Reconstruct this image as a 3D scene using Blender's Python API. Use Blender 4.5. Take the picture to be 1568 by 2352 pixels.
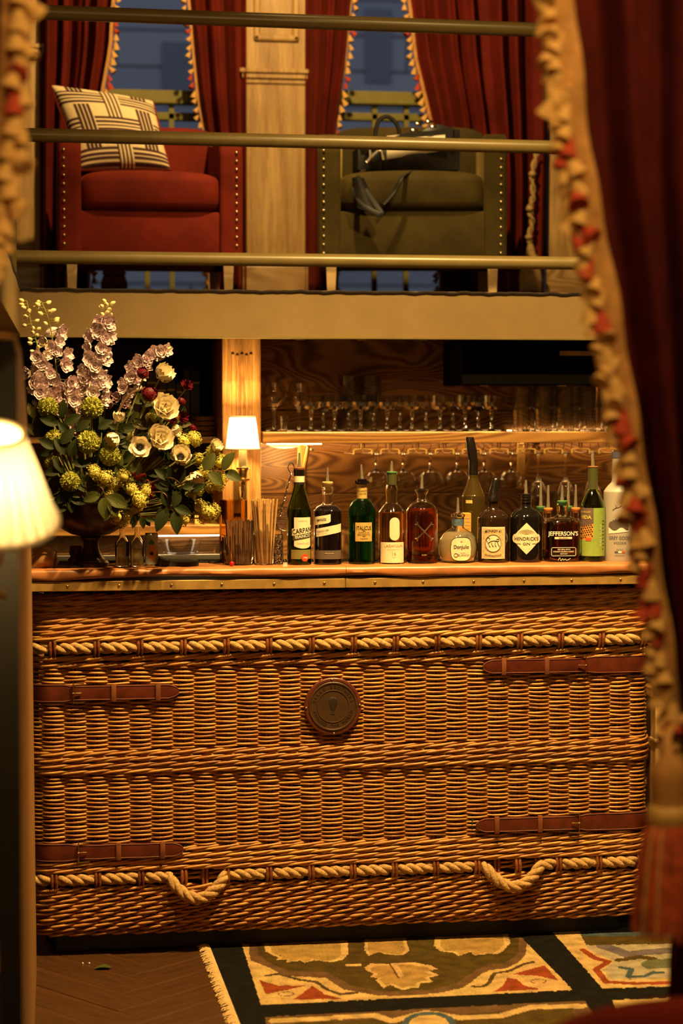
import bpy, bmesh, math, random
from mathutils import Vector, Matrix, Euler, noise
R = math.radians
PI = math.pi
sc = bpy.context.scene
for o in list(bpy.data.objects):
    bpy.data.objects.remove(o)
C = sc.collection

# ------------------------------------------------------------------ camera
F = 4600.0                                   # focal length in pixels of the 1568 x 2352 frame
CAM = Vector((-0.87, -6.0, 1.635))
YAW, PITCH = R(8.3), math.atan(231 / F)
FWD = Vector((math.sin(YAW) * math.cos(PITCH), math.cos(YAW) * math.cos(PITCH), -math.sin(PITCH)))
RIGHT = Vector((math.cos(YAW), -math.sin(YAW), 0))
UP = RIGHT.cross(FWD)
cd = bpy.data.cameras.new('camera')
cam = bpy.data.objects.new('camera', cd)
C.objects.link(cam)
cam.location = CAM
cam.rotation_euler = Euler((PI / 2 - PITCH, 0, -YAW), 'XYZ')
cd.sensor_fit = 'VERTICAL'
cd.sensor_height = 36.0
cd.lens = 36.0 * F / 2352
cd.clip_start = 0.1
cd.dof.use_dof = True
cd.dof.focus_distance = 6.15
cd.dof.aperture_fstop = 2.2
sc.camera = cam

# ------------------------------------------------------------------ world: dusk sky outside the windows
w = bpy.data.worlds.new('dusk')
sc.world = w
w.use_nodes = True
w.node_tree.nodes['Background'].inputs[0].default_value = (0.40, 0.44, 0.57, 1)
w.node_tree.nodes['Background'].inputs[1].default_value = 0.62

# ------------------------------------------------------------------ lights: the warm ceiling lamps of the room
WARM = (1.0, 0.655, 0.23)
def lamp(name, kind, loc, energy, color=WARM, size=0.1, aim=None, spot=None, blend=0.6):
    d = bpy.data.lights.new(name, kind)
    d.energy = energy
    d.color = color
    if kind == 'AREA':
        d.size = size
    else:
        d.shadow_soft_size = size
    if spot:
        d.spot_size = R(spot)
        d.spot_blend = blend
    o = bpy.data.objects.new(name, d)
    C.objects.link(o)
    o.location = loc
    if aim is not None:
        o.rotation_euler = (Vector(aim) - Vector(loc)).to_track_quat('-Z', 'Y').to_euler()
    return o
CEILING_SPOTS = [((0.72, -1.22, 4.05), (0.55, -0.02, 0.9), 1000, 90), ((-0.30, -1.25, 4.05), (-0.25, -0.05, 0.9), 430, 58),
                 ((0.05, 0.55, 4.25), (0.12, 2.6, 2.9), 270, 95)]
for i, (p, a, e, s) in enumerate(CEILING_SPOTS):
    lamp('ceiling_spot_light', 'SPOT', p, e, size=0.05, aim=a, spot=s, blend=1.0 if i == 0 else 0.7)
lamp('room_pendant_light', 'POINT', (0.35, -3.7, 3.1), 75, size=0.16)
lamp('room_pendant_light', 'POINT', (-1.35, -3.9, 3.2), 36, size=0.16)

sc.view_settings.view_transform = 'Standard'
sc.view_settings.look = 'None'
sc.view_settings.exposure = 0.08
sc.view_settings.gamma = 1.0
sc.view_settings.use_curve_mapping = False
sc.cycles.use_denoising = True
sc.cycles.max_bounces = 10
sc.cycles.transmission_bounces = 9
sc.cycles.glossy_bounces = 5
sc.cycles.diffuse_bounces = 4
sc.cycles.transparent_max_bounces = 12
sc.cycles.sample_clamp_indirect = 6.0
sc.cycles.caustics_refractive = True
sc.cycles.caustics_reflective = False
sc.cycles.blur_glossy = 0.6
# ------------------------------------------------------------------ helpers
RND = random.Random(7)
def ray(px, py):
    return FWD + RIGHT * ((px - 784) / F) - UP * ((py - 1176) / F)
def at(px, py, Y):
    d = ray(px, py)
    return CAM + d * ((Y - CAM.y) / d.y)
def atz(px, py, Z=0.0):
    d = ray(px, py)
    return CAM + d * ((Z - CAM.z) / d.z)
def mpp(p):                                   # metres for one photo pixel at a point
    return (Vector(p) - CAM).dot(FWD) / F

def tag(o, label=None, cat=None, group=None, kind=None):
    if label: o['label'] = label
    if cat: o['category'] = cat
    if group: o['group'] = group
    if kind: o['kind'] = kind
    return o
def thing(name, label, cat, loc=(0, 0, 0), rz=0.0, group=None, rot=None):
    o = bpy.data.objects.new(name, None)
    C.objects.link(o)
    o.empty_display_size = 0.05
    o.location = loc
    o.rotation_euler = rot if rot else (0, 0, rz)
    return tag(o, label, cat, group)
def inst(name, me, parent=None, loc=(0, 0, 0), rot=(0, 0, 0), scale=(1, 1, 1)):
    o = bpy.data.objects.new(name, me)
    C.objects.link(o)
    o.parent = parent
    o.location = loc
    o.rotation_euler = rot
    o.scale = scale if hasattr(scale, '__len__') else (scale,) * 3
    return o
def copy_tree(o, parent=None):
    c = o.copy()
    C.objects.link(c)
    c.parent = parent
    for ch in [x for x in bpy.data.objects if x.parent is o]:
        copy_tree(ch, c)
    return c

class MB:
    """collects shapes; build() links them as one mesh object"""
    def __init__(s):
        s.v, s.f, s.col = [], [], None
    def add(s, vs, fs):
        b = len(s.v)
        s.v += [Vector(p) for p in vs]
        s.f += [tuple(i + b for i in f) for f in fs]
        return s
    def box(s, x0, x1, y0, y1, z0, z1):
        vs = [(x, y, z) for z in (z0, z1) for y in (y0, y1) for x in (x0, x1)]
        return s.add(vs, [(0, 2, 3, 1), (4, 5, 7, 6), (0, 1, 5, 4), (2, 6, 7, 3), (0, 4, 6, 2), (1, 3, 7, 5)])
    def rbox(s, x0, x1, y0, y1, z0, z1, r=0.005, seg=2):
        bm = bmesh.new()
        bmesh.ops.create_cube(bm, size=1)
        for v in bm.verts:
            v.co = Vector((x0 + (v.co.x + .5) * (x1 - x0), y0 + (v.co.y + .5) * (y1 - y0), z0 + (v.co.z + .5) * (z1 - z0)))
        r = min(r, 0.49 * min(abs(x1 - x0), abs(y1 - y0), abs(z1 - z0)))
        bmesh.ops.bevel(bm, geom=list(bm.edges), offset=r, segments=seg, affect='EDGES', profile=0.5)
        return s.addbm(bm)
    def addbm(s, bm):
        bm.verts.index_update()
        s.add([v.co.copy() for v in bm.verts], [[v.index for v in f.verts] for f in bm.faces])
        bm.free()
        return s
    def tube(s, pts, r, n=8, caps=True, flat=1.0):
        pts = [Vector(p) for p in pts]
        m = len(pts)
        rr = r if hasattr(r, '__len__') else [r] * m
        vs, fs = [], []
        t0 = (pts[1] - pts[0]).normalized()
        ref = Vector((0, 0, 1)) if abs(t0.z) < 0.9 else Vector((1, 0, 0))
        nrm = (ref - t0 * ref.dot(t0)).normalized()
        for i in range(m):
            t = (pts[min(i + 1, m - 1)] - pts[max(i - 1, 0)]).normalized()
            nrm = (nrm - t * nrm.dot(t))
            nrm = nrm.normalized() if nrm.length > 1e-9 else t.orthogonal().normalized()
            bn = t.cross(nrm)
            for k in range(n):
                a = 2 * PI * k / n
                vs.append(pts[i] + nrm * (math.cos(a) * rr[i] * flat) + bn * (math.sin(a) * rr[i]))
        for i in range(m - 1):
            for k in range(n):
                k2 = (k + 1) % n
                fs.append((i * n + k, i * n + k2, (i + 1) * n + k2, (i + 1) * n + k))
        if caps:
            fs.append(tuple(range(n - 1, -1, -1)))
            fs.append(tuple((m - 1) * n + k for k in range(n)))
        return s.add(vs, fs)
    def lathe(s, prof, n=24, c=(0, 0, 0), pw=2.0, sy=1.0, closed=False):
        """prof: list of (radius, z); pw > 2 squares the section; sy flattens it"""
        vs, fs = [], []
        c = Vector(c)
        for (r, z) in prof:
            for k in range(n):
                a = 2 * PI * k / n
                ca, sa = math.cos(a), math.sin(a)
                q = r / (abs(ca) ** pw + abs(sa) ** pw) ** (1 / pw) if pw != 2 else r
                vs.append(c + Vector((q * ca, q * sa * sy, z)))
        m = len(prof)
        for i in range(m - (0 if closed else 1)):
            j = (i + 1) % m
            for k in range(n):
                k2 = (k + 1) % n
                fs.append((i * n + k, i * n + k2, j * n + k2, j * n + k))
        if not closed:
            if prof[0][0] > 1e-6: fs.append(tuple(range(n - 1, -1, -1)))
            if prof[-1][0] > 1e-6: fs.append(tuple((m - 1) * n + k for k in range(n)))
        return s.add(vs, fs)
    def grid(s, fn, nu, nv):
        """fn(u, v) -> point for u, v in 0..1"""
        vs = [fn(i / nu, j / nv) for j in range(nv + 1) for i in range(nu + 1)]
        fs = [(j * (nu + 1) + i, j * (nu + 1) + i + 1, (j + 1) * (nu + 1) + i + 1, (j + 1) * (nu + 1) + i) for j in range(nv) for i in range(nu)]
        return s.add(vs, fs)
    def slab(s, fn, nu, nv, thick):
        """closed sheet: fn gives the front, thick (vector) reaches the back"""
        t = Vector(thick)
        n = (nu + 1) * (nv + 1)
        b = len(s.v)
        s.grid(fn, nu, nv)
        s.v += [p + t for p in s.v[b:b + n]]
        ff = list(s.f[-nu * nv:])
        s.f += [tuple(reversed([i + n for i in f])) for f in ff]
        ring = [i for i in range(nu)] + [j * (nu + 1) + nu for j in range(nv)] + [nv * (nu + 1) + i for i in range(nu, 0, -1)] + [j * (nu + 1) for j in range(nv, 0, -1)]
        for a, c in zip(ring, ring[1:] + ring[:1]):
            s.f.append((b + a, b + a + n, b + c + n, b + c))
        return s
    def prism(s, poly, fn, d):
        """poly (2d, convex or not) pushed through fn(u, v, w) for w = 0 and d"""
        n = len(poly)
        vs = [fn(u, v, 0) for u, v in poly] + [fn(u, v, d) for u, v in poly]
        fs = [tuple(range(n)), tuple(range(2 * n - 1, n - 1, -1))] + [(i, i + n, (i + 1) % n + n, (i + 1) % n) for i in range(n)]
        return s.add(vs, fs)
    def ball(s, c, r, n=12, m=8, sc_=(1, 1, 1)):
        c = Vector(c)
        vs, fs = [c + Vector((0, 0, r * sc_[2]))], []
        for j in range(1, m):
            a = PI * j / m
            for k in range(n):
                b = 2 * PI * k / n
                vs.append(c + Vector((r * math.sin(a) * math.cos(b) * sc_[0], r * math.sin(a) * math.sin(b) * sc_[1], r * math.cos(a) * sc_[2])))
        vs.append(c - Vector((0, 0, r * sc_[2])))
        for k in range(n):
            fs.append((0, 1 + k, 1 + (k + 1) % n))
        for j in range(m - 2):
            for k in range(n):
                a, b2 = 1 + j * n + k, 1 + j * n + (k + 1) % n
                fs.append((a, a + n, b2 + n, b2))
        L = len(vs) - 1
        for k in range(n):
            fs.append((L, 1 + (m - 2) * n + (k + 1) % n, 1 + (m - 2) * n + k))
        return s.add(vs, fs)
    def xf(s, M, start=0):
        for i in range(start, len(s.v)):
            s.v[i] = M @ s.v[i]
        return s
    def mesh(s, name, mat=None, smooth=True, angle=40):
        me = bpy.data.meshes.new(name)
        me.from_pydata([tuple(v) for v in s.v], [], s.f)
        if s.col is not None:
            at_ = me.color_attributes.new('paint', 'FLOAT_COLOR', 'POINT')
            at_.data.foreach_set('color', [x for c in s.col for x in (c[0], c[1], c[2], 1.0)])
        bm = bmesh.new()
        bm.from_mesh(me)
        bmesh.ops.recalc_face_normals(bm, faces=bm.faces)
        bm.to_mesh(me)
        bm.free()
        if smooth:
            me.shade_smooth()
            if angle: me.set_sharp_from_angle(angle=R(angle))
        if mat: me.materials.append(mat)
        return me
    def build(s, name, mat, parent=None, smooth=True, angle=40, loc=(0, 0, 0), rot=(0, 0, 0)):
        return inst(name, s.mesh(name, mat, smooth, angle), parent, loc, rot)

def struct(o):
    o['kind'] = 'structure'
    return o
def smooth_path(pts, n):
    """Catmull-Rom through pts"""
    pts = [Vector(p) for p in pts]
    P = [pts[0] * 2 - pts[1]] + pts + [pts[-1] * 2 - pts[-2]]
    out = []
    for i in range(len(pts) - 1):
        a, b, c, d = P[i], P[i + 1], P[i + 2], P[i + 3]
        for k in range(n):
            t = k / n
            out.append(0.5 * ((2 * b) + (c - a) * t + (2 * a - 5 * b + 4 * c - d) * t * t + (3 * b - a - 3 * c + d) * t ** 3))
    out.append(pts[-1].copy())
    return out
def lerp(a, b, t):
    return a + (b - a) * t
def pl(pts, x):
    """piecewise linear"""
    if x <= pts[0][0]: return pts[0][1]
    for (x0, y0), (x1, y1) in zip(pts, pts[1:]):
        if x <= x1: return y0 + (y1 - y0) * (x - x0) / (x1 - x0)
    return pts[-1][1]
def inside(poly, x, y):
    r = False
    j = len(poly) - 1
    for i in range(len(poly)):
        xi, yi = poly[i]; xj, yj = poly[j]
        if (yi > y) != (yj > y) and x < (xj - xi) * (y - yi) / (yj - yi) + xi: r = not r
        j = i
    return r

# lettering: built-in font turned into flat meshes
_txt = {}
def text_pts(body, size=1.0, bold=0.0, spacing=1.0):
    """vertices (u, v) centred on the origin and faces, cap height about 0.7 * size"""
    k = (body, bold, spacing)
    if k not in _txt:
        cu = bpy.data.curves.new('lettering', 'FONT')
        cu.body = body
        cu.size = 1.0
        cu.offset = bold
        cu.space_character = spacing
        cu.align_x = 'CENTER'
        cu.resolution_u = 3
        cu.fill_mode = 'FRONT'
        ob = bpy.data.objects.new('lettering', cu)
        me = ob.to_mesh()
        vs = [(v.co.x, v.co.y) for v in me.vertices]
        fs = [tuple(p.vertices) for p in me.polygons]
        ob.to_mesh_clear()
        bpy.data.objects.remove(ob)
        bpy.data.curves.remove(cu)
        _txt[k] = (vs, fs)
    vs, fs = _txt[k]
    return [(u * size, (v - 0.34) * size) for u, v in vs], fs

# ------------------------------------------------------------------ materials
class NT:
    def __init__(s, name):
        s.m = bpy.data.materials.new(name)
        s.m.use_nodes = True
        s.t = s.m.node_tree
        s.b = s.t.nodes['Principled BSDF']
        s.co = None
    def n(s, kind, **kw):
        x = s.t.nodes.new(kind)
        for k, v in kw.items():
            if k in x.inputs: x.inputs[k].default_value = v
            else: setattr(x, k, v)
        return x
    def l(s, a, b):
        s.t.links.new(a, b)
    def coords(s, scale=(1, 1, 1), kind='Object', rot=(0, 0, 0)):
        tc = s.n('ShaderNodeTexCoord')
        mp = s.n('ShaderNodeMapping')
        mp.inputs['Scale'].default_value = scale
        mp.inputs['Rotation'].default_value = rot
        s.l(tc.outputs[kind], mp.inputs['Vector'])
        return mp.outputs[0]
    def noise(s, vec, scale, detail=4, rough=0.6, dist=0.0):
        x = s.n('ShaderNodeTexNoise')
        x.inputs['Scale'].default_value = scale
        x.inputs['Detail'].default_value = detail
        x.inputs['Roughness'].default_value = rough
        x.inputs['Distortion'].default_value = dist
        if vec is not None: s.l(vec, x.inputs['Vector'])
        return x.outputs['Fac']
    def ramp(s, fac, stops):
        x = s.n('ShaderNodeValToRGB')
        e = x.color_ramp.elements
        while len(e) < len(stops): e.new(0.5)
        for i, (p, c) in enumerate(stops):
            e[i].position = p
            e[i].color = (*c, 1)
        s.l(fac, x.inputs[0])
        return x.outputs[0]
    def bump(s, h, strength=0.3, dist=0.01):
        x = s.n('ShaderNodeBump')
        x.inputs['Strength'].default_value = strength
        x.inputs['Distance'].default_value = dist
        s.l(h, x.inputs['Height'])
        s.l(x.outputs[0], s.b.inputs['Normal'])
    def set(s, **kw):
        for k, v in kw.items():
            k = k.replace('_', ' ')
            if isinstance(v, tuple) and len(v) == 3: v = (*v, 1)
            s.b.inputs[k].default_value = v
        return s
def plain(name, col, rough=0.5, metal=0.0, var=0.0, scale=30, bump=0.0, **kw):
    t = NT(name)
    t.set(Base_Color=col, Roughness=rough, Metallic=metal, **kw)
    if var or bump:
        nz = t.noise(t.coords(), scale)
        if var:
            t.l(t.ramp(nz, [(0.3, tuple(c * (1 - var) for c in col)), (0.7, tuple(min(1, c * (1 + var)) for c in col))]), t.b.inputs['Base Color'])
        if bump: t.bump(nz, bump, 0.004)
    return t.m
def wood(name, dark, light, stretch=(6, 6, 0.6), scale=3.0, rough=0.5, fine=1.0, bump=0.15, dist=1.5, spread=(0.35, 0.65)):
    t = NT(name)
    v = t.coords(stretch)
    a = t.noise(v, scale, 3, 0.5, dist)
    b = t.noise(t.coords(tuple(q * 6 for q in stretch)), scale * 2.0 * fine, 5, 0.7, 0.4)
    mx = t.n('ShaderNodeMix', data_type='FLOAT')
    mx.inputs['Factor'].default_value = 0.45
    t.l(a, mx.inputs[2]); t.l(b, mx.inputs[3])
    t.l(t.ramp(mx.outputs[0], [(spread[0], dark), (0.5, tuple((p + q) / 2 for p, q in zip(dark, light))), (spread[1], light)]), t.b.inputs['Base Color'])
    t.set(Roughness=rough)
    t.bump(mx.outputs[0], bump, 0.004)
    return t.m
def figured(name, dark, light, scale=(1, 1, 3), rough=0.35, bands=9.0):
    """plain-sawn board: cathedral figure, contour bands of a smooth noise field"""
    t = NT(name)
    v = t.coords(scale)
    a = t.noise(v, 1.0, 1.5, 0.4, 0.6)
    ml = t.n('ShaderNodeMath', operation='MULTIPLY'); ml.inputs[1].default_value = bands * 6.283
    t.l(a, ml.inputs[0])
    sn = t.n('ShaderNodeMath', operation='SINE'); t.l(ml.outputs[0], sn.inputs[0])
    hf = t.n('ShaderNodeMath', operation='MULTIPLY_ADD'); hf.inputs[1].default_value = .5; hf.inputs[2].default_value = .5
    t.l(sn.outputs[0], hf.inputs[0])
    b = t.noise(t.coords(tuple(q * 7 for q in scale)), 5, 4, 0.7)
    mx = t.n('ShaderNodeMix', data_type='FLOAT')
    mx.inputs['Factor'].default_value = 0.45
    t.l(hf.outputs[0], mx.inputs[2]); t.l(b, mx.inputs[3])
    t.l(t.ramp(mx.outputs[0], [(0.2, dark), (0.75, light)]), t.b.inputs['Base Color'])
    t.set(Roughness=rough)
    t.bump(mx.outputs[0], 0.08, 0.003)
    return t.m
def velvet(name, col, sheen=0.5, var=0.25, tint=None, rough=0.85, scale=7):
    t = NT(name)
    nz = t.noise(t.coords(), scale, 5, 0.65)
    t.l(t.ramp(nz, [(0.3, tuple(c * (1 - var) for c in col)), (0.72, tuple(min(1, c * (1 + var)) for c in col))]), t.b.inputs['Base Color'])
    t.set(Roughness=rough, Sheen_Weight=sheen, Sheen_Roughness=0.35, Sheen_Tint=tint or tuple(min(1, c * 4) for c in col))
    t.b.inputs['Specular IOR Level'].default_value = 0.15
    t.bump(t.noise(t.coords(), 900, 2), 0.12, 0.001)
    return t.m
def glass(name, col=(1, 1, 1), rough=0.0, ior=1.45):
    t = NT(name)
    t.set(Base_Color=col, Roughness=rough, Transmission_Weight=1.0, IOR=ior)
    return t.m
def painted(name, rough=0.8, bump=0.0, **kw):
    """colour read from the mesh's own 'paint' attribute (printed or woven pattern)"""
    t = NT(name)
    a = t.n('ShaderNodeVertexColor', layer_name='paint')
    nz = t.noise(t.coords(), 260, 3)
    hs = t.n('ShaderNodeMix', data_type='RGBA', blend_type='MULTIPLY')
    hs.inputs['Factor'].default_value = 0.5
    t.l(a.outputs[0], hs.inputs[6])
    t.l(t.ramp(nz, [(0.3, (0.55, 0.55, 0.55)), (0.7, (1, 1, 1))]), hs.inputs[7])
    t.l(hs.outputs[2], t.b.inputs['Base Color'])
    t.set(Roughness=rough, **kw)
    if bump: t.bump(nz, bump, 0.004)
    return t.m
def glow(name, col, strength, base=(0.9, 0.85, 0.75)):
    t = NT(name)
    t.set(Base_Color=base, Roughness=0.8, Emission_Color=col, Emission_Strength=strength)
    return t.m

M = {}
M['pale_wood'] = wood('pale_wood', (0.27, 0.135, 0.04), (0.58, 0.36, 0.13), (7, 7, 0.35), 3.0, 0.5, 1.0, 0.2, 1.6, (0.36, 0.62))
M['mid_wood'] = wood('mid_wood', (0.16, 0.062, 0.014), (0.48, 0.235, 0.065), (9, 9, 0.5), 2.4, 0.45, 1.0, 0.2, 2.2, (0.38, 0.6))
M['plinth_wood'] = figured('plinth_wood', (0.28, 0.15, 0.05), (0.5, 0.31, 0.13), (2, 2, 7))
M['swirl_wood'] = figured('swirl_wood', (0.10, 0.036, 0.009), (0.31, 0.145, 0.036), (2.0, 2.0, 7.0), 0.45, 24.0)
M['shelf_wood'] = figured('shelf_wood', (0.22, 0.088, 0.020), (0.48, 0.235, 0.065), (1.2, 1.2, 9))
M['dark_wood'] = wood('dark_wood', (0.012, 0.006, 0.003), (0.04, 0.02, 0.008), (1, 6, 6), 3, 0.6)
M['floor_wood'] = wood('floor_wood', (0.035, 0.013, 0.004), (0.085, 0.034, 0.010), (0.8, 8, 8), 2.5, 0.38, 1.0, 0.1)
M['plaster'] = plain('plaster', (0.32, 0.2, 0.1), 0.9, var=0.15, scale=5)
M['ceiling_paint'] = plain('ceiling_paint', (0.4, 0.28, 0.16), 0.9, var=0.1, scale=3)
M['steel_paint'] = plain('steel_paint', (0.215, 0.136, 0.047), 0.5, 0.0, 0.08, 9, 0.05)
M['rail_paint'] = plain('rail_paint', (0.20, 0.145, 0.05), 0.33, 0.0, 0.10, 14)
M['panel_leather'] = plain('panel_leather', (0.33, 0.16, 0.05), 0.5, 0, 0.12, 12, 0.05)
M['black'] = plain('black', (0.006, 0.005, 0.004), 0.6)
M['rubber'] = plain('rubber', (0.012, 0.012, 0.013), 0.55)
M['charcoal'] = plain('charcoal', (0.018, 0.010, 0.007), 0.75, var=0.2)
M['brass'] = plain('brass', (0.78, 0.52, 0.2), 0.28, 1.0, 0.12, 30)
M['worn_brass'] = plain('worn_brass', (0.46, 0.27, 0.075), 0.42, 0.3, 0.25, 18, 0.12)
M['wire_brass'] = plain('wire_brass', (0.80, 0.50, 0.15), 0.3, 0.35, 0.1, 30)
M['steel'] = plain('steel', (0.75, 0.72, 0.68), 0.18, 1.0)
M['olive_paint'] = plain('olive_paint', (0.20, 0.17, 0.03), 0.6, 0, 0.1)
def willow(name, a, b):
    t = NT(name)
    oi = t.n('ShaderNodeObjectInfo')
    nz = t.noise(t.coords((9, 9, 60)), 2.2, 5, 0.75)
    n2 = t.noise(t.coords((40, 40, 300)), 3, 3, 0.6)
    ad = t.n('ShaderNodeMath', operation='ADD'); t.l(nz, ad.inputs[0])
    ml = t.n('ShaderNodeMath', operation='MULTIPLY'); ml.inputs[1].default_value = 0.22
    t.l(oi.outputs['Random'], ml.inputs[0]); t.l(ml.outputs[0], ad.inputs[1])
    t.l(t.ramp(ad.outputs[0], [(0.36, tuple(q * 0.35 for q in a)), (0.5, a), (0.78, b)]), t.b.inputs['Base Color'])
    t.set(Roughness=0.42)
    t.b.inputs['Specular IOR Level'].default_value = 0.45
    t.bump(n2, 0.25, 0.002)
    return t.m
M['willow'] = willow('willow', (0.32, 0.118, 0.021), (0.64, 0.325, 0.072))
M['willow_stake'] = willow('willow_stake', (0.17, 0.045, 0.010), (0.32, 0.11, 0.028))
M['rope'] = plain('rope', (0.46, 0.27, 0.095), 0.9, 0, 0.35, 110, 0.8)
M['strap'] = plain('strap', (0.105, 0.020, 0.008), 0.36, 0, 0.35, 22, 0.08)
M['strap_edge'] = plain('strap_edge', (0.20, 0.06, 0.022), 0.5, 0, 0.3, 30)
M['counter_leather'] = plain('counter_leather', (0.42, 0.155, 0.045), 0.38, 0, 0.18, 16, 0.08)
M['seal'] = plain('seal', (0.062, 0.028, 0.009), 0.45, 0, 0.2, 30, 0.05)
M['seal_ring'] = plain('seal_ring', (0.11, 0.024, 0.009), 0.4, 0, 0.3, 40, 0.1)
M['ink'] = plain('ink', (0.012, 0.008, 0.006), 0.7)
# ------------------------------------------------------------------ the room
YB, YC, YS, YW, YU = 0.80, 0.93, 0.97, 1.25, 2.60       # depths: beam, lower column, glass shelf, lower wall, upper wall
ZM = at(784, 668, YB).z                                  # mezzanine floor
ZB = at(784, 774, YB).z                                  # underside of the beam
ZC = at(764, 1299, -0.03).z                              # counter top
XL, XR = at(80, 1700, 0).x, at(1485, 1700, 0).x          # ends of the wicker front

fl = struct(MB().box(-3.2, 3.6, -8.0, 2.9, -0.1, -0.004).build('floor', M['floor_wood'], None, False))
# herringbone planks where the boards can be seen
pw, plen = 0.12, 0.48
pm = MB().rbox(-plen / 2, plen / 2, -pw / 2 + .0012, pw / 2 - .0012, -0.012, 0, 0.0015, 1).mesh('plank', M['floor_wood'], False)
for i in range(-14, 15):
    for j in range(-3, 4):
        for k in (0, 1):
            u, v = i * pw + j * plen, i * pw - j * plen
            cu_, cv_ = (u + plen / 2, v + pw / 2) if k == 0 else (u + pw / 2, v + pw + plen / 2)
            a = R(38)
            bx, by = cu_ * math.cos(a) - cv_ * math.sin(a) - 0.6, cu_ * math.sin(a) + cv_ * math.cos(a) - 0.5
            if -1.5 < bx < -0.1 and -1.35 < by < 0.15:
                inst('plank', pm, fl, (bx, by, -0.0005 * ((i + k) % 3)), (0, 0, a + (R(90) if k else 0)))
# left, right, near walls and ceiling of the high room
struct(MB().box(-3.3, -3.2, -8, 2.75, -0.1, 4.5).build('wall_left', M['plaster'], None, False))
struct(MB().box(3.6, 3.7, -8, 2.75, -0.1, 4.5).build('wall_right', M['plaster'], None, False))
struct(MB().box(-3.3, 3.7, -8.1, -8.0, -0.1, 4.5).build('wall_front', M['plaster'], None, False))
struct(MB().box(-3.3, 3.7, -8.1, 2.9, 4.4, 4.5).build('ceiling', M['ceiling_paint'], None, False))
# lower back wall, figured boards behind the glass shelf
x0 = at(598, 1000, YW).x
lw = struct(MB().box(x0 - .02, 3.6, YW + 0.02, YW + 0.1, -0.1, ZB + .02).build('wall_back', M['swirl_wood'], None, False))
bz = [0.6, 1.02, 1.335, 1.64, ZB + .02]
for a, b in zip(bz, bz[1:]):
    MB().rbox(x0 - .02, 2.6, YW, YW + 0.03, a + .001, b - .001, 0.002, 1).build('board', M['swirl_wood'], lw, False)
struct(MB().box(-3.2, x0 - .02, 1.62, 1.7, -0.1, ZB + .02).build('wall_back_recess', M['dark_wood'], None, False))
struct(MB().box(-3.2, 3.6, YB + 0.05, 2.95, ZB + 0.02, ZM - 0.003).build('floor_mezzanine', M['dark_wood'], None, False))
# riveted steel edge of the mezzanine
bm_ = MB().box(at(44, 700, YB).x - 0.02, 2.4, YB, YB + 0.05, ZB, ZM)
struct(bm_.build('trim_beam', M['steel_paint'], None, False))
lipz = MB()
n = 150
xa, xb = at(44, 700, YB).x, 2.0
lip = [Vector((lerp(xa, xb, i / n), YB - 0.004, ZM - 0.004 + 0.005 * noise.noise(Vector((i * .45, 0, 0))))) for i in range(n + 1)]
struct(lipz.tube(lip, 0.0045, 5).build('trim_beam_lip', M['charcoal'], None))
struct(MB().box(at(44, 700, YB).x, 2.4, YB - 0.006, YB + 0.05, ZB - 0.006, ZB).build('trim_beam_flange', M['rail_paint'], None, False))
# the beam that comes towards the room on the far left
q0, q1 = at(46, 700, YB), at(2, 600, -1.3)
sb = MB()
def side(u, v, w):
    return Vector((lerp(q0.x, q1.x, u) - w, lerp(YB, -1.3, u), v))
sb.prism([(0, ZB), (1, ZB), (1, ZM), (0, ZM)], lambda u, v, w: side(u, v, w), 0.09)
struct(sb.build('trim_side_beam', M['steel_paint'], None, False))
struct(MB().tube([side(u / 14, ZM + .002 + .004 * math.sin(u * 5), 0.002) for u in range(15)], 0.006, 5).build('trim_side_beam_lip', M['charcoal'], None))

# guard railing
rr = thing('guard_railing', 'olive painted tubular steel guard railing of three bars along the mezzanine', 'railing', (0.1, YB, ZM))
px_ = at(20, 400, YB + .03)
for (xA, yA, xB, yB_, th) in ((40, 26, 1300, 71, 34), (36, 309, 1300, 339, 32), (40, 590, 1345, 605, 31)):
    a, b = at(xA, yA, YB + .03), at(xB, yB_, YB + .03)
    b = b + (b - a) * 0.5
    a.x = px_.x
    o = MB().tube([a, b], th / 2 * mpp(a), 20).build('rail', M['rail_paint'], rr)
    o.matrix_parent_inverse = Matrix.Translation((-0.1, -YB, -ZM))
for X in (px_.x, at(1345, 400, YB + .03).x + 0.42):
    o = MB().rbox(X - 0.024, X + 0.024, YB + .005, YB + .055, ZM - 0.15, ZM + 1.12, .004).build('post', M['rail_paint'], rr)
    o.matrix_parent_inverse = Matrix.Translation((-0.1, -YB, -ZM))

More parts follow.
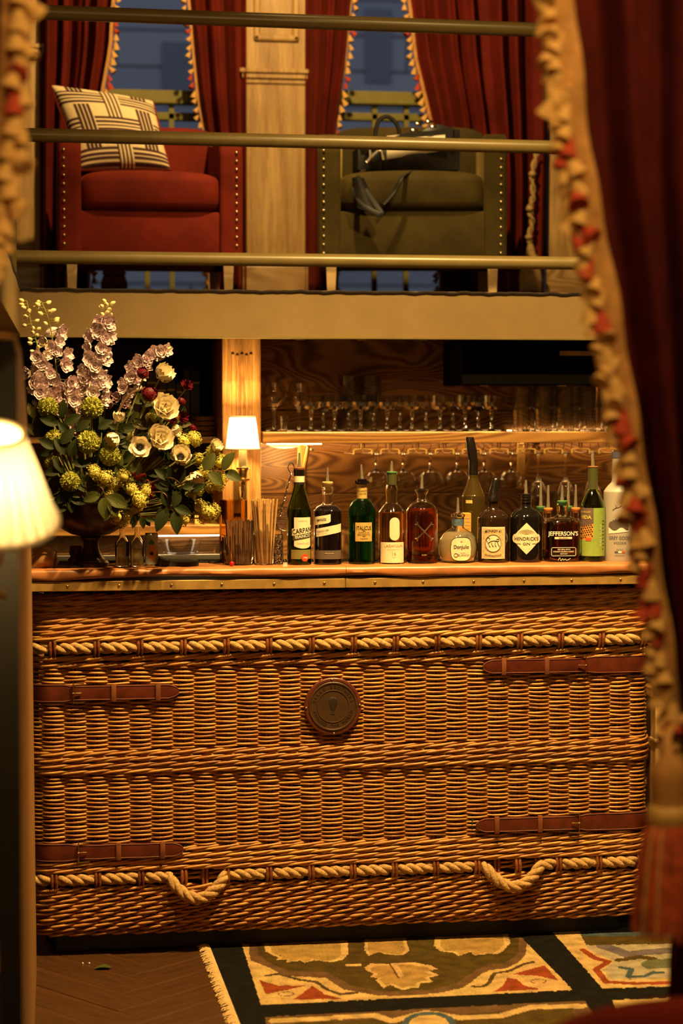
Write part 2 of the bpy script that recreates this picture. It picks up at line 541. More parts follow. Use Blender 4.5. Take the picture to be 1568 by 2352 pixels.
# upper wall: piers, header, windows
def X_at(px, Y): return at(px, 400, Y).x
for i, (a, b) in enumerate(((-1400, 98), (556, 712), (1240, 3200))):
    struct(MB().box(max(-3.3, X_at(a, YU)), min(3.7, X_at(b, YU)), YU, YU + 0.25, ZM - .3, 4.5).build('wall_back_upper', M['dark_wood'], None, False))
def pilaster(pa, pb, n, cap_y, panel=True, plinth_y=612):
    """panelled oak pilaster; pa, pb photo columns of its shaft at the upper wall"""
    Y = YU - 0.06
    xa, xb = X_at(pa, Y), X_at(pb, Y)
    o = struct(MB().rbox(xa, xb, Y, YU, ZM, 4.4, .004).build('trim_%d' % n, M['pale_wood'], None, False))
    m = mpp((xa, Y, 2.5))
    xm = (pa + pb) / 2
    z = at(xm, cap_y, Y).z
    for dz, h, d in ((0.0, 0.018, 0.030), (-0.018, 0.022, 0.020), (-0.04, 0.02, 0.009)):
        MB().rbox(xa - d, xb + d, Y - d, YU, z + dz - h, z + dz, .003).build('cap_moulding', M['pale_wood'], o, False)
    if panel:
        zp = at(xm, 96, Y).z
        fr = 0.03
        for (x0_, x1_, z0_, z1_) in ((xa + .03, xb - .03, zp, zp + fr), (xa + .03, xa + .03 + fr, zp, 4.3), (xb - .03 - fr, xb - .03, zp, 4.3)):
            MB().rbox(x0_, x1_, Y - .016, Y + .01, z0_, z1_, .01).build('panel_moulding', M['pale_wood'], o, False)
    zt = at(xm, plinth_y, Y).z
    MB().rbox(xa - .018, xb + .018, Y - .02, YU, ZM, zt, .004).build('plinth_block', M['plinth_wood'], o, False)
    for k in range(3):
        MB().rbox(xa - .014 + .004 * k, xb + .014 - .004 * k, Y - .016 + .004 * k, YU, zt + .007 * k, zt + .007 * (k + 1), .002).build('plinth_moulding', M['pale_wood'], o, False)
    return o
pilaster(566, 703, 1, 160)
pilaster(20, 95, 2, 102, False)
pilaster(1262, 1420, 3, 180, False)

M['pane'] = glass('pane', (0.9, 0.93, 0.96), 0.02, 1.05)
def window(n, pa, pb, rail_y, munt):
    Y = YU + 0.12
    xa, xb = X_at(pa, Y), X_at(pb, Y)
    xm = (pa + pb) / 2
    fr = 0.05
    w_ = struct(MB().box(xa, xa + fr, Y, Y + .08, ZM, 4.4).box(xb - fr, xb, Y, Y + .08, ZM, 4.4).box(xa, xb, Y, Y + .08, ZM, ZM + .04).build('window_%d' % n, M['olive_paint'], None, False))
    zr = at(xm, rail_y, Y).z
    MB().rbox(xa, xb, Y - .01, Y + .05, zr - .028, zr + .03, .006).build('meeting_rail', M['olive_paint'], w_, False)
    MB().rbox(xa, xb, Y + .02, Y + .06, zr - .095, zr - .06, .006).build('lower_sash_rail', M['olive_paint'], w_, False)
    for m in munt:
        xx = X_at(m, Y)
        MB().box(xx - .011, xx + .011, Y + .02, Y + .05, ZM, zr).build('glazing_bar', M['olive_paint'], w_, False)
    MB().box(xa, xb, Y + .06, Y + .064, zr, 4.4).build('pane', M['pane'], w_, False)
    MB().box(xa, xb, Y + .064, Y + .068, ZM, zr).build('pane', M['pane'], w_, False)
window(1, 70, 575, 222, (338, 395, 480))
window(2, 690, 1250, 228, (862, 935))
# the building across the street, stone courses dim with dusk
t = NT('facade_stone')
br = t.n('ShaderNodeTexBrick')
for k, v in (('Scale', 1.0), ('Mortar Size', 0.012), ('Brick Width', 0.9), ('Row Height', 0.22)): br.inputs[k].default_value = v
br.inputs['Color1'].default_value = (0.34, 0.36, 0.4, 1); br.inputs['Color2'].default_value = (0.46, 0.46, 0.46, 1); br.inputs['Mortar'].default_value = (0.2, 0.2, 0.2, 1)
t.l(t.coords(rot=(R(90), 0, 0)), br.inputs['Vector'])
t.l(br.outputs[0], t.b.inputs['Base Color'])
t.set(Roughness=0.9)
fac = struct(MB().box(-6, 8, 6.4, 6.6, -1, 6).build('exterior_wall', t.m, None, False))
M['far_glass'] = plain('far_glass', (0.22, 0.23, 0.25), 0.8)
for (a, b, c, d) in ((372, 470, 95, 240), (840, 900, 20, 190)):
    p, q = at(a, c, 6.38), at(b, d, 6.38)
    MB().box(p.x, q.x, 6.39, 6.42, q.z, p.z).build('far_window', M['far_glass'], fac, False)
struct(MB().box(-8, 10, 2.95, 9, -1.2, -1).build('ground_street', M['charcoal'], None, False))

# lower column with fluted front that carries the wall lamp
xa, xb = at(510, 900, YC).x, at(599, 900, YC).x
lc = struct(MB().rbox(xa, xb, YC, YW + .1, 0, ZB, .004).build('trim_4', M['mid_wood'], None, False))
fx0, fx1, ft = lerp(xa, xb, .22), lerp(xa, xb, .8), at(550, 812, YC).z
nf = 5
for k in range(nf):
    a = lerp(fx0, fx1, k / nf)
    MB().rbox(a + .002, lerp(fx0, fx1, (k + 1) / nf) - .002, YC - .0035, YC + .004, 0.9, ft - .004 * (k % 2), .003).build('reed', M['mid_wood'], lc, False)

# booth partition on the left: a board that runs from the room to the bar
pf, pn = at(84, 2210, -0.12), at(45, 1500, -2.3)
pf.z = pn.z = 0
ax = (pn - pf); L = ax.length; ax.normalize()
def prof_pt(px, py):
    """photo point met with the vertical plane of the partition's room side"""
    d = ray(px, py)
    nrm = Vector((ax.y, -ax.x, 0))
    p = CAM + d * ((pf - CAM).dot(nrm) / d.dot(nrm))
    return ((p - pf).dot(ax), p.z)
pts = [(0.0, 0.0), prof_pt(80, 1900), prof_pt(77.5, 1700), prof_pt(72.5, 1300), prof_pt(65, 1050), prof_pt(59.5, 920), prof_pt(54, 850), prof_pt(48, 806), prof_pt(40, 782), prof_pt(30, 770)]
PTOP = pts[-1][1]
pts += [(L, PTOP + .01), (L, 0.0)]
th = Vector((-0.035, -0.004, 0))
struct(MB().prism(pts, lambda u, v, w_: pf + ax * u + Vector((0, 0, v)) + th * w_, 1.0).build('wall_partition', M['panel_leather'], None, False))
struct(MB().prism([(L, 0), (L + .012, 0), (L + .012, PTOP), (L, PTOP + .01)], lambda u, v, w_: pf + ax * u + Vector((0, 0, v)) + th * w_ * 1.2, 1.0).build('trim_partition_end', M['black'], None, False))  # black strip stands in for the shade on the board's near end
# ------------------------------------------------------------------ the wicker hamper that fronts the bar
zt_ = at(784, 1327, -.03).z; z0_ = at(784, 1349, -.03).z
BAR = thing('wicker_bar_front', 'large woven willow trunk with rope, leather straps and round seal forming the bar front', 'bar front', (0, 0, 0))
RC = 0.055
SIDE = 0.115
WF = XR - XL
A_ = PI / 2 * RC
def path(s, out=0.0):
    """s = 0 at the left front corner arc's end, runs along the front; returns (x, y) pushed outwards by out"""
    Lf = WF - 2 * RC
    if s < -A_:
        return XL - out, RC + (-A_ - s)
    if s < 0:
        a = PI / 2 * (1 + s / A_) if False else (-s) / RC
        return XL + RC - (RC + out) * math.sin(a), RC - (RC + out) * math.cos(a)
    if s <= Lf:
        return XL + RC + s, -out
    if s <= Lf + A_:
        a = (s - Lf) / RC
        return XR - RC + (RC + out) * math.sin(a), RC - (RC + out) * math.cos(a)
    return XR + out, RC + (s - Lf - A_)
S0, S1 = -A_ - SIDE, WF - 2 * RC + A_ + SIDE
PITCH_W = 0.0645
I0, I1 = int(S0 / PITCH_W) - 1, int(S1 / PITCH_W) + 1
def zf(py): return at(784, py, 0).z                    # height on the bar front under a photo row in mid frame
def bulge(z):                                          # the trunk swells a little at its rope bands and draws in at the foot
    zt = zf(1480)
    return 0.012 * math.exp(-((z - zf(1465)) / .05) ** 2) + 0.006 * math.exp(-((z - zf(1735)) / .04) ** 2) - 0.03 * max(0.0, (zf(2085) - z) / .09) ** 2
MB().box(XL + .03, XR - .03, 0.035, 0.17, 0.09, z0_ - .004).build('liner', M['charcoal'], BAR, False)  # dark panel added so the gaps in the weave look shaded
MB().rbox(XL + .055, XR - .075, 0.045, 0.17, 0.0, 0.115, .006).build('plinth', M['black'], BAR, False)
rw = random.Random(3)
def rod(fn, r, ds, name='weave_row', mat='willow', n=6):
    m = int((S1 - S0) / ds)
    pts, rad = [], []
    for i in range(m + 1):
        s = lerp(S0, S1, i / m)
        o, dz, k = fn(s)
        x, y = path(s, o)
        pts.append((x, y, dz))
        rad.append(r * k)
    return pts, rad
def rand_row(z, par, r):
    """plain weave: over one stake pair, under the next"""
    ph = rw.random() * 9
    def fn(s):
        q = s / PITCH_W
        w_ = math.cos(PI * (q + par))
        zz = z + 0.0026 * noise.noise(Vector((s * 7, ph, z * 9))) + .0010 * math.sin(s * 48.7 + ph)
        return 0.0092 * (w_ + .38) + bulge(z) - .001, zz, 1.0 + 0.16 * noise.noise(Vector((s * 11, ph, 3)))
    mb = MB()
    mb.tube(*rod(fn, r, PITCH_W / 8), n=6)
    mb.build('weave_row', M['willow'], BAR, True, 0)
def wale_row(z, nrod, front, r, rise, name='wale_row', step=0, push=0.0):
    mb = MB()
    for j in range(nrod):
        ph = rw.random() * 9
        def fn(s):
            q = s / PITCH_W + step
            u = ((q - j) / nrod) % 1.0
            if u < front:
                v = u / front
                o = 0.0125 * math.sin(PI * v) ** .6
                zz = lerp(-rise, rise, v)
            else:
                v = (u - front) / (1 - front)
                o = -0.010 * math.sin(PI * v) ** .7
                zz = lerp(rise, -rise, v)
            return o + bulge(z) - push, z + zz + 0.0022 * noise.noise(Vector((s * 4, ph, z * 7))), 1.0 + 0.18 * noise.noise(Vector((s * 8, ph, 5)))
        mb.tube(*rod(fn, r, PITCH_W / 7), n=6)
    mb.build(name, M['willow'], BAR, True, 0)
# upright stake pairs
st = MB()
for i in range(I0, I1 + 1):
    for d in (-0.0052, 0.0052):
        s = i * PITCH_W + d
        if S0 < s < S1:
            pass
def stake(i):
    mb = MB()
    for d in (-0.0056, 0.0056):
        s = i * PITCH_W + d
        ps = []
        for k in range(40):
            z = lerp(0.10, z0_ - .004, k / 39)
            o = -0.001 + bulge(z)
            for zr in (ROPE1, ROPE2):
                if i % 2 == 0:
                    o += 0.023 * math.exp(-((z - zr) / .020) ** 2)
            x, y = path(s, o)
            ps.append((x, y, z))
        mb.tube(ps, 0.0052, 6)
    mb.build('stake_pair', M['willow_stake'], BAR, True, 0)
ROPE1, ROPE2 = zf(1477), zf(1999)
for i in range(I0 + 1, I1):
    stake(i)
def rows(y0, y1, dy):
    n_ = max(1, round((y1 - y0) / dy))
    return [zf(lerp(y0, y1, (k + .5) / n_)) for k in range(n_)]
for k, z in enumerate(rows(1356, 1463, 13.4)): wale_row(z, 3, .80, 0.0049, 0.0082, step=k * .35)
for k, z in enumerate(rows(1494, 1524, 14)): wale_row(z, 3, .80, 0.0045, 0.0075, step=.4)
par = 0
for a, b in ((1524, 1709), (1763, 1930)):
    for z in rows(a, b, 4.75):
        rand_row(z, par, 0.0034 + 0.0005 * rw.random()); par ^= 1
for k, z in enumerate(rows(1709, 1763, 13.4)): wale_row(z, 3, .80, 0.0047, 0.0080, step=.2)
for k, z in enumerate(rows(1930, 1984, 13.4)): wale_row(z, 3, .78, 0.0045, 0.0078, step=.6)
for k, z in enumerate(rows(2017, 2128, 10.6)): wale_row(z, 2, .64, 0.0045, 0.0062, step=.3 * (k % 2))

for zr in (ROPE1, ROPE2):
    for dz_ in (-.009, .006): wale_row(zr + dz_, 2, .6, .0042, .004, 'inner_row', .2, .020)
# rope: three laid strands, tucked behind every second stake pair
def rope(z, loops, name):
    base = []
    m = 560
    for i in range(m + 1):
        s = lerp(S0 + .02, S1 - .02, i / m)
        q = s / PITCH_W / 2
        d = abs(q - round(q)) * 2 * PITCH_W
        o = bulge(z) + 0.008 - 0.022 * math.exp(-(d / .017) ** 2)
        zz = z
        for (sa, sb_, drop) in loops:
            if sa < s < sb_:
                v = (s - sa) / (sb_ - sa)
                zz = z - drop * math.sin(PI * v) ** .8
                o = bulge(z) + 0.010 + 0.028 * math.sin(PI * v) ** .7
        x, y = path(s, o)
        base.append(Vector((x, y, zz)))
    ro = thing('rope', None, None)
    ro.parent = BAR
    for k in range(3):
        ps, acc = [], 0.0
        for i, p in enumerate(base):
            if i: acc += (p - base[i - 1]).length
            t = (base[min(i + 1, m)] - base[max(i - 1, 0)]).normalized()
            u = Vector((0, 0, 1)); u = (u - t * u.dot(t)).normalized()
            w_ = t.cross(u)
            a = 2 * PI * acc / 0.098 + 2 * PI * k / 3
            ps.append(p + (u * math.cos(a) + w_ * math.sin(a)) * 0.0092)
        MB().tube(ps, 0.0098, 8).build('strand', M['rope'], ro, True, 0)
def s_of(px, py): return at(px, py, 0).x - XL - RC
rope(ROPE1, [], 'rope')
rope(ROPE2, [(s_of(388, 1990), s_of(516, 1990), .062), (s_of(1112, 1985), s_of(1238, 1985), .060)], 'rope')

# leather straps
def strap(py, tip, wide, sgn, hw=0.028, hn=0.0225):
    """sgn -1: strap comes round the left corner, +1: the right one"""
    z = zf(py)
    s_tip, s_buck = s_of(tip, py), s_of(wide, py)
    s_end = -A_ - .1 if sgn < 0 else WF - 2 * RC + A_ + .1
    so = thing('strap', None, None)
    so.parent = BAR
    OUT = 0.018
    def half(s):
        d = abs(s - s_tip)
        e = (s - s_buck) * sgn
        if e > 0.0: return hn + (hw - hn) * min(1, e / .03)
        return hn * min(1, 0.30 + 0.7 * (d / .03) ** .6) if d < .03 else hn
    n_ = 70
    def fn(u, v):
        s = lerp(s_tip, s_end, u)
        e = (s - s_buck) * sgn
        o = OUT + (0.004 if e < 0 else 0.0) - 0.0015 * abs(2 * v - 1) ** 3 + bulge(z) + .0012 * noise.noise(Vector((s * 12, z, 0)))
        x, y = path(s, o)
        return Vector((x, y, z + (v - .5) * 2 * half(s) + .0008 * noise.noise(Vector((s * 20, z * 3, 1)))))
    mb = MB()
    mb.grid(fn, n_, 6)
    b = len(mb.v)
    def fb(u, v):
        p = fn(u, v); s = lerp(s_tip, s_end, u)
        x, y = path(s, OUT - .004 + bulge(z))
        return Vector((x, y, p.z))
    mb.grid(fb, n_, 6)
    N = n_ + 1
    for i in range(n_):
        for j in (0, 6):
            a = j * N + i
            mb.f.append((a, a + 1, a + 1 + b, a + b))
    for j in range(6):
        for i in (0, n_):
            a = j * N + i
            mb.f.append((a, a + N, a + N + b, a + b))
    mb.build('leather_band', M['strap'], so, True, 50)
    # stitched edge cords
    for v in (0.06, 0.94):
        MB().tube([fn(u / n_, v) + Vector((0, -.0006, 0)) for u in range(n_ + 1)], 0.0012, 5).build('stitching', M['strap_edge'], so)
    # slot in the wicker that swallows the tip
    x, y = path(s_tip - .012 * -sgn * -1 if False else s_tip - .006 * sgn, .006 + bulge(z))
    MB().rbox(x - .007, x + .007, y - .006, y + .01, z - hn * .9, z + hn * 1.1, .002).build('slot', M['black'], so)
    # two keepers
    for e in ((0.20, 0.62) if abs(s_buck - s_tip) > 0.2 else (0.3, .7)):
        s = lerp(s_tip, s_buck, e)
        mb = MB()
        x, y = path(s, OUT + .006 + bulge(z))
        mb.rbox(x - .0075, x + .0075, y - .003, y + .008, z - hn - .004, z + hn + .004, .002)
        mb.build('keeper_loop', M['strap_edge'], so)
    # buckle: frame and prong
    x, y = path(s_buck, OUT + .007 + bulge(z))
    mb = MB()
    h = hn + .007
    d = 0.032 * -sgn
    ring = [(x, y, z - h), (x, y, z + h), (x + d, y + .002, z + h), (x + d, y + .002, z - h), (x, y, z - h)]
    mb.tube([Vector(ring[1]) + Vector((d, .004, 0)), ring[1], ring[0], Vector(ring[0]) + Vector((d, .004, 0))], 0.0022, 6)
    bo = mb.build('buckle', M['brass'], so)
    MB().tube([(x + d * .75, y - .001, z), (x - .003 * -sgn, y - .004, z)], 0.0018, 6).build('prong', M['brass'], bo)
strap(1578, 410, 168, -1)
strap(1536, 1106, 1340, 1)
strap(1936, 420, 180, -1)
strap(1903, 1090, 1325, 1)

# round leather seal
SC = at(764, 1622, -0.02)
seal = thing('seal', None, None)
seal.parent = BAR
MS = mpp(SC)
def face(u, v, w_=0.0): return Vector((SC.x + u, SC.y - 0.004 - w_, SC.z + v))
def disc(prof, name, mat):
    mb = MB()
    mb.lathe([(r * MS, h) for r, h in prof], 48)
    mb.xf(Matrix(((1, 0, 0, 0), (0, 0, -1, 0), (0, 1, 0, 0), (0, 0, 0, 1))))
    for v in mb.v: v += Vector((SC.x, SC.y, SC.z))
    return mb.build(name, mat, seal, True, 30)
disc([(66, -.01), (66, .003), (64, .0055), (59, .006), (57, .0045), (55, .0045)], 'rim', M['seal_ring'])
disc([(57, -.008), (57, .006), (55.5, .008), (53, .008), (52, .0062), (38, .0062), (37.5, .0074), (36.5, .0074), (36, .006), (0.01, .006)], 'medallion', M['seal'])
def arc_text(body, rad, a0, a1, size, flip):
    mb = MB()
    n_ = len(body)
    for i, ch in enumerate(body):
        if ch == ' ': continue
        vs, fs = text_pts(ch, size, 0.01)
        a = lerp(a0, a1, i / (n_ - 1))
        ca, sa = math.cos(a), math.sin(a)
        out = []
        for (u, v) in vs:
            rr_ = rad + (v if not flip else -v)
            tt = u if not flip else -u
            out.append(face(rr_ * ca + tt * sa, rr_ * sa - tt * ca, 0.0028))
        mb.add(out, fs)
    return mb
M['seal_dark'] = plain('seal_dark', (0.022, 0.010, 0.004), 0.6)
arc_text('SELLS BROTHERS', 44.5 * MS, R(165), R(15), 10.5 * MS, False).build('lettering', M['seal_dark'], seal, False)
arc_text('AROUND THE WORLD', 44.5 * MS, R(197), R(343), 9.8 * MS, True).build('lettering', M['seal_dark'], seal, False)
bal = MB()
bal.lathe([(0, 22), (5, 21), (9, 17), (10.5, 11), (9.5, 4), (6, -5), (3.5, -9), (3, -10)], 20, sy=.25)
bal.lathe([(4, -16), (4.4, -11), (4, -10.5)], 12, sy=.3)
bal.lathe([(6, -17.5), (6, -16.6), (4, -16)], 12, sy=.3)
for v in bal.v: v.xyz = (SC.x + v.x * MS, SC.y - .0062 + v.y * MS * .4, SC.z + v.z * MS)
bal.build('balloon_emblem', M['seal_dark'], seal)
for a in (0, 90, 180, 270):
    p = face(62 * MS * math.cos(R(a + 2)), 62 * MS * math.sin(R(a + 2)), .002)
    MB().ball(p, .0034, 8, 6).build('stud', M['brass'], seal)

# ------------------------------------------------------------------ counter
TOP = thing('bar_counter', 'orange-brown leather covered bar counter with riveted brass edge strip', 'counter', (0, 0, ZC))
TOP_INV = Matrix.Translation((0, 0, -ZC))
def tp(o):
    o.parent = TOP
    o.matrix_parent_inverse = TOP_INV
    return o
cx0, cx1 = at(60, 1300, -.03).x, at(1490, 1300, -.03).x
zb = at(784, 1326, -.04).z
def lower(x):
    f = (x - cx0) / (cx1 - cx0)
    return zb + pl([(0, 0.003), (.05, 0), (.18, .012), (.30, .011), (.40, .004), (.47, .007), (.56, .006), (.62, -.001), (.75, .004), (.85, .001), (1, .003)], f) + .001 * math.sin(x * 23)
seam = at(792, 1310, -.03).x
for (a, b) in ((cx0, seam - .0006), (seam + .0006, cx1)):
    mb = MB()
    sec = [(0.55, 0.0), (0.0, 0.0), (-.026, -.001), (-.034, -.005), (-.037, -.012), (-.037, -.02), None]
    N_ = 60
    rows_ = []
    for i in range(N_ + 1):
        x = lerp(a, b, i / N_)
        lo = lower(x)
        z1 = ZC - .02
        col_ = [Vector((x, .17, ZC)), Vector((x, 0.0, ZC)), Vector((x, -.042, ZC - .001)), Vector((x, -.051, ZC - .004)), Vector((x, -.055, ZC - .011)), Vector((x, -.0555 - .002 * math.sin(x * 31), lerp(ZC - .011, lo, .5))), Vector((x, -.054, lo + .004)), Vector((x, -.051, lo)), Vector((x, -.036, lo + .002)), Vector((x, .0, lo + .004)), Vector((x, .17, lo + .004))]
        rows_.append(col_)
    mb.grid(lambda u, v: rows_[round(u * N_)][round(v * 10)], N_, 10)
    k = 11
    tp(mb.build('leather_top', M['counter_leather'], None, True, 50))
zt_ = at(784, 1327, -.03).z; z0_ = at(784, 1349, -.03).z
for (a, b) in ((cx0, at(791, 1340, -.03).x - .0006), (at(791, 1340, -.03).x + .0006, cx1)):
    tp(MB().rbox(a, b, -.049, .0, z0_, zt_, .0015, 1).build('brass_strip', M['worn_brass'], None, False))
tp(MB().box(cx0, cx1, -.02, .165, z0_ + .002, zt_ - .004).build('core_board', M['dark_wood'], None, False))
for px_r in (155, 273, 393, 508, 628, 743, 859, 969, 1085, 1200, 1309, 1421):
    p = at(px_r, 1338, -.032)
    tp(MB().ball((p.x, -.049, (zt_ + z0_) / 2), .0045, 10, 6, (1, .55, 1)).build('rivet', M['brass'], None))

# lower work surface behind the ledge
WS = at(784, 1299, -.03).z - 0.06
tag(MB().rbox(cx0 + .02, cx1 - .02, .185, .60, WS - .03, WS, .004).build('work_counter', M['dark_wood'], None, False), 'low dark work counter hidden behind the leather bar ledge', 'counter')
tag(MB().box(cx0 + .05, cx1 - .05, .20, .58, 0, WS - .031).build('bar_cabinet', M['dark_wood'], None, False), 'plain dark cabinet carrying the work counter behind the wicker front', 'cabinet')
# ------------------------------------------------------------------ bottles on the ledge
M['clear'] = glass('clear', (0.97, 0.97, 0.95), 0.045)
M['green_glass'] = glass('green_glass', (0.42, 0.60, 0.16), 0.02)
M['dark_green_glass'] = glass('dark_green_glass', (0.30, 0.44, 0.12), 0.02)
M['teal_glass'] = glass('teal_glass', (0.16, 0.60, 0.44), 0.02)
M['indigo_liquid'] = plain('indigo_liquid', (0.014, 0.006, 0.012), 0.08, Coat_Weight=0.5)
M['amber'] = glass('amber', (0.80, 0.45, 0.13), 0, 1.36)
M['red_rum'] = glass('red_rum', (0.62, 0.10, 0.02), 0, 1.36)
M['bourbon'] = glass('bourbon', (0.42, 0.085, 0.02), 0, 1.36)
t = NT('pale_spirit'); t.set(Base_Color=(0.80, 0.70, 0.46), Roughness=0.15, Transmission_Weight=0.45, IOR=1.3); M['pale_spirit'] = t.m
M['brown_glass'] = plain('brown_glass', (0.022, 0.010, 0.005), 0.07, Coat_Weight=0.6, Coat_Roughness=0.03)
M['black_glass'] = plain('black_glass', (0.007, 0.006, 0.006), 0.06, Coat_Weight=0.6, Coat_Roughness=0.03)
M['olive_glass'] = plain('olive_glass', (0.045, 0.028, 0.006), 0.08, Coat_Weight=0.6, Coat_Roughness=0.03)
t = NT('frosted'); t.set(Base_Color=(0.62, 0.55, 0.48), Roughness=0.45, Transmission_Weight=0.35); M['frosted'] = t.m
M['cream_paper'] = plain('cream_paper', (0.86, 0.74, 0.50), 0.7, 0, 0.08, 60)
M['gold_paper'] = plain('gold_paper', (0.72, 0.47, 0.14), 0.5, 0.2, 0.08, 60)
M['grey_paper'] = plain('grey_paper', (0.12, 0.09, 0.07), 0.6)
M['olive_paper'] = plain('olive_paper', (0.22, 0.19, 0.05), 0.6)
M['lime_paper'] = plain('lime_paper', (0.28, 0.40, 0.07), 0.6, 0, 0.08, 40)
M['dusk_paper'] = plain('dusk_paper', (0.16, 0.10, 0.08), 0.6, 0, 0.3, 12)
M['orange_paper'] = plain('orange_paper', (0.70, 0.30, 0.05), 0.6, 0, 0.2, 20)
M['red_wax'] = plain('red_wax', (0.55, 0.07, 0.02), 0.35)
M['blue_foil'] = plain('blue_foil', (0.18, 0.28, 0.40), 0.35, 0.5, 0.4, 60)
M['cork'] = plain('cork', (0.62, 0.36, 0.13), 0.7, 0, 0.15, 60)
M['green_cork'] = plain('green_cork', (0.06, 0.17, 0.06), 0.5)
M['orange_cork'] = plain('orange_cork', (0.65, 0.22, 0.05), 0.5)
M['brown_cork'] = plain('brown_cork', (0.25, 0.09, 0.03), 0.6)
M['capsule_green'] = plain('capsule_green', (0.07, 0.07, 0.02), 0.45)
M['black_plastic'] = plain('black_plastic', (0.010, 0.007, 0.006), 0.22)
M['white_ink'] = plain('white_ink', (0.85, 0.80, 0.68), 0.6)
M['yellow_ink'] = plain('yellow_ink', (0.80, 0.62, 0.10), 0.6)
M['red_ink'] = plain('red_ink', (0.6, 0.1, 0.03), 0.6)
M['blue_ink'] = plain('blue_ink', (0.08, 0.09, 0.16), 0.6)
M['fade_ink'] = plain('fade_ink', (0.48, 0.34, 0.16), 0.6)
M['silver'] = plain('silver', (0.72, 0.66, 0.5), 0.3, 1.0)

M['spout'] = plain('spout', (0.80, 0.72, 0.58), 0.25, 0.85)
class Bottle:
    def __init__(s, name, label, px, Y, prof, mat, pw=2.0, sy=1.0, wall=None, liquid=None, n=40, z=None, cat='bottle', group=None):
        """prof in photo pixels (radius, height above the base); wall: shell thickness in px; liquid: (material, level px)"""
        if z is None: Y -= .03
        z = ZC if z is None else z
        p = at(px, 1299, Y)
        s.k = mpp((p.x, Y, z))
        s.o = thing(name, label, cat, (p.x, Y, z), 0, group)
        s.pw, s.sy, s.prof = pw, sy, prof
        s.phi = math.atan2(CAM.x - p.x, -(CAM.y - Y))
        pr = [(max(r, 0), h) for r, h in smooth_prof(prof)]
        K = s.k
        if wall:
            inner = [(max(r - wall, .6), max(h, wall * 1.6)) for r, h in pr if h >= 0]
            inner = [(inner[0][0] * .9, inner[0][1])] + [q for q in inner if q[1] > wall * 1.6 + .01]
            full = [(0.01, 0)] + pr + list(reversed(inner)) + [(0.01, inner[0][1])]
            MB().lathe([(r * K, h * K) for r, h in full], n, (0, 0, 0), pw, sy).build('glass_body', mat, s.o, True, 50)
            if liquid:
                lm, lev = liquid
                lp = [(max(r - wall - .35, .3), max(h, wall * 1.6 + .4)) for r, h in pr if h < lev]
                lp = [(0.01, lp[0][1])] + lp + [(lp[-1][0], lev), (0.01, lev)]
                MB().lathe([(r * K, h * K) for r, h in lp], n, (0, 0, 0), pw, sy).build('liquid', lm, s.o, True, 50)
        else:
            MB().lathe([(0.01, 0)] and [(r * K, h * K) for r, h in [(0.01, 0)] + pr + [(0.01, pr[-1][1])]], n, (0, 0, 0), pw, sy).build('glass_body', mat, s.o, True, 50)
    def rad(s, h):
        return pl([(b, a) for a, b in s.prof], h)
    def surf(s, u, v, off, Rr=None):
        """u, v in px on the side seen from the room"""
        Rr = Rr or s.rad(v)
        a = u / Rr + s.phi
        sn, cs = math.sin(a), math.cos(a)
        q = Rr / (abs(sn) ** s.pw + abs(cs) ** s.pw) ** (1 / s.pw) if s.pw != 2 else Rr
        q += off
        return Vector((q * sn, -q * cs * s.sy, v)) * s.k
    def label(s, name, mat, u0, u1, lo, hi, off=.35, n=16, Rr=None, m=1):
        lo_, hi_ = (lo if callable(lo) else (lambda u: lo)), (hi if callable(hi) else (lambda u: hi))
        def fn(a, b):
            u = lerp(u0, u1, a)
            return s.surf(u, lerp(lo_(u), hi_(u), b), off, Rr)
        return MB().grid(fn, n, m).build(name, mat, s.o, True, 0)
    def text(s, body, size, u, v, mat, off=.8, bold=.01, tilt=0.0, Rr=None, sx=1.0, arc=None):
        vs, fs = text_pts(body, size, bold)
        ct, st_ = math.cos(tilt), math.sin(tilt)
        out = []
        for (x, y) in vs:
            x *= sx
            if arc: y += arc * (1 - (2 * x / (size * len(body) * .6)) ** 2)
            out.append(s.surf(u + x * ct - y * st_, v + x * st_ + y * ct, off, Rr))
        return MB().add(out, fs).build('lettering', mat, s.o, False)
    def line(s, pts, r, mat, off=.9, name='line_mark', Rr=None):
        return MB().tube([s.surf(u, v, off, Rr) for u, v in pts], r * s.k, 5).build(name, mat, s.o)
    def pourer(s, h0, h1, cork, rc=10, hc=7, lean=0.0):
        K = s.k
        c = MB().lathe([(r * K, h * K) for r, h in ((rc * .8, h0 - 6), (rc, h0 - .5), (rc * 1.08, h0 + 1), (rc * 1.08, h0 + hc - 1.5), (rc * .9, h0 + hc), (.1, h0 + hc))], 20).build('stopper', cork, s.o)
        m = (h1 - h0 - hc)
        pts = [(lean * t * m * K, 0, (h0 + hc - 1 + t * m) * K) for t in (0, .25, .6, 1)]
        MB().tube(pts, [4.6 * K, 3.6 * K, 2.9 * K, 2.2 * K], 10).build('spout', M['spout'], s.o)
        return c
def smooth_prof(prof, n=5):
    out = []
    P = [Vector((a, b, 0)) for a, b in prof]
    for i in range(len(P) - 1):
        a, b, c, d = P[max(i - 1, 0)], P[i], P[i + 1], P[min(i + 2, len(P) - 1)]
        for k in range(n):
            t = k / n
            # keep straight runs straight
            q = 0.5 * ((2 * b) + (c - a) * t + (2 * a - 5 * b + 4 * c - d) * t * t + (3 * b - a - 3 * c + d) * t ** 3)
            lin = b + (c - b) * t
            mx = lin * .55 + q * .45
            mx.x = min(max(mx.x, min(b.x, c.x)), max(b.x, c.x)); mx.y = min(max(mx.y, min(b.y, c.y)), max(b.y, c.y))
            out.append((mx.x, mx.y))
    out.append((prof[-1][0], prof[-1][1]))
    return out

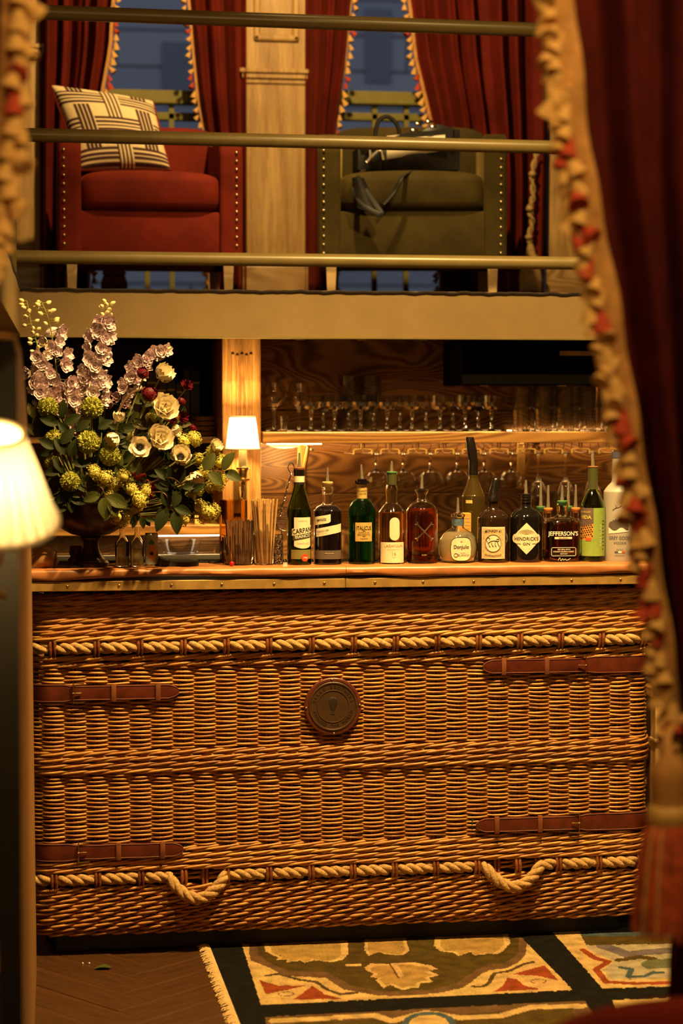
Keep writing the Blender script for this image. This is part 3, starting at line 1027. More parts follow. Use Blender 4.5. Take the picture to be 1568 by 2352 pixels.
# dark green vermouth
b = Bottle('vermouth_bottle', 'dark green vermouth bottle with cream label, red wax seal and steel pourer', 687, .065,
           [(25, 0), (27.5, 2), (27.5, 118), (26, 130), (19, 155), (13, 176), (12, 184), (12, 217)], M['dark_green_glass'], wall=2.2, liquid=(M['dark_green_glass'], 128))
b.label('front_label', M['cream_paper'], -12, 31, lambda u: 38 + .012 * (u - 10) ** 2, 109, .4)
b.label('name_band', M['cream_paper'], -17, 33, lambda u: 71 + .16 * (u - 8), lambda u: 87 + .16 * (u - 8), .9)
b.label('dark_band', M['capsule_green'], -15, 33, lambda u: 60 + .16 * (u - 8), lambda u: 71 + .16 * (u - 8), 1.0)
b.text('CARPANO', 16.0, 12, 79.8, M['ink'], 1.4, .01, .14, 27.5, .74)
b.text('BIANCO', 10, 9, 66.3, M['white_ink'], 1.5, .015, .14, 27.5)
b.label('lower_band', M['olive_paper'], -20, 33, 14, 35, .4)
b.text('VERMOUTH', 4, 9, 101, M['fade_ink'], .9, 0, 0, 27.5)
b.text('TORINO 1786', 4.5, 9, 50, M['fade_ink'], .9, 0, 0, 27.5)
sl = MB().lathe([(9 * b.k, 0), (8.6 * b.k, 1.4 * b.k), (0.00001, 1.6 * b.k)], 20)
p = b.surf(13, 17, .4, 27.5); nrm = Vector((p.x, p.y, 0)).normalized()
sl.xf(Matrix.Translation(p) @ nrm.to_track_quat('Z', 'Y').to_matrix().to_4x4())
sl.build('wax_seal', M['red_wax'], b.o)
b.text('1786', 5.5, 13, 17, M['white_ink'], 2.6, .01, 0, 27.5)
b.label('neck_label', M['cream_paper'], -30, 30, 184, 203, .4, 24, 12)
b.label('neck_band', M['ink'], -30, 30, 184, 189, .7, 24, 12)
b.label('foil_collar', M['black_glass'], -36, 36, 203, 217, .5, 24, 12)
b.pourer(217, 257, M['brown_cork'], 11.5, 6, .02)
# indigo gin
b = Bottle('gin_bottle', 'rounded clear bottle of near-black indigo gin with two slanting cream labels', 752, .07,
           [(30, 0), (32, 3), (32, 116), (30.5, 124), (24, 131), (13, 137), (11, 142), (11, 158), (13, 161), (11.5, 165), (13, 169), (11.5, 173), (13, 176), (12.5, 183)], M['clear'], 2.6, 1.0, 1.8, (M['indigo_liquid'], 133))
b.label('flag_label', M['cream_paper'], -31, 3, lambda u: 90 + .17 * (u + 31), lambda u: 109 + .17 * (u + 31), .5)
b.label('flag_tip', M['cream_paper'], 3, 7, lambda u: lerp(96, 99, (u - 3) / 4) if u < 7 else 99, lambda u: lerp(115, 116, (u - 3) / 4), .5)
b.text('EMPRESS', 8.6, -14.5, 102.5, M['ink'], 1.0, .005, .16, 32, .72)
b.label('band_label', M['cream_paper'], -27, 34, lambda u: 63 + .2 * (u + 27), lambda u: 82 + .2 * (u + 27), .5)
b.text('INDIGO GIN', 5.8, -10, 77.5, M['ink'], 1.0, .0, .19, 32, .8)
b.text('1908  ORIGINAL', 3.2, -12, 71.5, M['fade_ink'], 1.0, 0, .19, 32)
b.label('base_label', M['grey_paper'], -33, 35, 13, 33, .5)
b.line([(-6, 26), (14, 26)], .6, M['silver'])
b.pourer(183, 223, M['cork'], 12, 6)
# bergamot liqueur, fluted teal
b = Bottle('liqueur_bottle', 'teal ribbed liqueur bottle with square gold label and dark disc collar', 831, .066,
           [(28, 0), (30.6, 2), (30.6, 34), (30.6, 118), (29, 130), (22, 142), (13, 149), (11.5, 152), (11.5, 183), (16, 185), (16, 188), (10, 190)], M['teal_glass'], wall=2.0, liquid=(M['dark_green_glass'], 112))
for k in range(-9, 10):
    u = k * 4.6
    if abs(u) > 19 or True:
        b.line([(u, 3), (u, 50)] if abs(u) < 20 else [(u, 3), (u, 118), (u * .95, 128)], .55, M['teal_glass'], .2, 'flute', 30.6)
b.label('front_label', M['gold_paper'], -15.5, 24.5, 53, 96, .9)
b.text('ITALICUS', 12.6, 4.5, 83.5, M['ink'], 1.4, .008, 0, 30.6, .66)
for k, tx in enumerate(('ROSOLIO DI', 'BERGAMOTTO', 'LIQUEUR')):
    b.text(tx, 5.0, 4.5, (73, 68, 59)[k], M['ink'], 1.4, 0, 0, 30.6, .85)
for v in (77, 64.5): b.line([(1.5, v), (7.5, v)], .5, M['ink'], 1.3, 'rule', 30.6)
b.label('neck_label', M['gold_paper'], -26, 26, 150, 182, .4, 24, 11.5)
for k, tx in enumerate(('ITALY', 'BERGAMOTTO', 'LIQUORE')): b.text(tx, 5.2, 2, (176, 167, 161)[k], M['ink'], .9, 0, 0, 11.5, .8)
b.label('collar', M['black_glass'], -48, 48, 183.5, 190, .4, 24, 16)
b.pourer(189, 229, M['black_plastic'], 10, 6, -.06)
# pale single malt
b = Bottle('whisky_bottle', 'pale amber whisky bottle with cream oval and square labels and green capsule', 899, .066,
           [(28, 0), (30.5, 2), (30.5, 112), (29, 119), (20, 132), (14, 139), (13, 150), (14.5, 165), (12.5, 176), (11, 182), (10.5, 184), (10.5, 206)], M['clear'], wall=1.8, liquid=(M['amber'], 120))
b.label('main_label', M['cream_paper'], -29, 33, 3, 50, .5)
b.text('LAGAVULIN', 8.2, 5, 42, M['fade_ink'], .9, .01, 0, 30.5)
b.text('ISLAY SINGLE MALT', 3.3, 5, 34, M['fade_ink'], .9, 0, 0, 30.5)
b.text('16', 11, 5, 24, M['fade_ink'], .9, .0, 0, 30.5)
b.text('YEARS', 3.0, 5, 16, M['fade_ink'], .9, 0, 0, 30.5)
b.label('oval_label', M['cream_paper'], -4.5, 19, lambda u: 66 - 11.7 * math.sqrt(max(0, 1 - ((u - 7.2) / 11.8) ** 2)), lambda u: 95 + 11.7 * math.sqrt(max(0, 1 - ((u - 7.2) / 11.8) ** 2)), .6, 20)
b.label('capsule', M['capsule_green'], -34, 34, 180, 206, .5, 24, 10.8)
b.pourer(206, 236, M['green_cork'], 11.5, 5)
# red rum with crossed bones
b = Bottle('rum_bottle', 'round clear bottle of deep red rum with a silver crossed-bones badge', 968, .075,
           [(34, 0), (37, 3), (37, 112), (34, 124), (26, 134), (15, 141), (11, 147), (11, 156), (15.5, 164), (16.5, 167), (13, 169)], M['clear'], wall=2.2, liquid=(M['red_rum'], 127))
def bone(b, u0, v0, u1, v1):
    b.line([(u0, v0), (u1, v1)], 1.9, M['silver'], 1.0, 'bone', 37)
    d = Vector((u1 - u0, v1 - v0)).normalized(); q = Vector((-d.y, d.x))
    for (u, v, sg) in ((u0, v0, -1), (u1, v1, 1)):
        for w_ in (-1, 1):
            b.line([(u, v), (u + d.x * 3 * sg + q.x * 4.2 * w_, v + d.y * 3 * sg + q.y * 4.2 * w_)], 1.5, M['silver'], 1.0, 'bone_end', 37)
bone(b, -10, 57, 23, 90)
bone(b, -10, 90, 23, 57)
b.text('RUM', 5.5, 6, 20, M['fade_ink'], .6, 0, 0, 37)
b.pourer(167, 205, M['black_plastic'], 9, 4, .03)
# squat tequila
b = Bottle('tequila_bottle', 'squat round pale tequila bottle with white rounded label and blue neck foil', 1051, .085,
           [(28, 0), (37, 3), (43, 14), (45.5, 34), (43, 52), (34, 66), (22, 74), (14.5, 79), (13.5, 84), (13.5, 102), (16.5, 105), (16.5, 109), (13, 111)], M['clear'], wall=2.0, liquid=(M['pale_spirit'], 70))
def oval(u, c, w_, e=3.2): return max(0, 1 - abs((u - c) / w_) ** e) ** (1 / e)
b.label('back_label', M['ink'], -17.5, 33.5, lambda u: 32.5 - 27.5 * oval(u, 8, 25), lambda u: 32.5 + 27.5 * oval(u, 8, 25), .9, 24, 45)
b.label('front_label', M['cream_paper'], -16, 32, lambda u: 32.5 - 26 * oval(u, 8, 23.6), lambda u: 32.5 + 26 * oval(u, 8, 23.6), 1.5, 24, 45)
b.text('DonJulio', 11.5, 8, 38, M['ink'], 2.1, .015, 0, 45, .85)
b.text('BLANCO', 6.5, 13, 19, M['ink'], 2.1, .0, 0, 45)
b.text('TEQUILA', 3.2, 11, 24, M['ink'], 2.1, 0, 0, 45)
b.label('emblem', M['orange_paper'], 5.5, 10.5, lambda u: 49, lambda u: 52.5 - abs(u - 8), 2.0, 6, 45)
b.line([(-4 + 4.2 * math.cos(a * .52), 19 + 4.2 * math.sin(a * .52)) for a in range(13)], .4, M['ink'], 2.0, 'roundel', 45)
b.text('RESERVA DE DON JULIO', 6.0, 8, 66, M['silver'], -7, 0, 0, 45, .8, arc=-6)
b.label('neck_foil', M['blue_foil'], -24, 24, 84, 102, .5, 24, 13.5)
b.pourer(110, 149, M['clear'], 10, 4)
# tall dark wine bottle with black pourer, second row
b = Bottle('wine_bottle', 'tall olive-black wine bottle with big black pourer behind the squat tequila', 1086, .27,
           [(24, 0), (26.5, 3), (26.5, 175), (25, 186), (18, 203), (12, 219), (10.5, 228), (10.5, 268)], M['olive_glass'], z=WS)
b.label('small_label', M['gold_paper'], -18, -2, 150 + 17, 168 + 17, .5)
b.label('capsule', M['black_plastic'], -33, 33, 232, 267, .5, 24, 10.5)
K = b.k
pr = MB()
for (h, r, x, sy_) in ((266, 11.5, -1, 1), (284, 12, -3, .9), (300, 11, -6, .8), (314, 9.5, -8, .7), (318, 8.5, -8.5, .6)):
    pr.v += [Vector(((x + r * math.cos(a * PI / 8)) * K, r * math.sin(a * PI / 8) * sy_ * K, h * K)) for a in range(16)]
pr.f += [(j * 16 + i, j * 16 + (i + 1) % 16, (j + 1) * 16 + (i + 1) % 16, (j + 1) * 16 + i) for j in range(4) for i in range(16)] + [tuple(range(64, 80)), tuple(range(15, -1, -1))]
pr.build('pourer_head', M['black_plastic'], b.o)
# brown apothecary gin with stamp label
b = Bottle('gin_bottle', 'brown apothecary gin bottle with a postage-stamp label and black pourer', 1132, .075,
           [(34, 0), (36.5, 3), (36.5, 96), (34, 106), (24, 116), (14, 121), (11.5, 126), (11.5, 141)], M['brown_glass'])
def zig(u): return .9 * abs(((u / 2.2) % 1) - .5)
b.label('stamp_label', M['cream_paper'], -28.5, 29, lambda u: 10 - zig(u), lambda u: 82 + zig(u), .5, 60)
M['stamp_field'] = plain('stamp_field', (0.70, 0.48, 0.24), 0.7, 0, 0.3, 140)
b.label('stamp_field', M['stamp_field'], -25.5, 26, 13, 79, .8)
b.label('stamp_oval', M['cream_paper'], -18, 18.5, lambda u: 45 - 20 * math.sqrt(max(0, 1 - (u / 18.5) ** 2)), lambda u: 45 + 20 * math.sqrt(max(0, 1 - (u / 18.5) ** 2)), 1.1, 24)
b.text('MONKEY 47', 8.6, 0, 70.5, M['ink'], 1.5, .01, 0, 36.5, .82, arc=3)
b.text('SCHWARZWALD', 6.2, 0, 19.5, M['ink'], 1.5, .01, 0, 36.5, .8, arc=-3)
b.line([(-15, 37), (15, 37)], .5, M['ink'], 1.4, 'emblem_line', 36.5)
for pp in ([(-13, 48), (-15, 53), (-12, 58), (-8, 57), (-8, 53)], [(-12, 45), (-4, 50), (4, 51), (9, 49)], [(-10, 46), (-9, 40), (-6, 37)], [(-4, 47), (-2, 41), (1, 37)], [(5, 49), (4, 42), (7, 37)], [(9, 49), (11, 43), (14, 38)], [(9, 49), (13, 51), (12, 55), (8, 54), (8, 50)]):
    b.line(smooth_path([(u, v, 0) for u, v in pp], 4) and [(q.x, q.y) for q in smooth_path([(u, v, 0) for u, v in pp], 4)], .55, M['ink'], 1.5, 'emblem_line', 36.5)
b.line([(18 * math.cos(a * .2618), 45 + 19.5 * math.sin(a * .2618)) for a in range(25)], .5, M['ink'], 1.4, 'emblem_ring', 36.5)
K = b.k
pr = MB()
for (h, r, x, sy_) in ((139, 14, -1, 1), (147, 14.5, -1, .95), (150, 12.5, 0, .95), (166, 11, 2, .9), (182, 9.5, 5, .8), (189, 9, 6, .75), (192, 7, 6.5, .6)):
    pr.v += [Vector(((x + r * math.cos(a * PI / 8)) * K, r * math.sin(a * PI / 8) * sy_ * K, h * K)) for a in range(16)]
pr.f += [(j * 16 + i, j * 16 + (i + 1) % 16, (j + 1) * 16 + (i + 1) % 16, (j + 1) * 16 + i) for j in range(6) for i in range(16)] + [tuple(range(96, 112)), tuple(range(15, -1, -1))]
pr.build('pourer_head', M['black_plastic'], b.o)
# black apothecary gin, diamond label
b = Bottle('gin_bottle', 'black apothecary gin bottle with cream diamond label', 1207, .076,
           [(34, 0), (37, 3), (37, 98), (35, 107), (26, 117), (14, 124), (11.5, 128), (11, 133), (12.5, 136), (11, 139), (12.5, 143), (11, 146), (12.5, 149), (11.5, 152)], M['black_glass'])
def dia(u):
    t_ = abs(u - 1.5) / 36.5
    return 37.5 * (1 - t_) if t_ < .72 else 37.5 * .28 * math.sqrt(max(0, 1 - ((t_ - .72) / .28) ** 2))
b.label('label_border', M['ink'], -35, 38, lambda u: 55 - dia(u), lambda u: 55 + dia(u), .5, 40)
b.label('diamond_label', M['cream_paper'], -34.5, 37.5, lambda u: 55 - .96 * dia(u), lambda u: 55 + .96 * dia(u), .9, 40)
b.text("HENDRICK'S", 11.2, 1.5, 54.5, M['ink'], 1.4, .005, 0, 37, .92)
b.text('GIN', 8.6, 1.5, 43, M['ink'], 1.4, .005, 0, 37, 1.1)
for sg in (-1, 1): b.line([(1.5 + sg * 13, 43), (1.5 + sg * 23, 43)], .45, M['ink'], 1.3, 'rule', 37)
for v, wd in ((37, 16), (34.5, 12), (32, 8)): b.line([(1.5 - wd, v), (1.5 + wd, v)], .3, M['fade_ink'], 1.3, 'rule', 37)
for k in range(5): b.line([(1.5 + (4 + 3.6 * k) * math.cos(a * .314), 64 + (2 + 2.6 * k) * math.sin(a * .314) * .9) for a in range(1, 10)], .3, M['fade_ink'], 1.3, 'engraving', 37)
b.pourer(152, 188, M['black_plastic'], 10, 4)
# bourbon decanter
b = Bottle('bourbon_bottle', 'square-shouldered red-brown bourbon bottle lettered in white with a green stopper', 1290, .085,
           [(40, 0), (43.5, 3), (43.5, 78), (42, 88), (34, 97), (16, 102), (12, 106), (13, 112), (12, 120), (13.5, 127), (12.5, 133)], M['clear'], 3.4, .8, 2.4, (M['bourbon'], 90))
b.text("JEFFERSON'S", 13.5, 6, 65, M['white_ink'], 1.0, .02, 0, 46, .86)
b.label('banner', M['cream_paper'], -13, 25, 52.5, 57.5, .8, 10, 46)
b.text('BOURBON', 4.2, 6, 55, M['ink'], 1.2, .01, 0, 46)
b.line([(-19, 16), (-17, 14), (31, 14), (33, 16), (33, 31), (31, 33), (-17, 33), (-19, 31), (-19, 16)], .55, M['white_ink'], .9, 'frame_line', 46)
for k, tx in enumerate(('VERY SMALL BATCH', 'STRAIGHT BOURBON WHISKEY', 'KENTUCKY')): b.text(tx, 4.4, 7, 29 - 5 * k, M['white_ink'], .9, .01, 0, 46, .72)
b.line([(q.x, q.y) for q in smooth_path([(-6, 4, 0), (-2, 10, 0), (0, 3, 0), (4, 8, 0), (6, 4, 0), (10, 7, 0), (13, 4, 0), (22, 8, 0)], 5)], .5, M['white_ink'], .9, 'signature', 46)
b.pourer(133, 174, M['green_cork'], 11, 6)
# green mezcal
b = Bottle('mezcal_bottle', 'green wine-shaped mezcal bottle with lime and dusk labels', 1360, .066,
           [(25, 0), (27.5, 2), (27.5, 122), (26, 133), (19, 149), (12, 161), (11, 167), (11, 215)], M['green_glass'], wall=2.2, liquid=(M['green_glass'], 120))
b.label('side_label', M['lime_paper'], 2, 42, 13, 123, .5)
b.label('front_label', M['dusk_paper'], -40, 2, 13, 123, .5)
b.label('hill_field', M['lime_paper'], -40, 2, 13, lambda u: 50 + .12 * (u + 20), .8)
b.label('sunset', M['orange_paper'], -40, 2, lambda u: 50 + .12 * (u + 20), lambda u: 82 + .25 * (u + 20), .8)
b.text('DEL MAGUEY', 5, -19, 114, M['yellow_ink'], 1.2, 0, 0, 27.5)
b.text('VIDA', 11.5, -16, 102, M['yellow_ink'], 1.2, .02, 0, 27.5)
for i in range(6):
    for j in range(6):
        u, v = -27 + i * 5.2 + (j % 2) * 2.6, 54 + j * 5.2 + .2 * (i * 5)
        if u < 1 and not (j < 1 and 2 < i < 5): b.label('scale_mark', M['ink'], u - 1.7, u + 1.7, lambda q, u=u, v=v: v - 2.2 + abs(q - u), lambda q, u=u, v=v: v + 2.2 - abs(q - u), 1.1, 4, 27.5)
b.label('house', M['red_ink'], -16, -3, 48, 55, 1.3, 4, 27.5)
for k in range(9): b.line([(24, 30 + k * 8), (24 + (7 if k % 3 else 4), 30 + k * 8)], .45, M['capsule_green'], .9, 'small_print', 27.5)
b.text('SINGLE VILLAGE', 7, 19, 60, M['white_ink'], 1.0, 0, R(90), 27.5)
b.label('capsule', M['capsule_green'], -35, 35, 165, 215, .5, 24, 11)
b.pourer(215, 255, M['brown_cork'], 11.5, 3, -.02)
# frosted vodka
b = Bottle('vodka_bottle', 'frosted grey vodka bottle printed with flying geese, beside the near curtain', 1418, .07,
           [(31, 0), (33.5, 3), (33.5, 152), (32, 161), (24, 172), (16, 180), (14.5, 190), (14.5, 240)], M['frosted'])
b.text('GREY GOOSE', 11.2, 5, 54.5, M['blue_ink'], .8, .005, 0, 33.5, .78)
b.text('VODKA', 8.4, 5, 43, M['blue_ink'], .8, .0, 0, 33.5)
b.line([(-15, 35), (22, 35)], .3, M['fade_ink'], .6, 'rule', 33.5)
b.text('FRANCE', 4.2, 5, 28, M['blue_ink'], .8, 0, 0, 33.5)
for k, mt in enumerate(('blue_ink', 'white_ink', 'red_ink')): b.label('flag_stripe', M[mt], -7 + 8 * k, 1 + 8 * k, 20, 24, .6, 3, 33.5)
b.text('IMPORTED', 4.8, 5, 14.5, M['blue_ink'], .8, 0, 0, 33.5)
b.text('1L', 4.6, 20, 7, M['blue_ink'], .8, 0, 0, 33.5)
for (u, v, s_) in ((-2, 124, 1), (9, 129, .85), (17, 128, .8)):
    b.line([(u - 10 * s_, v - 6 * s_), (u - 3 * s_, v - 1 * s_), (u + 3 * s_, v)], .6, M['silver'], .6, 'goose_mark', 33.5)
    b.line([(u - 4 * s_, v + 6 * s_), (u - 2 * s_, v), (u, v + 5 * s_)], .5, M['silver'], .6, 'goose_mark', 33.5)
b.label('mountain_print', M['grey_paper'], -22, 26, lambda u: 72 + .05 * abs(u), lambda u: 88 + 9 * math.sin((u + 22) * .07) + 1.5 * math.sin(u), .5, 24)
b.label('snow_print', M['white_ink'], -22, 26, lambda u: 66 + .1 * u, lambda u: 74 + 4 * math.sin(u * .2), .6, 24)
b.label('cap', M['blue_ink'], -46, 46, 236, 250, .8, 24, 14.5)
b.label('cap_ring', M['silver'], -46, 46, 250, 254, .5, 24, 14.5)

# small bitters bottles with pourers, second row
for (px, cork, hh, lb) in ((1241, 'green_cork', 174, 'little bitters bottle with green stopper behind the diamond-label gin'),
                           (1258, 'orange_cork', 171, 'little bitters bottle with orange stopper between black gin and bourbon'),
                           (1304, 'green_cork', 176, 'little bitters bottle with green stopper behind the bourbon'),
                           (1321, 'orange_cork', 172, 'little bitters bottle with orange stopper between bourbon and green mezcal')):
    b = Bottle('bitters_bottle', lb, px, .30 if cork == 'green_cork' else .23, [(14, 0), (15, 2), (15, 110), (11, 124), (7, 132), (7.5, 150)], M['clear'], wall=1.5, liquid=(M['amber'], 100), z=WS, group='bitters bottles in the second row')
    b.pourer(150, hh + 38, M[cork], 10, 6)
# card box behind the tequila
p = at(1063, 1299, .2)
bx_ = tag(MB().rbox(-.022, .022, -.02, .02, 0, .205, .002).build('card_box', M['orange_paper'], None, False, 40, (p.x, .2, WS)), 'small orange card box standing behind the squat tequila bottle', 'box')
for k in range(9): MB().box(.0, .018, -.0206, -.0198, .1 + k * .011, .103 + k * .011).build('small_print', M['fade_ink'], bx_, False)
# ------------------------------------------------------------------ ledge: straws, mixing glasses, small bottles
def vessel(name, label, px, Y, prof, mat, wall=1.6, z=None, cat='glass', group=None, n=32, py=1299, pw=2.0):
    """open glass: outer profile in px, hollow"""
    z = ZC if z is None else z
    p = at(px, py, Y)
    o = thing(name, label, cat, (p.x, Y, z), 0, group)
    k = mpp((p.x, Y, z))
    inner = [(max(r - wall, .3), max(h, 2.2 * wall)) for r, h in prof]
    full = [(0.01, prof[0][1])] + prof + list(reversed([q for q in inner if q[1] > prof[0][1]])) + [(.01, 2.2 * wall)]
    MB().lathe([(r * k, h * k) for r, h in full], n, (0, 0, 0), pw).build('glass_body', mat, o, True, 45)
    return o, k
M['gold_glass'] = glass('gold_glass', (0.85, 0.62, 0.30), 0.0)
M['bamboo'] = plain('bamboo', (0.62, 0.36, 0.13), 0.6, 0, 0.2, 40)
M['brown_straw'] = plain('brown_straw', (0.15, 0.06, 0.02), 0.6, 0, 0.3, 40)
o, k = vessel('mixing_glass', 'tall gold-tinted mixing glass standing behind the brown stirrers', 536, .145, [(29, 0), (31, 3), (32, 70), (32, 143)], M['gold_glass'], 1.4)
o, k = vessel('straw_glass', 'tumbler packed with dark brown stirrers beside the tall gold mixing glass', 549, .055, [(31, 0), (34, 3), (35, 35), (35.5, 67)], M['clear'], 1.6, cat='tumbler')
rs = random.Random(11)
stm = MB().tube([(0, 0, 0), (0, 0, .132)], .0018, 6).mesh('stirrer', M['brown_straw'])
for i in range(64):
    a, r = rs.random() * 2 * PI, 29 * math.sqrt(rs.random())
    inst('stirrer', stm, o, (r * .92 * k * math.cos(a), r * .92 * k * math.sin(a), .005), (rs.uniform(-.05, .05), .07 * math.cos(a) * r / 29, 0), (1, 1, rs.uniform(.93, 1.0)))
tag(MB().ball((0, 0, 0), .0075, 12, 8).build('cocktail_cherry', plain('cherry', (0.5, 0.01, 0.01), .15), None, True, 40, at(531, 1290, .012) * 1 + Vector((0, 0, 0))), 'bright red cherry lying on the leather ledge against the tumbler', 'cherry')['x'] = 0
ch = bpy.data.objects['cocktail_cherry']; del ch['x']; ch.location = (ch.location.x, -.008, ZC + .0072)
o, k = vessel('straw_glass', 'slim tumbler holding a fan of long pale bamboo straws', 606, .045, [(22, 0), (24, 3), (25, 60), (26, 95)], M['clear'], 1.4, cat='tumbler')
stm = MB().tube([(0, 0, 0), (0, 0, .196)], .0024, 6).mesh('straw', M['bamboo'])
for i in range(58):
    a, r = rs.random() * 2 * PI, math.sqrt(rs.random())
    inst('straw', stm, o, (r * 17 * k * math.cos(a + .5), r * 17 * k * math.sin(a), .005), (-.08 * r * math.sin(a), .105 * r * math.cos(a), 0), (1, 1, rs.uniform(.96, 1.0)))
# cut crystal jar with strainer
t = NT('cut_crystal'); t.set(Base_Color=(.92, .9, .85), Roughness=0.02, Transmission_Weight=1.0, IOR=1.5)
vo = t.n('ShaderNodeTexVoronoi', feature='F1'); vo.inputs['Scale'].default_value = 130; t.l(t.coords(), vo.inputs['Vector']); t.bump(vo.outputs[0], 1.0, .01); M['cut_crystal'] = t.m
o, k = vessel('crystal_jar', 'narrow cut-crystal jar between the bamboo straws and the vermouth', 639, .04, [(10, 0), (11, 2), (11, 66), (12, 69)], M['cut_crystal'], 2)
p0 = at(656, 1299, .15)
so = thing('tea_strainer', 'round wire strainer with a twisted steel handle leaning behind the vermouth', 'strainer', (p0.x, .15, ZC))
def lp(px, py): return at(px, py, .15) - Vector((p0.x, .15, ZC))
a, b_ = lp(641, 1190), lp(668, 1088)
for ph in (0, PI):
    MB().tube([lerp(a, b_, i / 60) + Vector((.0018 * math.cos(i * .9 + ph), .0018 * math.sin(i * .9 + ph), 0)) for i in range(61)], .0014, 5).build('handle_wire', M['steel'], so)
MB().tube(smooth_path([b_, lp(661, 1074), lp(668, 1062), lp(676, 1074), lp(670, 1088)], 6), .0017, 5).build('hook', M['steel'], so)
cen = lp(655, 1192)
ring = [cen + Vector((24 * mpp(p0) * math.cos(q * PI / 16), .004 * math.sin(q), 27 * mpp(p0) * math.sin(q * PI / 16))) for q in range(33)]
MB().tube(ring, .0016, 5, False).build('rim', M['steel'], so)
ms = MB()
for q in range(-5, 6):
    u = q * 4 * mpp(p0); hgt = 27 * mpp(p0) * math.sqrt(max(0, 1 - (q / 6) ** 2))
    ms.tube([cen + Vector((u, .002, -hgt)), cen + Vector((u, .012, 0)), cen + Vector((u, .002, hgt))], .0004, 4)
    ms.tube([cen + Vector((-hgt * .9, .002, u)), cen + Vector((0, .012, u)), cen + Vector((hgt * .9, .002, u))], .0004, 4)
ms.build('wire_mesh', M['steel'], so)
MB().tube([lp(646, 1215), lp(650, 1296)], .0022, 5).build('prop_leg', M['steel'], so)

# two small clear bottles, a pineapple can, a tray and a mat near the urn
t = NT('syrup'); t.set(Base_Color=(0.85, 0.68, 0.34), Roughness=0.1, Transmission_Weight=0.5, IOR=1.3); M['syrup'] = t.m
M['pale_yellow'] = glass('pale_yellow', (0.93, 0.82, 0.45), 0, 1.36)
for (px, lb) in ((281, 'small clear bottle of pale syrup with a square label, just past the urn foot'), (315, 'small clear bottle of pale syrup beside the pineapple can')):
    b = Bottle('syrup_bottle', lb, px, .06, [(15, 0), (16.5, 2), (16.5, 44), (14, 56), (8, 68), (6, 76), (6, 90)], M['clear'], wall=1.2, liquid=(M['syrup'], 46 if px < 300 else 40))
    b.label('paper_label', M['grey_paper'] if px > 300 else M['black_glass'], -24, -15, 24, 58, .4, 8, 16.5)
    b.label('corner_label', M['black_glass'], 9 if px < 300 else 13, 20, 24, 58, .4, 8, 16.5)
b = Bottle('pineapple_can', 'small can printed with a pineapple, right of the two syrup bottles', 348, .06, [(13.5, 0), (15, 1.5), (15, 74), (13.5, 76)], M['steel'], cat='can')
b.label('can_print', plain('can_print', (0.40, 0.45, 0.42), .5, 0, .3, 40), -30, 30, 5, 72, .3, 24)
b.label('pineapple', M['orange_paper'], -9, 10, lambda u: 32 - 20 * math.sqrt(max(0, 1 - ((u - .5) / 9.5) ** 2)), lambda u: 32 + 20 * math.sqrt(max(0, 1 - ((u - .5) / 9.5) ** 2)), .7, 20)
for q in range(-3, 4):
    b.line([(-8 + abs(q), 32 + q * 5 - 4), (9 - abs(q), 32 + q * 5 + 4)], .35, M['brown_cork'], .9, 'rind_line')
    b.line([(-8 + abs(q), 32 + q * 5 + 4), (9 - abs(q), 32 + q * 5 - 4)], .35, M['brown_cork'], .9, 'rind_line')
    b.label('crown_leaf', M['green_cork'], q * 1.6 - 1, q * 1.6 + 1.2, 50, 62 - abs(q) * 1.5, .7, 3)
b.label('round_badge', M['ink'], -4, 5, lambda u: 30 - 4.5 * math.sqrt(max(0, 1 - ((u - .5) / 4.5) ** 2)), lambda u: 30 + 4.5 * math.sqrt(max(0, 1 - ((u - .5) / 4.5) ** 2)), 1.0, 10)
def lie(name, label, cat, pts, y0, y1, mat):
    """low thing on the ledge: outline in photo px, between depths y0 and y1"""
    P = [at(a, b_, y0) for a, b_ in pts]
    z0 = min(p.z for p in P)
    return tag(MB().prism([(p.x, p.z) for p in P], lambda u, v, w_: Vector((u, y0 + w_, ZC + .0005 + v - z0)), y1 - y0).build(name, mat, None, False), label, cat)
lie('leather_tray', 'dark curved leather tray lying between the pineapple can and the brown stirrers', 'tray', [(365, 1305), (456, 1303), (457, 1293), (440, 1294.5), (410, 1295), (385, 1292), (369, 1287)], .0, .12, M['charcoal'])
t1 = lie('coaster', 'flat dark coaster in front of the urn foot', 'coaster', [(132, 1306), (185, 1306), (185, 1302), (160, 1301), (134, 1299)], -.01, .06, M['charcoal'])
for (a, b_, lb) in ((458, 512, 'black rubber bar mat between the leather tray and the brown stirrers'), (648, 1300, 'long black rubber bar mat under the row of bottles')):
    P, Q = at(a, 1299, .13), at(b_, 1299, .13)
    mo = thing('bar_mat', lb, 'mat', (P.x, .14, ZC))
    MB().box(0, Q.x - P.x, -.012, .022, .0004, .003).build('base', M['rubber'], mo, False)
    st_ = MB()
    kx = 0.004
    while kx < Q.x - P.x - .006:
        for dy in (-.008, 0, .008, .016): st_.box(kx, kx + .003, dy, dy + .003, .003, .0075)
        kx += .0075
    so_ = st_.build('stubble', M['rubber'], mo, False); so_['kind'] = 'stuff'
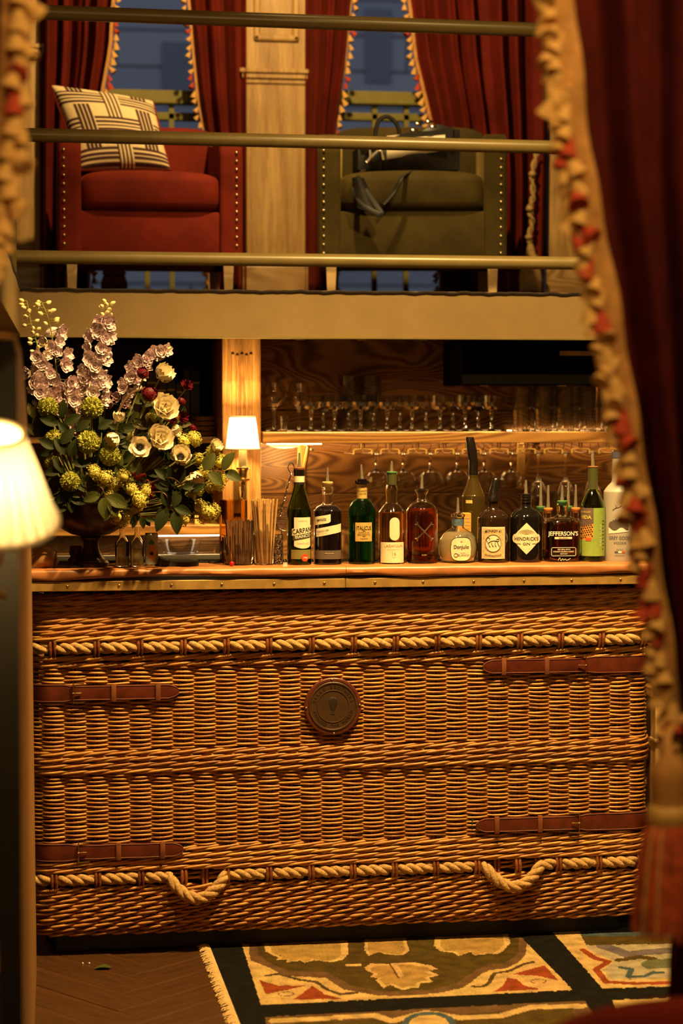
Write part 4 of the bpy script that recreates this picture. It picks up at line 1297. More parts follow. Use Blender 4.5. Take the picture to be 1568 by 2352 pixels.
# stitched leather pouch and mortar behind the urn
M['pouch'] = plain('pouch', (0.60, 0.28, 0.10), .3, 0, .15, 12, .1)
def pouch(u, v):
    a = u * PI
    x = lerp(68, 136, u); top = 1257 + 26 * abs(u * 2 - 1.05) ** 2.2 + (12 if u > .9 else 0)
    p = at(x, lerp(1304, top, v), .02 + .04 * v)
    return p + Vector((0, -.035 * math.sin(PI * min(u, .98)) * math.sin(PI * min(1, v * .9 + .1)), 0))
po = MB().slab(pouch, 20, 12, (0, .02, 0)).build('leather_pouch', M['pouch'], None)
tag(po, 'glossy tan leather pouch with stitched seam at the end of the bar ledge', 'pouch')
for d in (0, .035):
    MB().tube([pouch(.80 + d + .10 * v / 10, v / 10) + Vector((0, -.002, 0)) for v in range(11)], .0016, 5).build('seam', M['strap_edge'], po)
low = min(v.co.z for v in po.data.vertices); po.location.z += ZC + .001 - low
o, k = vessel('wooden_mortar', 'small dark wooden mortar half hidden behind the urn foot', 176, .13, [(16, 0), (20, 3), (20, 12), (14, 18), (17, 26), (15, 42)], M['strap'], 3, cat='mortar')

# ------------------------------------------------------------------ back bar: shelf, rack and glasses
xs0, xs1 = at(603, 1000, YS).x, at(1560, 1000, YS).x
zs1, zs0 = at(900, 992, YS).z, at(900, 1018, YS).z
tag(MB().rbox(xs0, xs1, YS, YW - .001, zs0, zs1, .003).build('glass_shelf', M['shelf_wood'], None, False), 'long oak wall shelf carrying rows of glassware', 'shelf')
for (px, lb) in ((711, 'brass shelf bracket nearest the wall lamp'), (1232, 'brass shelf bracket half hidden by the hanging flutes')):
    p = at(px, 1030, YS + .03)
    bo = thing('shelf_bracket', lb, 'bracket', (p.x, YW, zs0), 0, 'brass shelf brackets')
    zl = at(px, 1128, YS + .03).z - zs0
    MB().rbox(-.014, .014, -.018, -.001, zl, -.001, .003).build('wall_plate', M['wire_brass'], bo)
    MB().tube(smooth_path([(0, -.018, zl + .01), (0, -.06, zl + .05), (0, -.16, -.05), (0, -.22, -.009)], 8), .007, 8).build('stay', M['wire_brass'], bo)
    MB().rbox(-.012, .012, -.25, -.018, -.010, -.0005, .003).build('top_arm', M['wire_brass'], bo)
    MB().ball((0, -.03, zl + .01), .012, 12, 8).build('ball_end', M['wire_brass'], bo)
    MB().ball((.012, -.23, -.02), .008, 10, 6).build('ball_end', M['wire_brass'], bo)
# light strip along the back of the shelf's underside
led = thing('led_strip', 'thin warm light strip under the rear edge of the oak shelf', 'light strip', ((xs0 + xs1) / 2, YW - .03, zs0 - .001))
MB().rbox(-(xs1 - xs0) / 2 + .02, (xs1 - xs0) / 2 - .02, -.012, .012, -.0022, 0, .0005).build('diffuser', glow('led_glow', (1, .58, .2), 9), led)
for (pa_, pb_, st_, lb) in ((612, 1150, .8, 'faint light strip along the wall behind the coupes'), (1165, 1440, 9.0, 'bright light strip along the wall behind the stacked tumblers')):  # unseen strips added to backlight the glasses on the shelf
    X0, X1 = at(pa_, 990, YW - .01).x, at(pb_, 990, YW - .01).x
    o = thing('led_strip', lb, 'light strip', ((X0 + X1) / 2, YW - .008, zs1))
    MB().rbox(-(X1 - X0) / 2, (X1 - X0) / 2, -.003, .006, 0, .003, .0005).build('diffuser', glow('led_glow_back', (1, .62, .24), st_), o)
# puck light under the shelf
p = at(655, 1024, YS + .1)
du = thing('under_shelf_light', 'shallow white dome light under the left end of the oak shelf', 'light', (p.x, YS + .12, zs0))
MB().lathe([(.064, 0), (.062, -.006), (.05, -.013), (.03, -.018), (0.0001, -.02)], 32, sy=.8).build('diffuser', glow('dome_glow', (1, .62, .3), .35, (.75, .6, .4)), du)
MB().rbox(-.075, .12, -.10, -.094, -.004, -.0005, .001).build('light_strip', glow('strip_glow', (1, .72, .4), 7), du)
l = lamp('under_shelf_lamp', 'POINT', (p.x, YS + .12, zs0 - .05), 2.2, size=.05)

G_SH = 'glassware on the oak shelf'
def stand(name, px, base_y, Y, prof, label, cat, group, mat='clear', n=28, wall=1.1, z=None):
    """stemmed or plain glass on the shelf; prof in px from base, thin wall above the bowl start"""
    o = thing(name, label, cat, (at(px, base_y, Y).x, Y, zs1 if z is None else z), 0, group)
    return o
M['cut_glass'] = glass('cut_glass', (0.98, 0.97, 0.94), 0.03, 1.58)
def stem_mesh(name, foot, stem, bowl, k, wall=.9, n=28, cut=False):
    """foot (r), stem [(r,h)], bowl outer [(r,h)]"""
    outer = [(0.01, 0), (foot, 0), (foot, 1.2), (foot * .5, 2.6)] + stem + bowl
    inner = [(max(r - wall, .2), h + (wall * 1.5 if i == 0 else .2)) for i, (r, h) in enumerate(bowl)]
    inner[-1] = (bowl[-1][0] - wall, bowl[-1][1])
    full = outer + list(reversed(inner)) + [(.01, inner[0][1])]
    return MB().lathe([(r * k, h * k) for r, h in full], n).mesh(name, M['cut_glass'], not cut, 60)
kS = mpp(at(900, 990, YS + .06))
coupe = stem_mesh('coupe', 17, [(5, 4), (4, 7), (6, 10), (3.6, 13), (3.2, 20), (4.2, 26), (3.2, 32), (5.5, 38), (4, 42)], [(6, 47), (15, 51), (23, 58), (26.5, 68), (27.5, 84)], kS, n=20, cut=True)
CO = [(714, 'first'), (768, 'second'), (828, 'third'), (889, 'fourth'), (946, 'fifth'), (1010, 'sixth'), (1068, 'seventh'), (1128, 'eighth')]
for px, w_ in CO:
    o = thing('coupe_glass', '%s cut-stem coupe from the wall lamp in the front row on the oak shelf' % w_, 'glass', (at(px, 990, YS + .06).x, YS + .06, zs1), 0, G_SH)
    inst('bowl_and_stem', coupe, o)
for q_, px in enumerate((742, 800, 858, 918, 978, 1040, 1098)):
    o = thing('coupe_glass', '%s coupe from the wall lamp in the rear row of the oak shelf' % ('first', 'second', 'third', 'fourth', 'fifth', 'sixth', 'seventh')[q_], 'glass', (at(px, 990, YS + .15).x, YS + .15, zs1), 0, G_SH)
    inst('bowl_and_stem', coupe, o)
snif = stem_mesh('snifter', 18, [(4, 4), (3.4, 20), (3.2, 40), (4, 48)], [(6, 52), (18, 60), (25, 74), (25, 92), (19, 112)], kS)
for px, Y_, lb in ((629, .07, 'round-bowled stem glass at the very end of the shelf beside the wall lamp'), (686, .13, 'round-bowled stem glass behind the shot glass')):
    inst('bowl_and_stem', snif, thing('snifter_glass', lb, 'glass', (at(px, 990, YS + Y_).x, YS + Y_, zs1), 0, G_SH))
def tumbler_mesh(r0, r1, h, k, wall=1.6, n=14):
    full = [(.01, 0), (r0, 0), (r0 + .6, 2), (r1, h), (r1 - wall, h), (r0 - wall + .4, 5), (.01, 4.5)]
    return MB().lathe([(r * k, q * k) for r, q in full], n).mesh('tumbler', M['cut_glass'], False)
shot = tumbler_mesh(9, 12, 36, kS)
inst('glass_body', shot, thing('shot_glass', 'small shot glass between the round-bowled glasses on the oak shelf', 'glass', (at(650, 990, YS + .05).x, YS + .05, zs1), 0, G_SH))
beak = tumbler_mesh(23, 25, 131, kS, 1.2)
for px, w_ in ((800, 'one of two tall straight glasses rising behind the coupes, nearer the wall lamp'), (850, 'one of two tall straight glasses rising behind the coupes, farther from the wall lamp')):
    inst('glass_body', beak, thing('highball_glass', w_, 'glass', (at(px, 990, YS + .22).x, YS + .22, zs1), 0, G_SH))
tum = tumbler_mesh(21, 24, 51.5, kS, 1.8)
h_t = 51.6 * kS
for row in (0, 1):
    for i, px in enumerate((1196, 1247, 1298, 1349, 1400)):
        for tier in (0, 1):
            lb = '%s rocks tumbler, %s row, column %s of the stacked block on the shelf' % ('upper' if tier else 'lower', 'back' if row else 'front', ('one', 'two', 'three', 'four', 'five')[i])
            o = thing('rocks_glass', lb, 'glass', (at(px + 14 * row, 990, YS + .05 + .075 * row).x, YS + .05 + .085 * row, zs1 + tier * h_t), 0, 'stacked rocks tumblers')
            inst('glass_body', tum, o)
# hanging rack: brass wire channels under the shelf
zh = at(1000, 1041, YS + .06).z
kH = mpp(at(1000, 1041, YS + .06))
def wire(px, i):
    x = at(px, 1030, YS + .02).x
    o = thing('glass_hanger', 'bent brass wire glass hanger under the shelf, number %s from the wall lamp' % ('one', 'two', 'three', 'four', 'five', 'six', 'seven', 'eight', 'nine', 'ten')[i], 'hanger', (x, YS + .02, zs0), 0, 'brass glass hangers')
    d = zh - zs0
    for sg in (-1, 1):
        MB().tube([(sg * 3 * kH, 0, 0), (sg * 3 * kH, 0, d * .52), (sg * 19 * kH, 0, d * .62), (sg * 21 * kH, 0, d * .7), (sg * 21 * kH, 0, d * 1.05)], .003, 6).build('wire', M['wire_brass'], o)
        MB().tube([(sg * 21 * kH, 0, d * 1.05), (sg * 21 * kH, .22, d * 1.05)], .0022, 6).build('side_wire', M['wire_brass'], o)
        MB().tube([(sg * 10 * kH, .18, 0), (sg * 10 * kH, .18, d * .6), (sg * 21 * kH, .18, d * 1.05)], .0022, 6).build('rear_wire', M['wire_brass'], o)
HX = [833 + 62.5 * i for i in range(10)]
for i, px in enumerate(HX): wire(px, i)
gob = stem_mesh('goblet', 20, [(5, 3), (3.2, 8), (3, 18), (4.5, 24), (3, 30), (3.4, 38)], [(6, 42), (19, 46), (27, 55), (30, 66), (29, 80)], kH, n=18, cut=True)
flu = stem_mesh('flute', 21, [(3.5, 4), (2.6, 12), (2.4, 50), (3, 58)], [(5, 62), (13, 72), (22, 92), (25, 112), (24, 128)], kH)
for i, px in enumerate([864 + 62 * q for q in range(9)]):
    short = i < 6
    for row in (0, 1):
        lb = '%s hanging upside down in slot %s of the brass rack, %s glass' % ('cut goblet' if short else 'long-stemmed wine glass', ('one', 'two', 'three', 'four', 'five', 'six', 'seven', 'eight', 'nine')[i], 'rear' if row else 'front')
        o = thing('hanging_goblet' if short else 'hanging_wine_glass', lb, 'glass', (at(px, 1041, YS + .07 + .1 * row).x, YS + .07 + .1 * row, zh + .003), 0, 'glasses hanging in the brass rack', rot=(PI, 0, 0))
        inst('bowl_and_stem', gob if short else flu, o)
# unseen mini downlights added under the mezzanine to brighten the shelf glasses
for q_, px in enumerate((690, 830, 970, 1110, 1290)):
    zz_ = ZB - .004 if px < 1060 else at(1100, 884, .9).z - .004
    X_ = at(px, 900, YS + .02).x
    o = thing('downlight', 'tiny recessed downlight above the glass shelf, number %s from the wall lamp' % ('one', 'two', 'three', 'four', 'five')[q_], 'downlight', (X_, YS + .02, zz_), 0, 'downlights over the glass shelf')
    MB().lathe([(.016, 0), (.016, .004), (.010, .004), (.009, .0005), (.0001, .0005)], 16).build('bezel', M['brass'], o)
    lamp('downlight_lamp', 'SPOT', (X_, YS + .02, zz_ - .003), 20.0 if px < 1060 else 14.0, size=.012, aim=(X_, YS + .02, 1), spot=58, blend=.7)
# dark soffit box with brass plate at the top right
p0, p1 = at(1062, 780, .9), at(1480, 884, .9)
so = tag(MB().rbox(p0.x, p1.x + .3, .905, YW, p1.z, ZB, .004).build('wall_cabinet', plain('matt_black', (.003, .0025, .002), 1.0, Specular_IOR_Level=0.05), None, False), 'black wall cabinet hung under the mezzanine above the stacked tumblers', 'cabinet')
a, b_ = at(1285, 806, .9), at(1365, 817, .9)
MB().rbox(a.x, b_.x, .898, .904, b_.z, a.z, .001).build('name_plate', M['worn_brass'], so, False)

# ------------------------------------------------------------------ left back bar
zk = at(300, 1207, YC).z; zk0 = at(300, 1230, YC).z
xk0, xk1 = -1.9, xa - .001
xk1 = at(508, 1200, YC).x
cb = thing('back_cabinet', 'wooden back-bar cabinet with glowing strip below its top, behind the urn', 'cabinet', (-.6, YC, 0))
def cbp(o): o.matrix_parent_inverse = Matrix.Translation((.6, -YC, 0)); return o
cbp(MB().rbox(xk0, xk1, YC, 1.6, zk0, zk, .003).build('top_board', M['shelf_wood'], cb, False))
cbp(MB().box(xk0, xk1, YC + .05, 1.6, 0.3, zk0 - .001).build('panel', M['swirl_wood'], cb, False))
a, b_ = at(362, 1232, YC + .03), at(505, 1232, YC + .03)
cbp(MB().box(a.x, b_.x, YC + .03, YC + .045, zk0 - .006, zk0 - .0005).build('light_strip', glow('led', (1, .78, .5), 5), cb, False))
zl_ = at(200, 1275, YC - .02).z
cbp(MB().rbox(xk0, xk1, YC - .03, YC + .05, zl_ - .02, zl_, .002).build('steel_ledge', M['steel'], cb, False))
o, k = vessel('round_ice_bowl', 'low clear glass bowl on the back ledge behind the leather tray', 415, YC - .1 + .09, [(30, 0), (40, 4), (46, 20), (48, 32)], M['clear'], 1.5, z=zl_ + .001, cat='bowl')
# book recess
bk = thing('book_shelf', 'dark recessed bookcase behind the flowers', 'bookcase', (-.6, 1.1, zk))
def bkp(o): o.matrix_parent_inverse = Matrix.Translation((.6, -1.1, -zk)); return o
zs_ = at(440, 1003, 1.15).z
bkp(MB().rbox(xk0, xk1, 1.12, 1.6, zs_ - .022, zs_, .003).build('shelf_board', M['shelf_wood'], bk, False))
bkp(MB().box(xk0, xk1, 1.585, 1.61, zk + .001, ZB).build('back_panel', M['dark_wood'], bk, False))
M['book_a'] = plain('book_a', (.03, .012, .008), .6); M['book_b'] = plain('book_b', (.045, .02, .01), .6); M['book_c'] = plain('book_c', (.015, .012, .012), .6)
rb = random.Random(4)
x = at(285, 990, 1.3).x
i = 0
ordn = ('first', 'second', 'third', 'fourth', 'fifth', 'sixth', 'seventh', 'eighth', 'ninth', 'tenth')
while x < at(452, 990, 1.3).x and i < 10:
    w_ = rb.uniform(.022, .038); h = rb.uniform(.19, .25)
    o = thing('book', '%s dark book from the urn side on the shadowed shelf' % ordn[i], 'book', (x + w_ / 2, 1.3, zs_), 0, 'dark books in the recess')
    MB().rbox(-w_ / 2, w_ / 2, 0, .16, 0, h, .003).build('cover', M['book_' + 'abc'[i % 3]], o, False)
    for q in (.2, .8): MB().box(-w_ / 2 + .002, w_ / 2 - .002, -.0012, 0, h * q, h * q + .006).build('spine_band', M['worn_brass'], o, False)
    x += w_ + .0015; i += 1
for i in range(4):
    o = thing('wooden_bowl', '%s wooden bowl of the stack on the recessed shelf beside the column' % ('lowest', 'second', 'third', 'topmost')[i], 'bowl', (at(470, 1000, 1.22).x, 1.22, zs_ + .018 * i), 0, 'stacked wooden bowls')
    MB().lathe([(r, z) for r, z in ((.0001, 0), (.03, 0), (.038, .004), (.043, .017), (.041, .0172), (.034, .006), (.0001, .004))], 24).build('bowl', M['shelf_wood'], o)
for px, w_ in ((92, 'nearer'), (122, 'farther')):
    inst('glass_body', tum, thing('rocks_glass', 'clear tumbler on the back cabinet beside the urn bowl, %s the large lamp shade' % ('nearer' if px == 92 else 'farther from'), 'glass', (at(px, 1200, YC + .06).x, YC + .06, zk), 0, 'tumblers on the back cabinet'))
p = at(455, 1200, YC + .05)
tag(MB().rbox(-.012, .012, -.01, .01, 0, .03, .002).build('matchbox', M['gold_paper'], None, False, 40, (p.x, YC + .06, zk)), 'tiny yellow box on the back cabinet under the flower clusters', 'box')

# ------------------------------------------------------------------ wall lamp on the column
pl_ = at(557, 1033, YC - .10)
kL = mpp(pl_)
sc_o = thing('wall_lamp', 'brass candle wall lamp with glowing white pleated shade on the column', 'lamp', (pl_.x, YC - .10, pl_.z))
def shade_mesh(rb_, rt, h, n, depth, k, name, mat):
    mb = MB()
    N_ = n * 4
    for (t_, q) in [(i / 8, i) for i in range(9)]:
        for a in range(N_):
            r = lerp(rb_, rt, t_) * (1 + depth * (1 if a % 4 in (0, 1) else -1) * .5)
            mb.v.append(Vector((r * k * math.cos(2 * PI * a / N_), r * k * math.sin(2 * PI * a / N_), h * t_ * k)))
    mb.f = [(j * N_ + a, j * N_ + (a + 1) % N_, (j + 1) * N_ + (a + 1) % N_, (j + 1) * N_ + a) for j in range(8) for a in range(N_)]
    return mb
def fold_faces(o, mat):
    """the doubled cloth in each pleat lets less light through"""
    o.data.materials.append(mat)
    for i, p_ in enumerate(o.data.polygons):
        if i % 4 in (1, 3): p_.material_index = 1
def shade_cloth(name, tr):
    t = NT(name)
    df = t.n('ShaderNodeBsdfDiffuse'); df.inputs[0].default_value = (.7, .6, .42, 1)
    tl = t.n('ShaderNodeBsdfTranslucent'); tl.inputs[0].default_value = (tr, tr * .95, tr * .84, 1)
    ad = t.n('ShaderNodeAddShader'); t.l(df.outputs[0], ad.inputs[0]); t.l(tl.outputs[0], ad.inputs[1])
    t.l(ad.outputs[0], t.t.nodes['Material Output'].inputs[0])
    return t.m
M['shade'] = shade_cloth('shade_cloth', .15)
M['shade_near'] = shade_cloth('shade_cloth_near', .20)
M['shade_trim'] = shade_cloth('shade_trim', .03)
M['shade_fold'] = shade_cloth('shade_fold', .10)
M['shade_near_fold'] = shade_cloth('shade_near_fold', .055)
fold_faces(shade_mesh(39, 29, 77, 26, .03, kL, '', None).build('lamp_shade', M['shade'], sc_o, True, 80), M['shade_fold'])
for (r, h) in ((39.8, 1.5), (29.6, 76)):
    MB().tube([(r * kL * math.cos(a * PI / 16), r * kL * math.sin(a * PI / 16), h * kL) for a in range(33)], 1.6 * kL, 6, False).build('shade_binding', M['shade_trim'], sc_o)
M['candle'] = plain('candle_tube', (.8, .68, .45), .5)
MB().lathe([(r * kL, h * kL) for r, h in ((9, -44), (9, 0), (7, 2), (0.01, 2))], 20).build('candle_tube', M['candle'], sc_o)
MB().lathe([(r * kL, h * kL) for r, h in ((.01, -98), (3, -97), (4.5, -92), (3, -86), (5, -80), (8, -74), (16, -70), (17, -67), (9, -64), (9.5, -56), (11, -48), (15, -44), (15, -41), (9, -40))], 24).build('candle_cup', M['brass'], sc_o)
MB().tube(smooth_path([(0, 0, -88 * kL), (0, .03, -112 * kL), (0, .07, -105 * kL), (0, .098, -80 * kL)], 8), 3.4 * kL, 8).build('arm', M['brass'], sc_o)
MB().rbox(-15 * kL, 15 * kL, .086, .0945, -150 * kL, -45 * kL, .003).build('back_plate', M['brass'], sc_o)
MB().tube([(0, 0, 0), (0, 0, 72 * kL)], 1.5 * kL, 6).build('shade_carrier', M['brass'], sc_o)
bulb = lamp('wall_lamp_bulb', 'POINT', (0, 0, 45 * kL), 17.0, size=.022)
bulb.parent = sc_o

# unseen twin lamp added beyond the near curtain for highlights on the glasses
tw = copy_tree(sc_o)
tw.location = (at(1630, 1033, YW - .11).x, YW - .096, pl_.z)
tw['label'] = 'matching brass wall lamp on the back wall beyond the near curtain'
sc_o['group'] = tw['group'] = 'wall lamps'

# ------------------------------------------------------------------ table lamp close by on the left, fixed to the partition end
pn_ = at(-22, 1190, -2.62)
kN = mpp(pn_)
nl = thing('booth_lamp', 'large glowing pleated lamp shade on a brass candle stem at the left edge', 'lamp', (pn_.x, -2.62, pn_.z), 0)
sh = shade_mesh(150, 62, 215, 26, .07, kN, '', None)
tilt = Matrix.Rotation(R(24), 4, 'X') @ Matrix.Rotation(R(4), 4, 'Y')
sh.xf(tilt)
fold_faces(sh.build('lamp_shade', M['shade_near'], nl, True, 80), M['shade_near_fold'])
for (r, h) in ((153, 3), (63, 213)):
    t_ = MB().tube([(r * kN * math.cos(a * PI / 24), r * kN * math.sin(a * PI / 24), h * kN) for a in range(49)], 7 * kN, 8, False)
    t_.xf(tilt).build('shade_binding', M['shade_trim'], nl)
MB().lathe([(r * kN, h * kN) for r, h in ((.01, -118), (22, -112), (30, -95), (26, -80), (14, -75), (30, -72), (72, -66), (78, -58), (74, -50), (40, -46), (52, -42), (54, -30), (34, -26), (32, 30))], 28).build('candle_cup', M['brass'], nl)
MB().tube([(.0, 0, -112 * kN), (-.03, .03, -170 * kN), (.02, .08, -190 * kN)], 9 * kN, 8).build('arm', M['brass'], nl)
bulb = lamp('booth_lamp_bulb', 'POINT', tilt @ Vector((0, 0, 100 * kN)), 9.0, size=.04)
bulb.parent = nl
# ------------------------------------------------------------------ urn and bouquet
UX, UY = at(209, 1305, .045).x, .045
kU = mpp((UX, UY, ZC))
M['bronze'] = plain('bronze', (0.06, 0.032, 0.016), 0.32, 0.7, 0.4, 18, 0.06)
urn = thing('flower_urn', 'dark bronze pedestal urn holding the tall bouquet', 'urn', (UX, UY, ZC))
def kk(prof): return [(r * kU, h * kU) for r, h in prof]
MB().lathe(kk([(.01, 0), (41, 0), (41, 9), (38, 12), (37, 15)]), 40).build('foot', M['bronze'], urn, True, 30)
MB().lathe(kk([(37, 14), (30, 20), (21, 33), (17, 48), (18, 58), (24, 64), (25, 67), (19, 70)]), 40).build('stem', M['bronze'], urn, True, 30)
MB().lathe(kk([(18, 68), (45, 75), (72, 90), (90, 112), (97, 132), (99, 148), (103, 152), (101, 154), (94, 150), (88, 120), (60, 90), (.01, 78)]), 48).build('bowl', M['bronze'], urn, True, 30)
MOUTH = Vector((UX, UY, ZC + 140 * kU))

M['petal_lilac'] = velvet('petal_lilac', (0.78, 0.62, 0.64), 0.15, 0.22, (1, .9, .9), 0.6, 60)
M['petal_mauve'] = velvet('petal_mauve', (0.52, 0.33, 0.34), 0.15, 0.25, (1, .8, .9), 0.6, 60)
M['petal_white'] = velvet('petal_white', (0.92, 0.81, 0.60), 0.1, 0.08, (1, 1, .9), 0.55, 30)
M['petal_wine'] = velvet('petal_wine', (0.10, 0.006, 0.012), 0.2, 0.4, (.7, .1, .15), 0.4, 40)
M['petal_red'] = velvet('petal_red', (0.42, 0.05, 0.015), 0.15, 0.3, (1, .4, .2), 0.5, 40)
M['bud'] = plain('bud', (0.70, 0.60, 0.30), 0.5, 0, 0.15, 60)
M['eye'] = plain('flower_eye', (0.008, 0.005, 0.012), 0.5)
M['mum_green'] = plain('mum_green', (0.36, 0.35, 0.045), 0.6, 0, 0.3, 90)
M['viburnum'] = plain('viburnum', (0.56, 0.48, 0.08), 0.6, 0, 0.3, 120)
M['stem_green'] = plain('stem_green', (0.24, 0.24, 0.05), 0.6, 0, 0.2, 30)
M['leaf_dark'] = plain('leaf_dark', (0.020, 0.026, 0.006), 0.55, 0, 0.35, 25, Specular_IOR_Level=0.12)
M['leaf_mid'] = plain('leaf_mid', (0.055, 0.062, 0.012), 0.55, 0, 0.3, 25, Specular_IOR_Level=0.15)
M['leaf_olive'] = plain('leaf_olive', (0.055, 0.045, 0.012), 0.55, 0, 0.3, 25, Specular_IOR_Level=0.12)
M['twig'] = plain('twig', (0.14, 0.07, 0.03), 0.7, 0, 0.3, 30)

def petal(mb, L, W, lift, cup, az, r0=0.0, ruf=0.0, nu=5, nv=4, tip=0.6, seed=0):
    """petal from the centre outwards along az, rising by lift (rad), cupped inwards"""
    ca, sa = math.cos(az), math.sin(az)
    def fn(u, v):
        s = v
        w_ = W * (math.sin(PI * min(1, s * .92 + .06)) ** tip) * (u - .5)
        el = lift + cup * s
        d = r0 + L * s * math.cos(lift + cup * s * .5)
        z = L * s * math.sin(lift + cup * s * .5) + ruf * L * math.sin(u * 9 + seed) * s - .18 * W * (2 * u - 1) ** 2 * -1 * s
        return Vector((d * ca - w_ * sa, d * sa + w_ * ca, z))
    mb.grid(fn, nu, nv)
def make_flower(spec, seed=0):
    rf = random.Random(seed)
    mb = MB()
    for (n_, L, W, lift, cup, r0, ruf) in spec:
        a0 = rf.random() * 6
        for i in range(n_):
            petal(mb, L * rf.uniform(.92, 1.06), W, lift + rf.uniform(-.12, .12), cup, a0 + 2 * PI * i / n_ + rf.uniform(-.1, .1), r0, ruf, seed=rf.random() * 9)
    return mb
def quat(d): return Vector(d).to_track_quat('Z', 'Y').to_euler()
FL = [make_flower([(6, 1.0, .9, .25, .55, .05, .09), (6, .75, .6, .6, .4, .05, .08), (5, .45, .35, 1.0, .2, .02, .05)], s) for s in range(4)]
FLM = [m.mesh('floret', M['petal_lilac'], True, 0) for m in FL]
FLD = [make_flower([(6, 1.0, .9, .4, .5, .05, .09), (6, .7, .6, .8, .4, .05, .07)], 10 + s).mesh('floret', M['petal_mauve'], True, 0) for s in range(3)]
BUD = MB().lathe([(.01, 0), (.35, .1), (.55, .5), (.5, .9), (.25, 1.3), (.01, 1.5)], 10).mesh('bud', M['bud'])
rf = random.Random(21)
def delphinium(label, pts, Y0, Y1, bud_t, spread, nfl, sz=16, nb=12, low=.78):
    base = MOUTH.copy()
    o = thing('delphinium_stem', label, 'flower', base, 0, 'delphiniums in the urn')
    P = [at(x, y, lerp(Y0, Y1, i / (len(pts) - 1))) - base for i, (x, y) in enumerate(pts)]
    path_ = smooth_path(P + [Vector((rf.uniform(-.03, .03), rf.uniform(-.03, .03), -.03))], 8)
    k = mpp(base)
    m = len(path_) - 1
    MB().tube(path_, [lerp(1.0, 2.6, i / m) * k for i in range(m + 1)], 6).build('stem', M['stem_green'], o)
    for i in range(nb + nfl):
        t_ = (i + rf.random() * .6) / (nb + nfl) * low
        q = path_[min(m - 1, int(t_ * m))]
        a = rf.random() * 2 * PI
        isbud = t_ < bud_t
        w_ = spread * (0.45 + .75 * min(1, t_ / .5))
        off = Vector((math.cos(a) * w_, -abs(math.sin(a)) * w_ * .8 if rf.random() < .75 else math.sin(a) * w_, rf.uniform(-.1, .3) * w_)) * k
        pq = q + off
        MB().tube([q, q + off * .5 + Vector((0, 0, .12 * w_ * k)), pq], .7 * k, 4).build('pedicel', M['stem_green'], o)
        if isbud:
            inst('bud', BUD, o, pq - Vector((0, 0, 3 * k)), quat(off + Vector((0, 0, .4 * off.length))), sz * .55 * k)
        else:
            me = rf.choice(FLM if t_ < .62 or rf.random() < .5 else FLD)
            inst('floret', me, o, pq, quat(Vector((off.x * 1.2, off.y - .9 * w_ * k, off.z - .2 * w_ * k))), sz * rf.uniform(.8, 1.15) * k)
    return o
delphinium('delphinium spike nearest the left post, pale round buds at its tip', [(62, 692), (72, 745), (88, 800), (100, 850), (118, 905), (150, 1000)], .02, .03, .40, 15, 22, 16, 15)
delphinium('short delphinium spike with drooping buds second from the left post', [(95, 692), (112, 735), (122, 790), (130, 850), (140, 920), (160, 1000)], .05, .04, .22, 21, 26, 18, 9)
delphinium('tallest full delphinium spike in the middle of the bouquet', [(246, 694), (238, 740), (228, 790), (218, 850), (210, 905), (208, 985)], .02, .04, .14, 21, 46, 18, 9)
delphinium('leaning delphinium spike that arches towards the bookcase', [(375, 802), (345, 818), (318, 845), (298, 880), (283, 915), (262, 985)], .03, .04, .03, 16, 26, 16, 2)
delphinium('low mauve delphinium spike against the left post under the buds', [(68, 850), (75, 880), (92, 905), (115, 930), (150, 990)], .0, .02, .0, 15, 14, 17, 0)
delphinium('low mauve delphinium spike between the two top pompom blooms', [(160, 880), (163, 905), (170, 935), (180, 970), (192, 1020)], .02, .03, .0, 18, 14, 17, 0)

# green pompom chrysanthemums
def pompom_mesh(seed):
    r_ = random.Random(seed)
    mb = MB()
    mb.ball((0, 0, 0), .86, 16, 12)
    n_ = 420
    for i in range(n_):
        z = 1 - 2 * (i + .5) / n_
        a = i * 2.39996
        d = Vector((math.sqrt(1 - z * z) * math.cos(a), math.sqrt(1 - z * z) * math.sin(a), z))
        u = d.orthogonal().normalized(); u = Matrix.Rotation(r_.random() * 6, 3, d) @ u
        w_ = d.cross(u)
        L = r_.uniform(.16, .24)
        b_ = len(mb.v)
        mb.v += [d * .84 + u * .055, d * .84 - u * .055, d * (.84 + L) + u * .07 + w_ * .05, d * (.84 + L) - u * .07 + w_ * .05, d * (.88 + L) + w_ * .12]
        mb.f += [(b_, b_ + 1, b_ + 3, b_ + 2), (b_ + 2, b_ + 3, b_ + 4)]
    return mb.mesh('pompom_head', M['mum_green'], True, 0)
PM = [pompom_mesh(s) for s in (1, 2)]
def stem_to(o, head, r=2.0, mat='stem_green', bend=None):
    """stem from the urn mouth (o's origin) to a head point (local)"""
    k = mpp(o.location)
    mid = head * .55 + Vector((0, 0, -.02)) + (bend or Vector((0, 0, 0)))
    MB().tube(smooth_path([Vector((head.x * .08, head.y * .1, -.03)), mid, head], 8), r * k, 6).build('stem', M[mat], o)
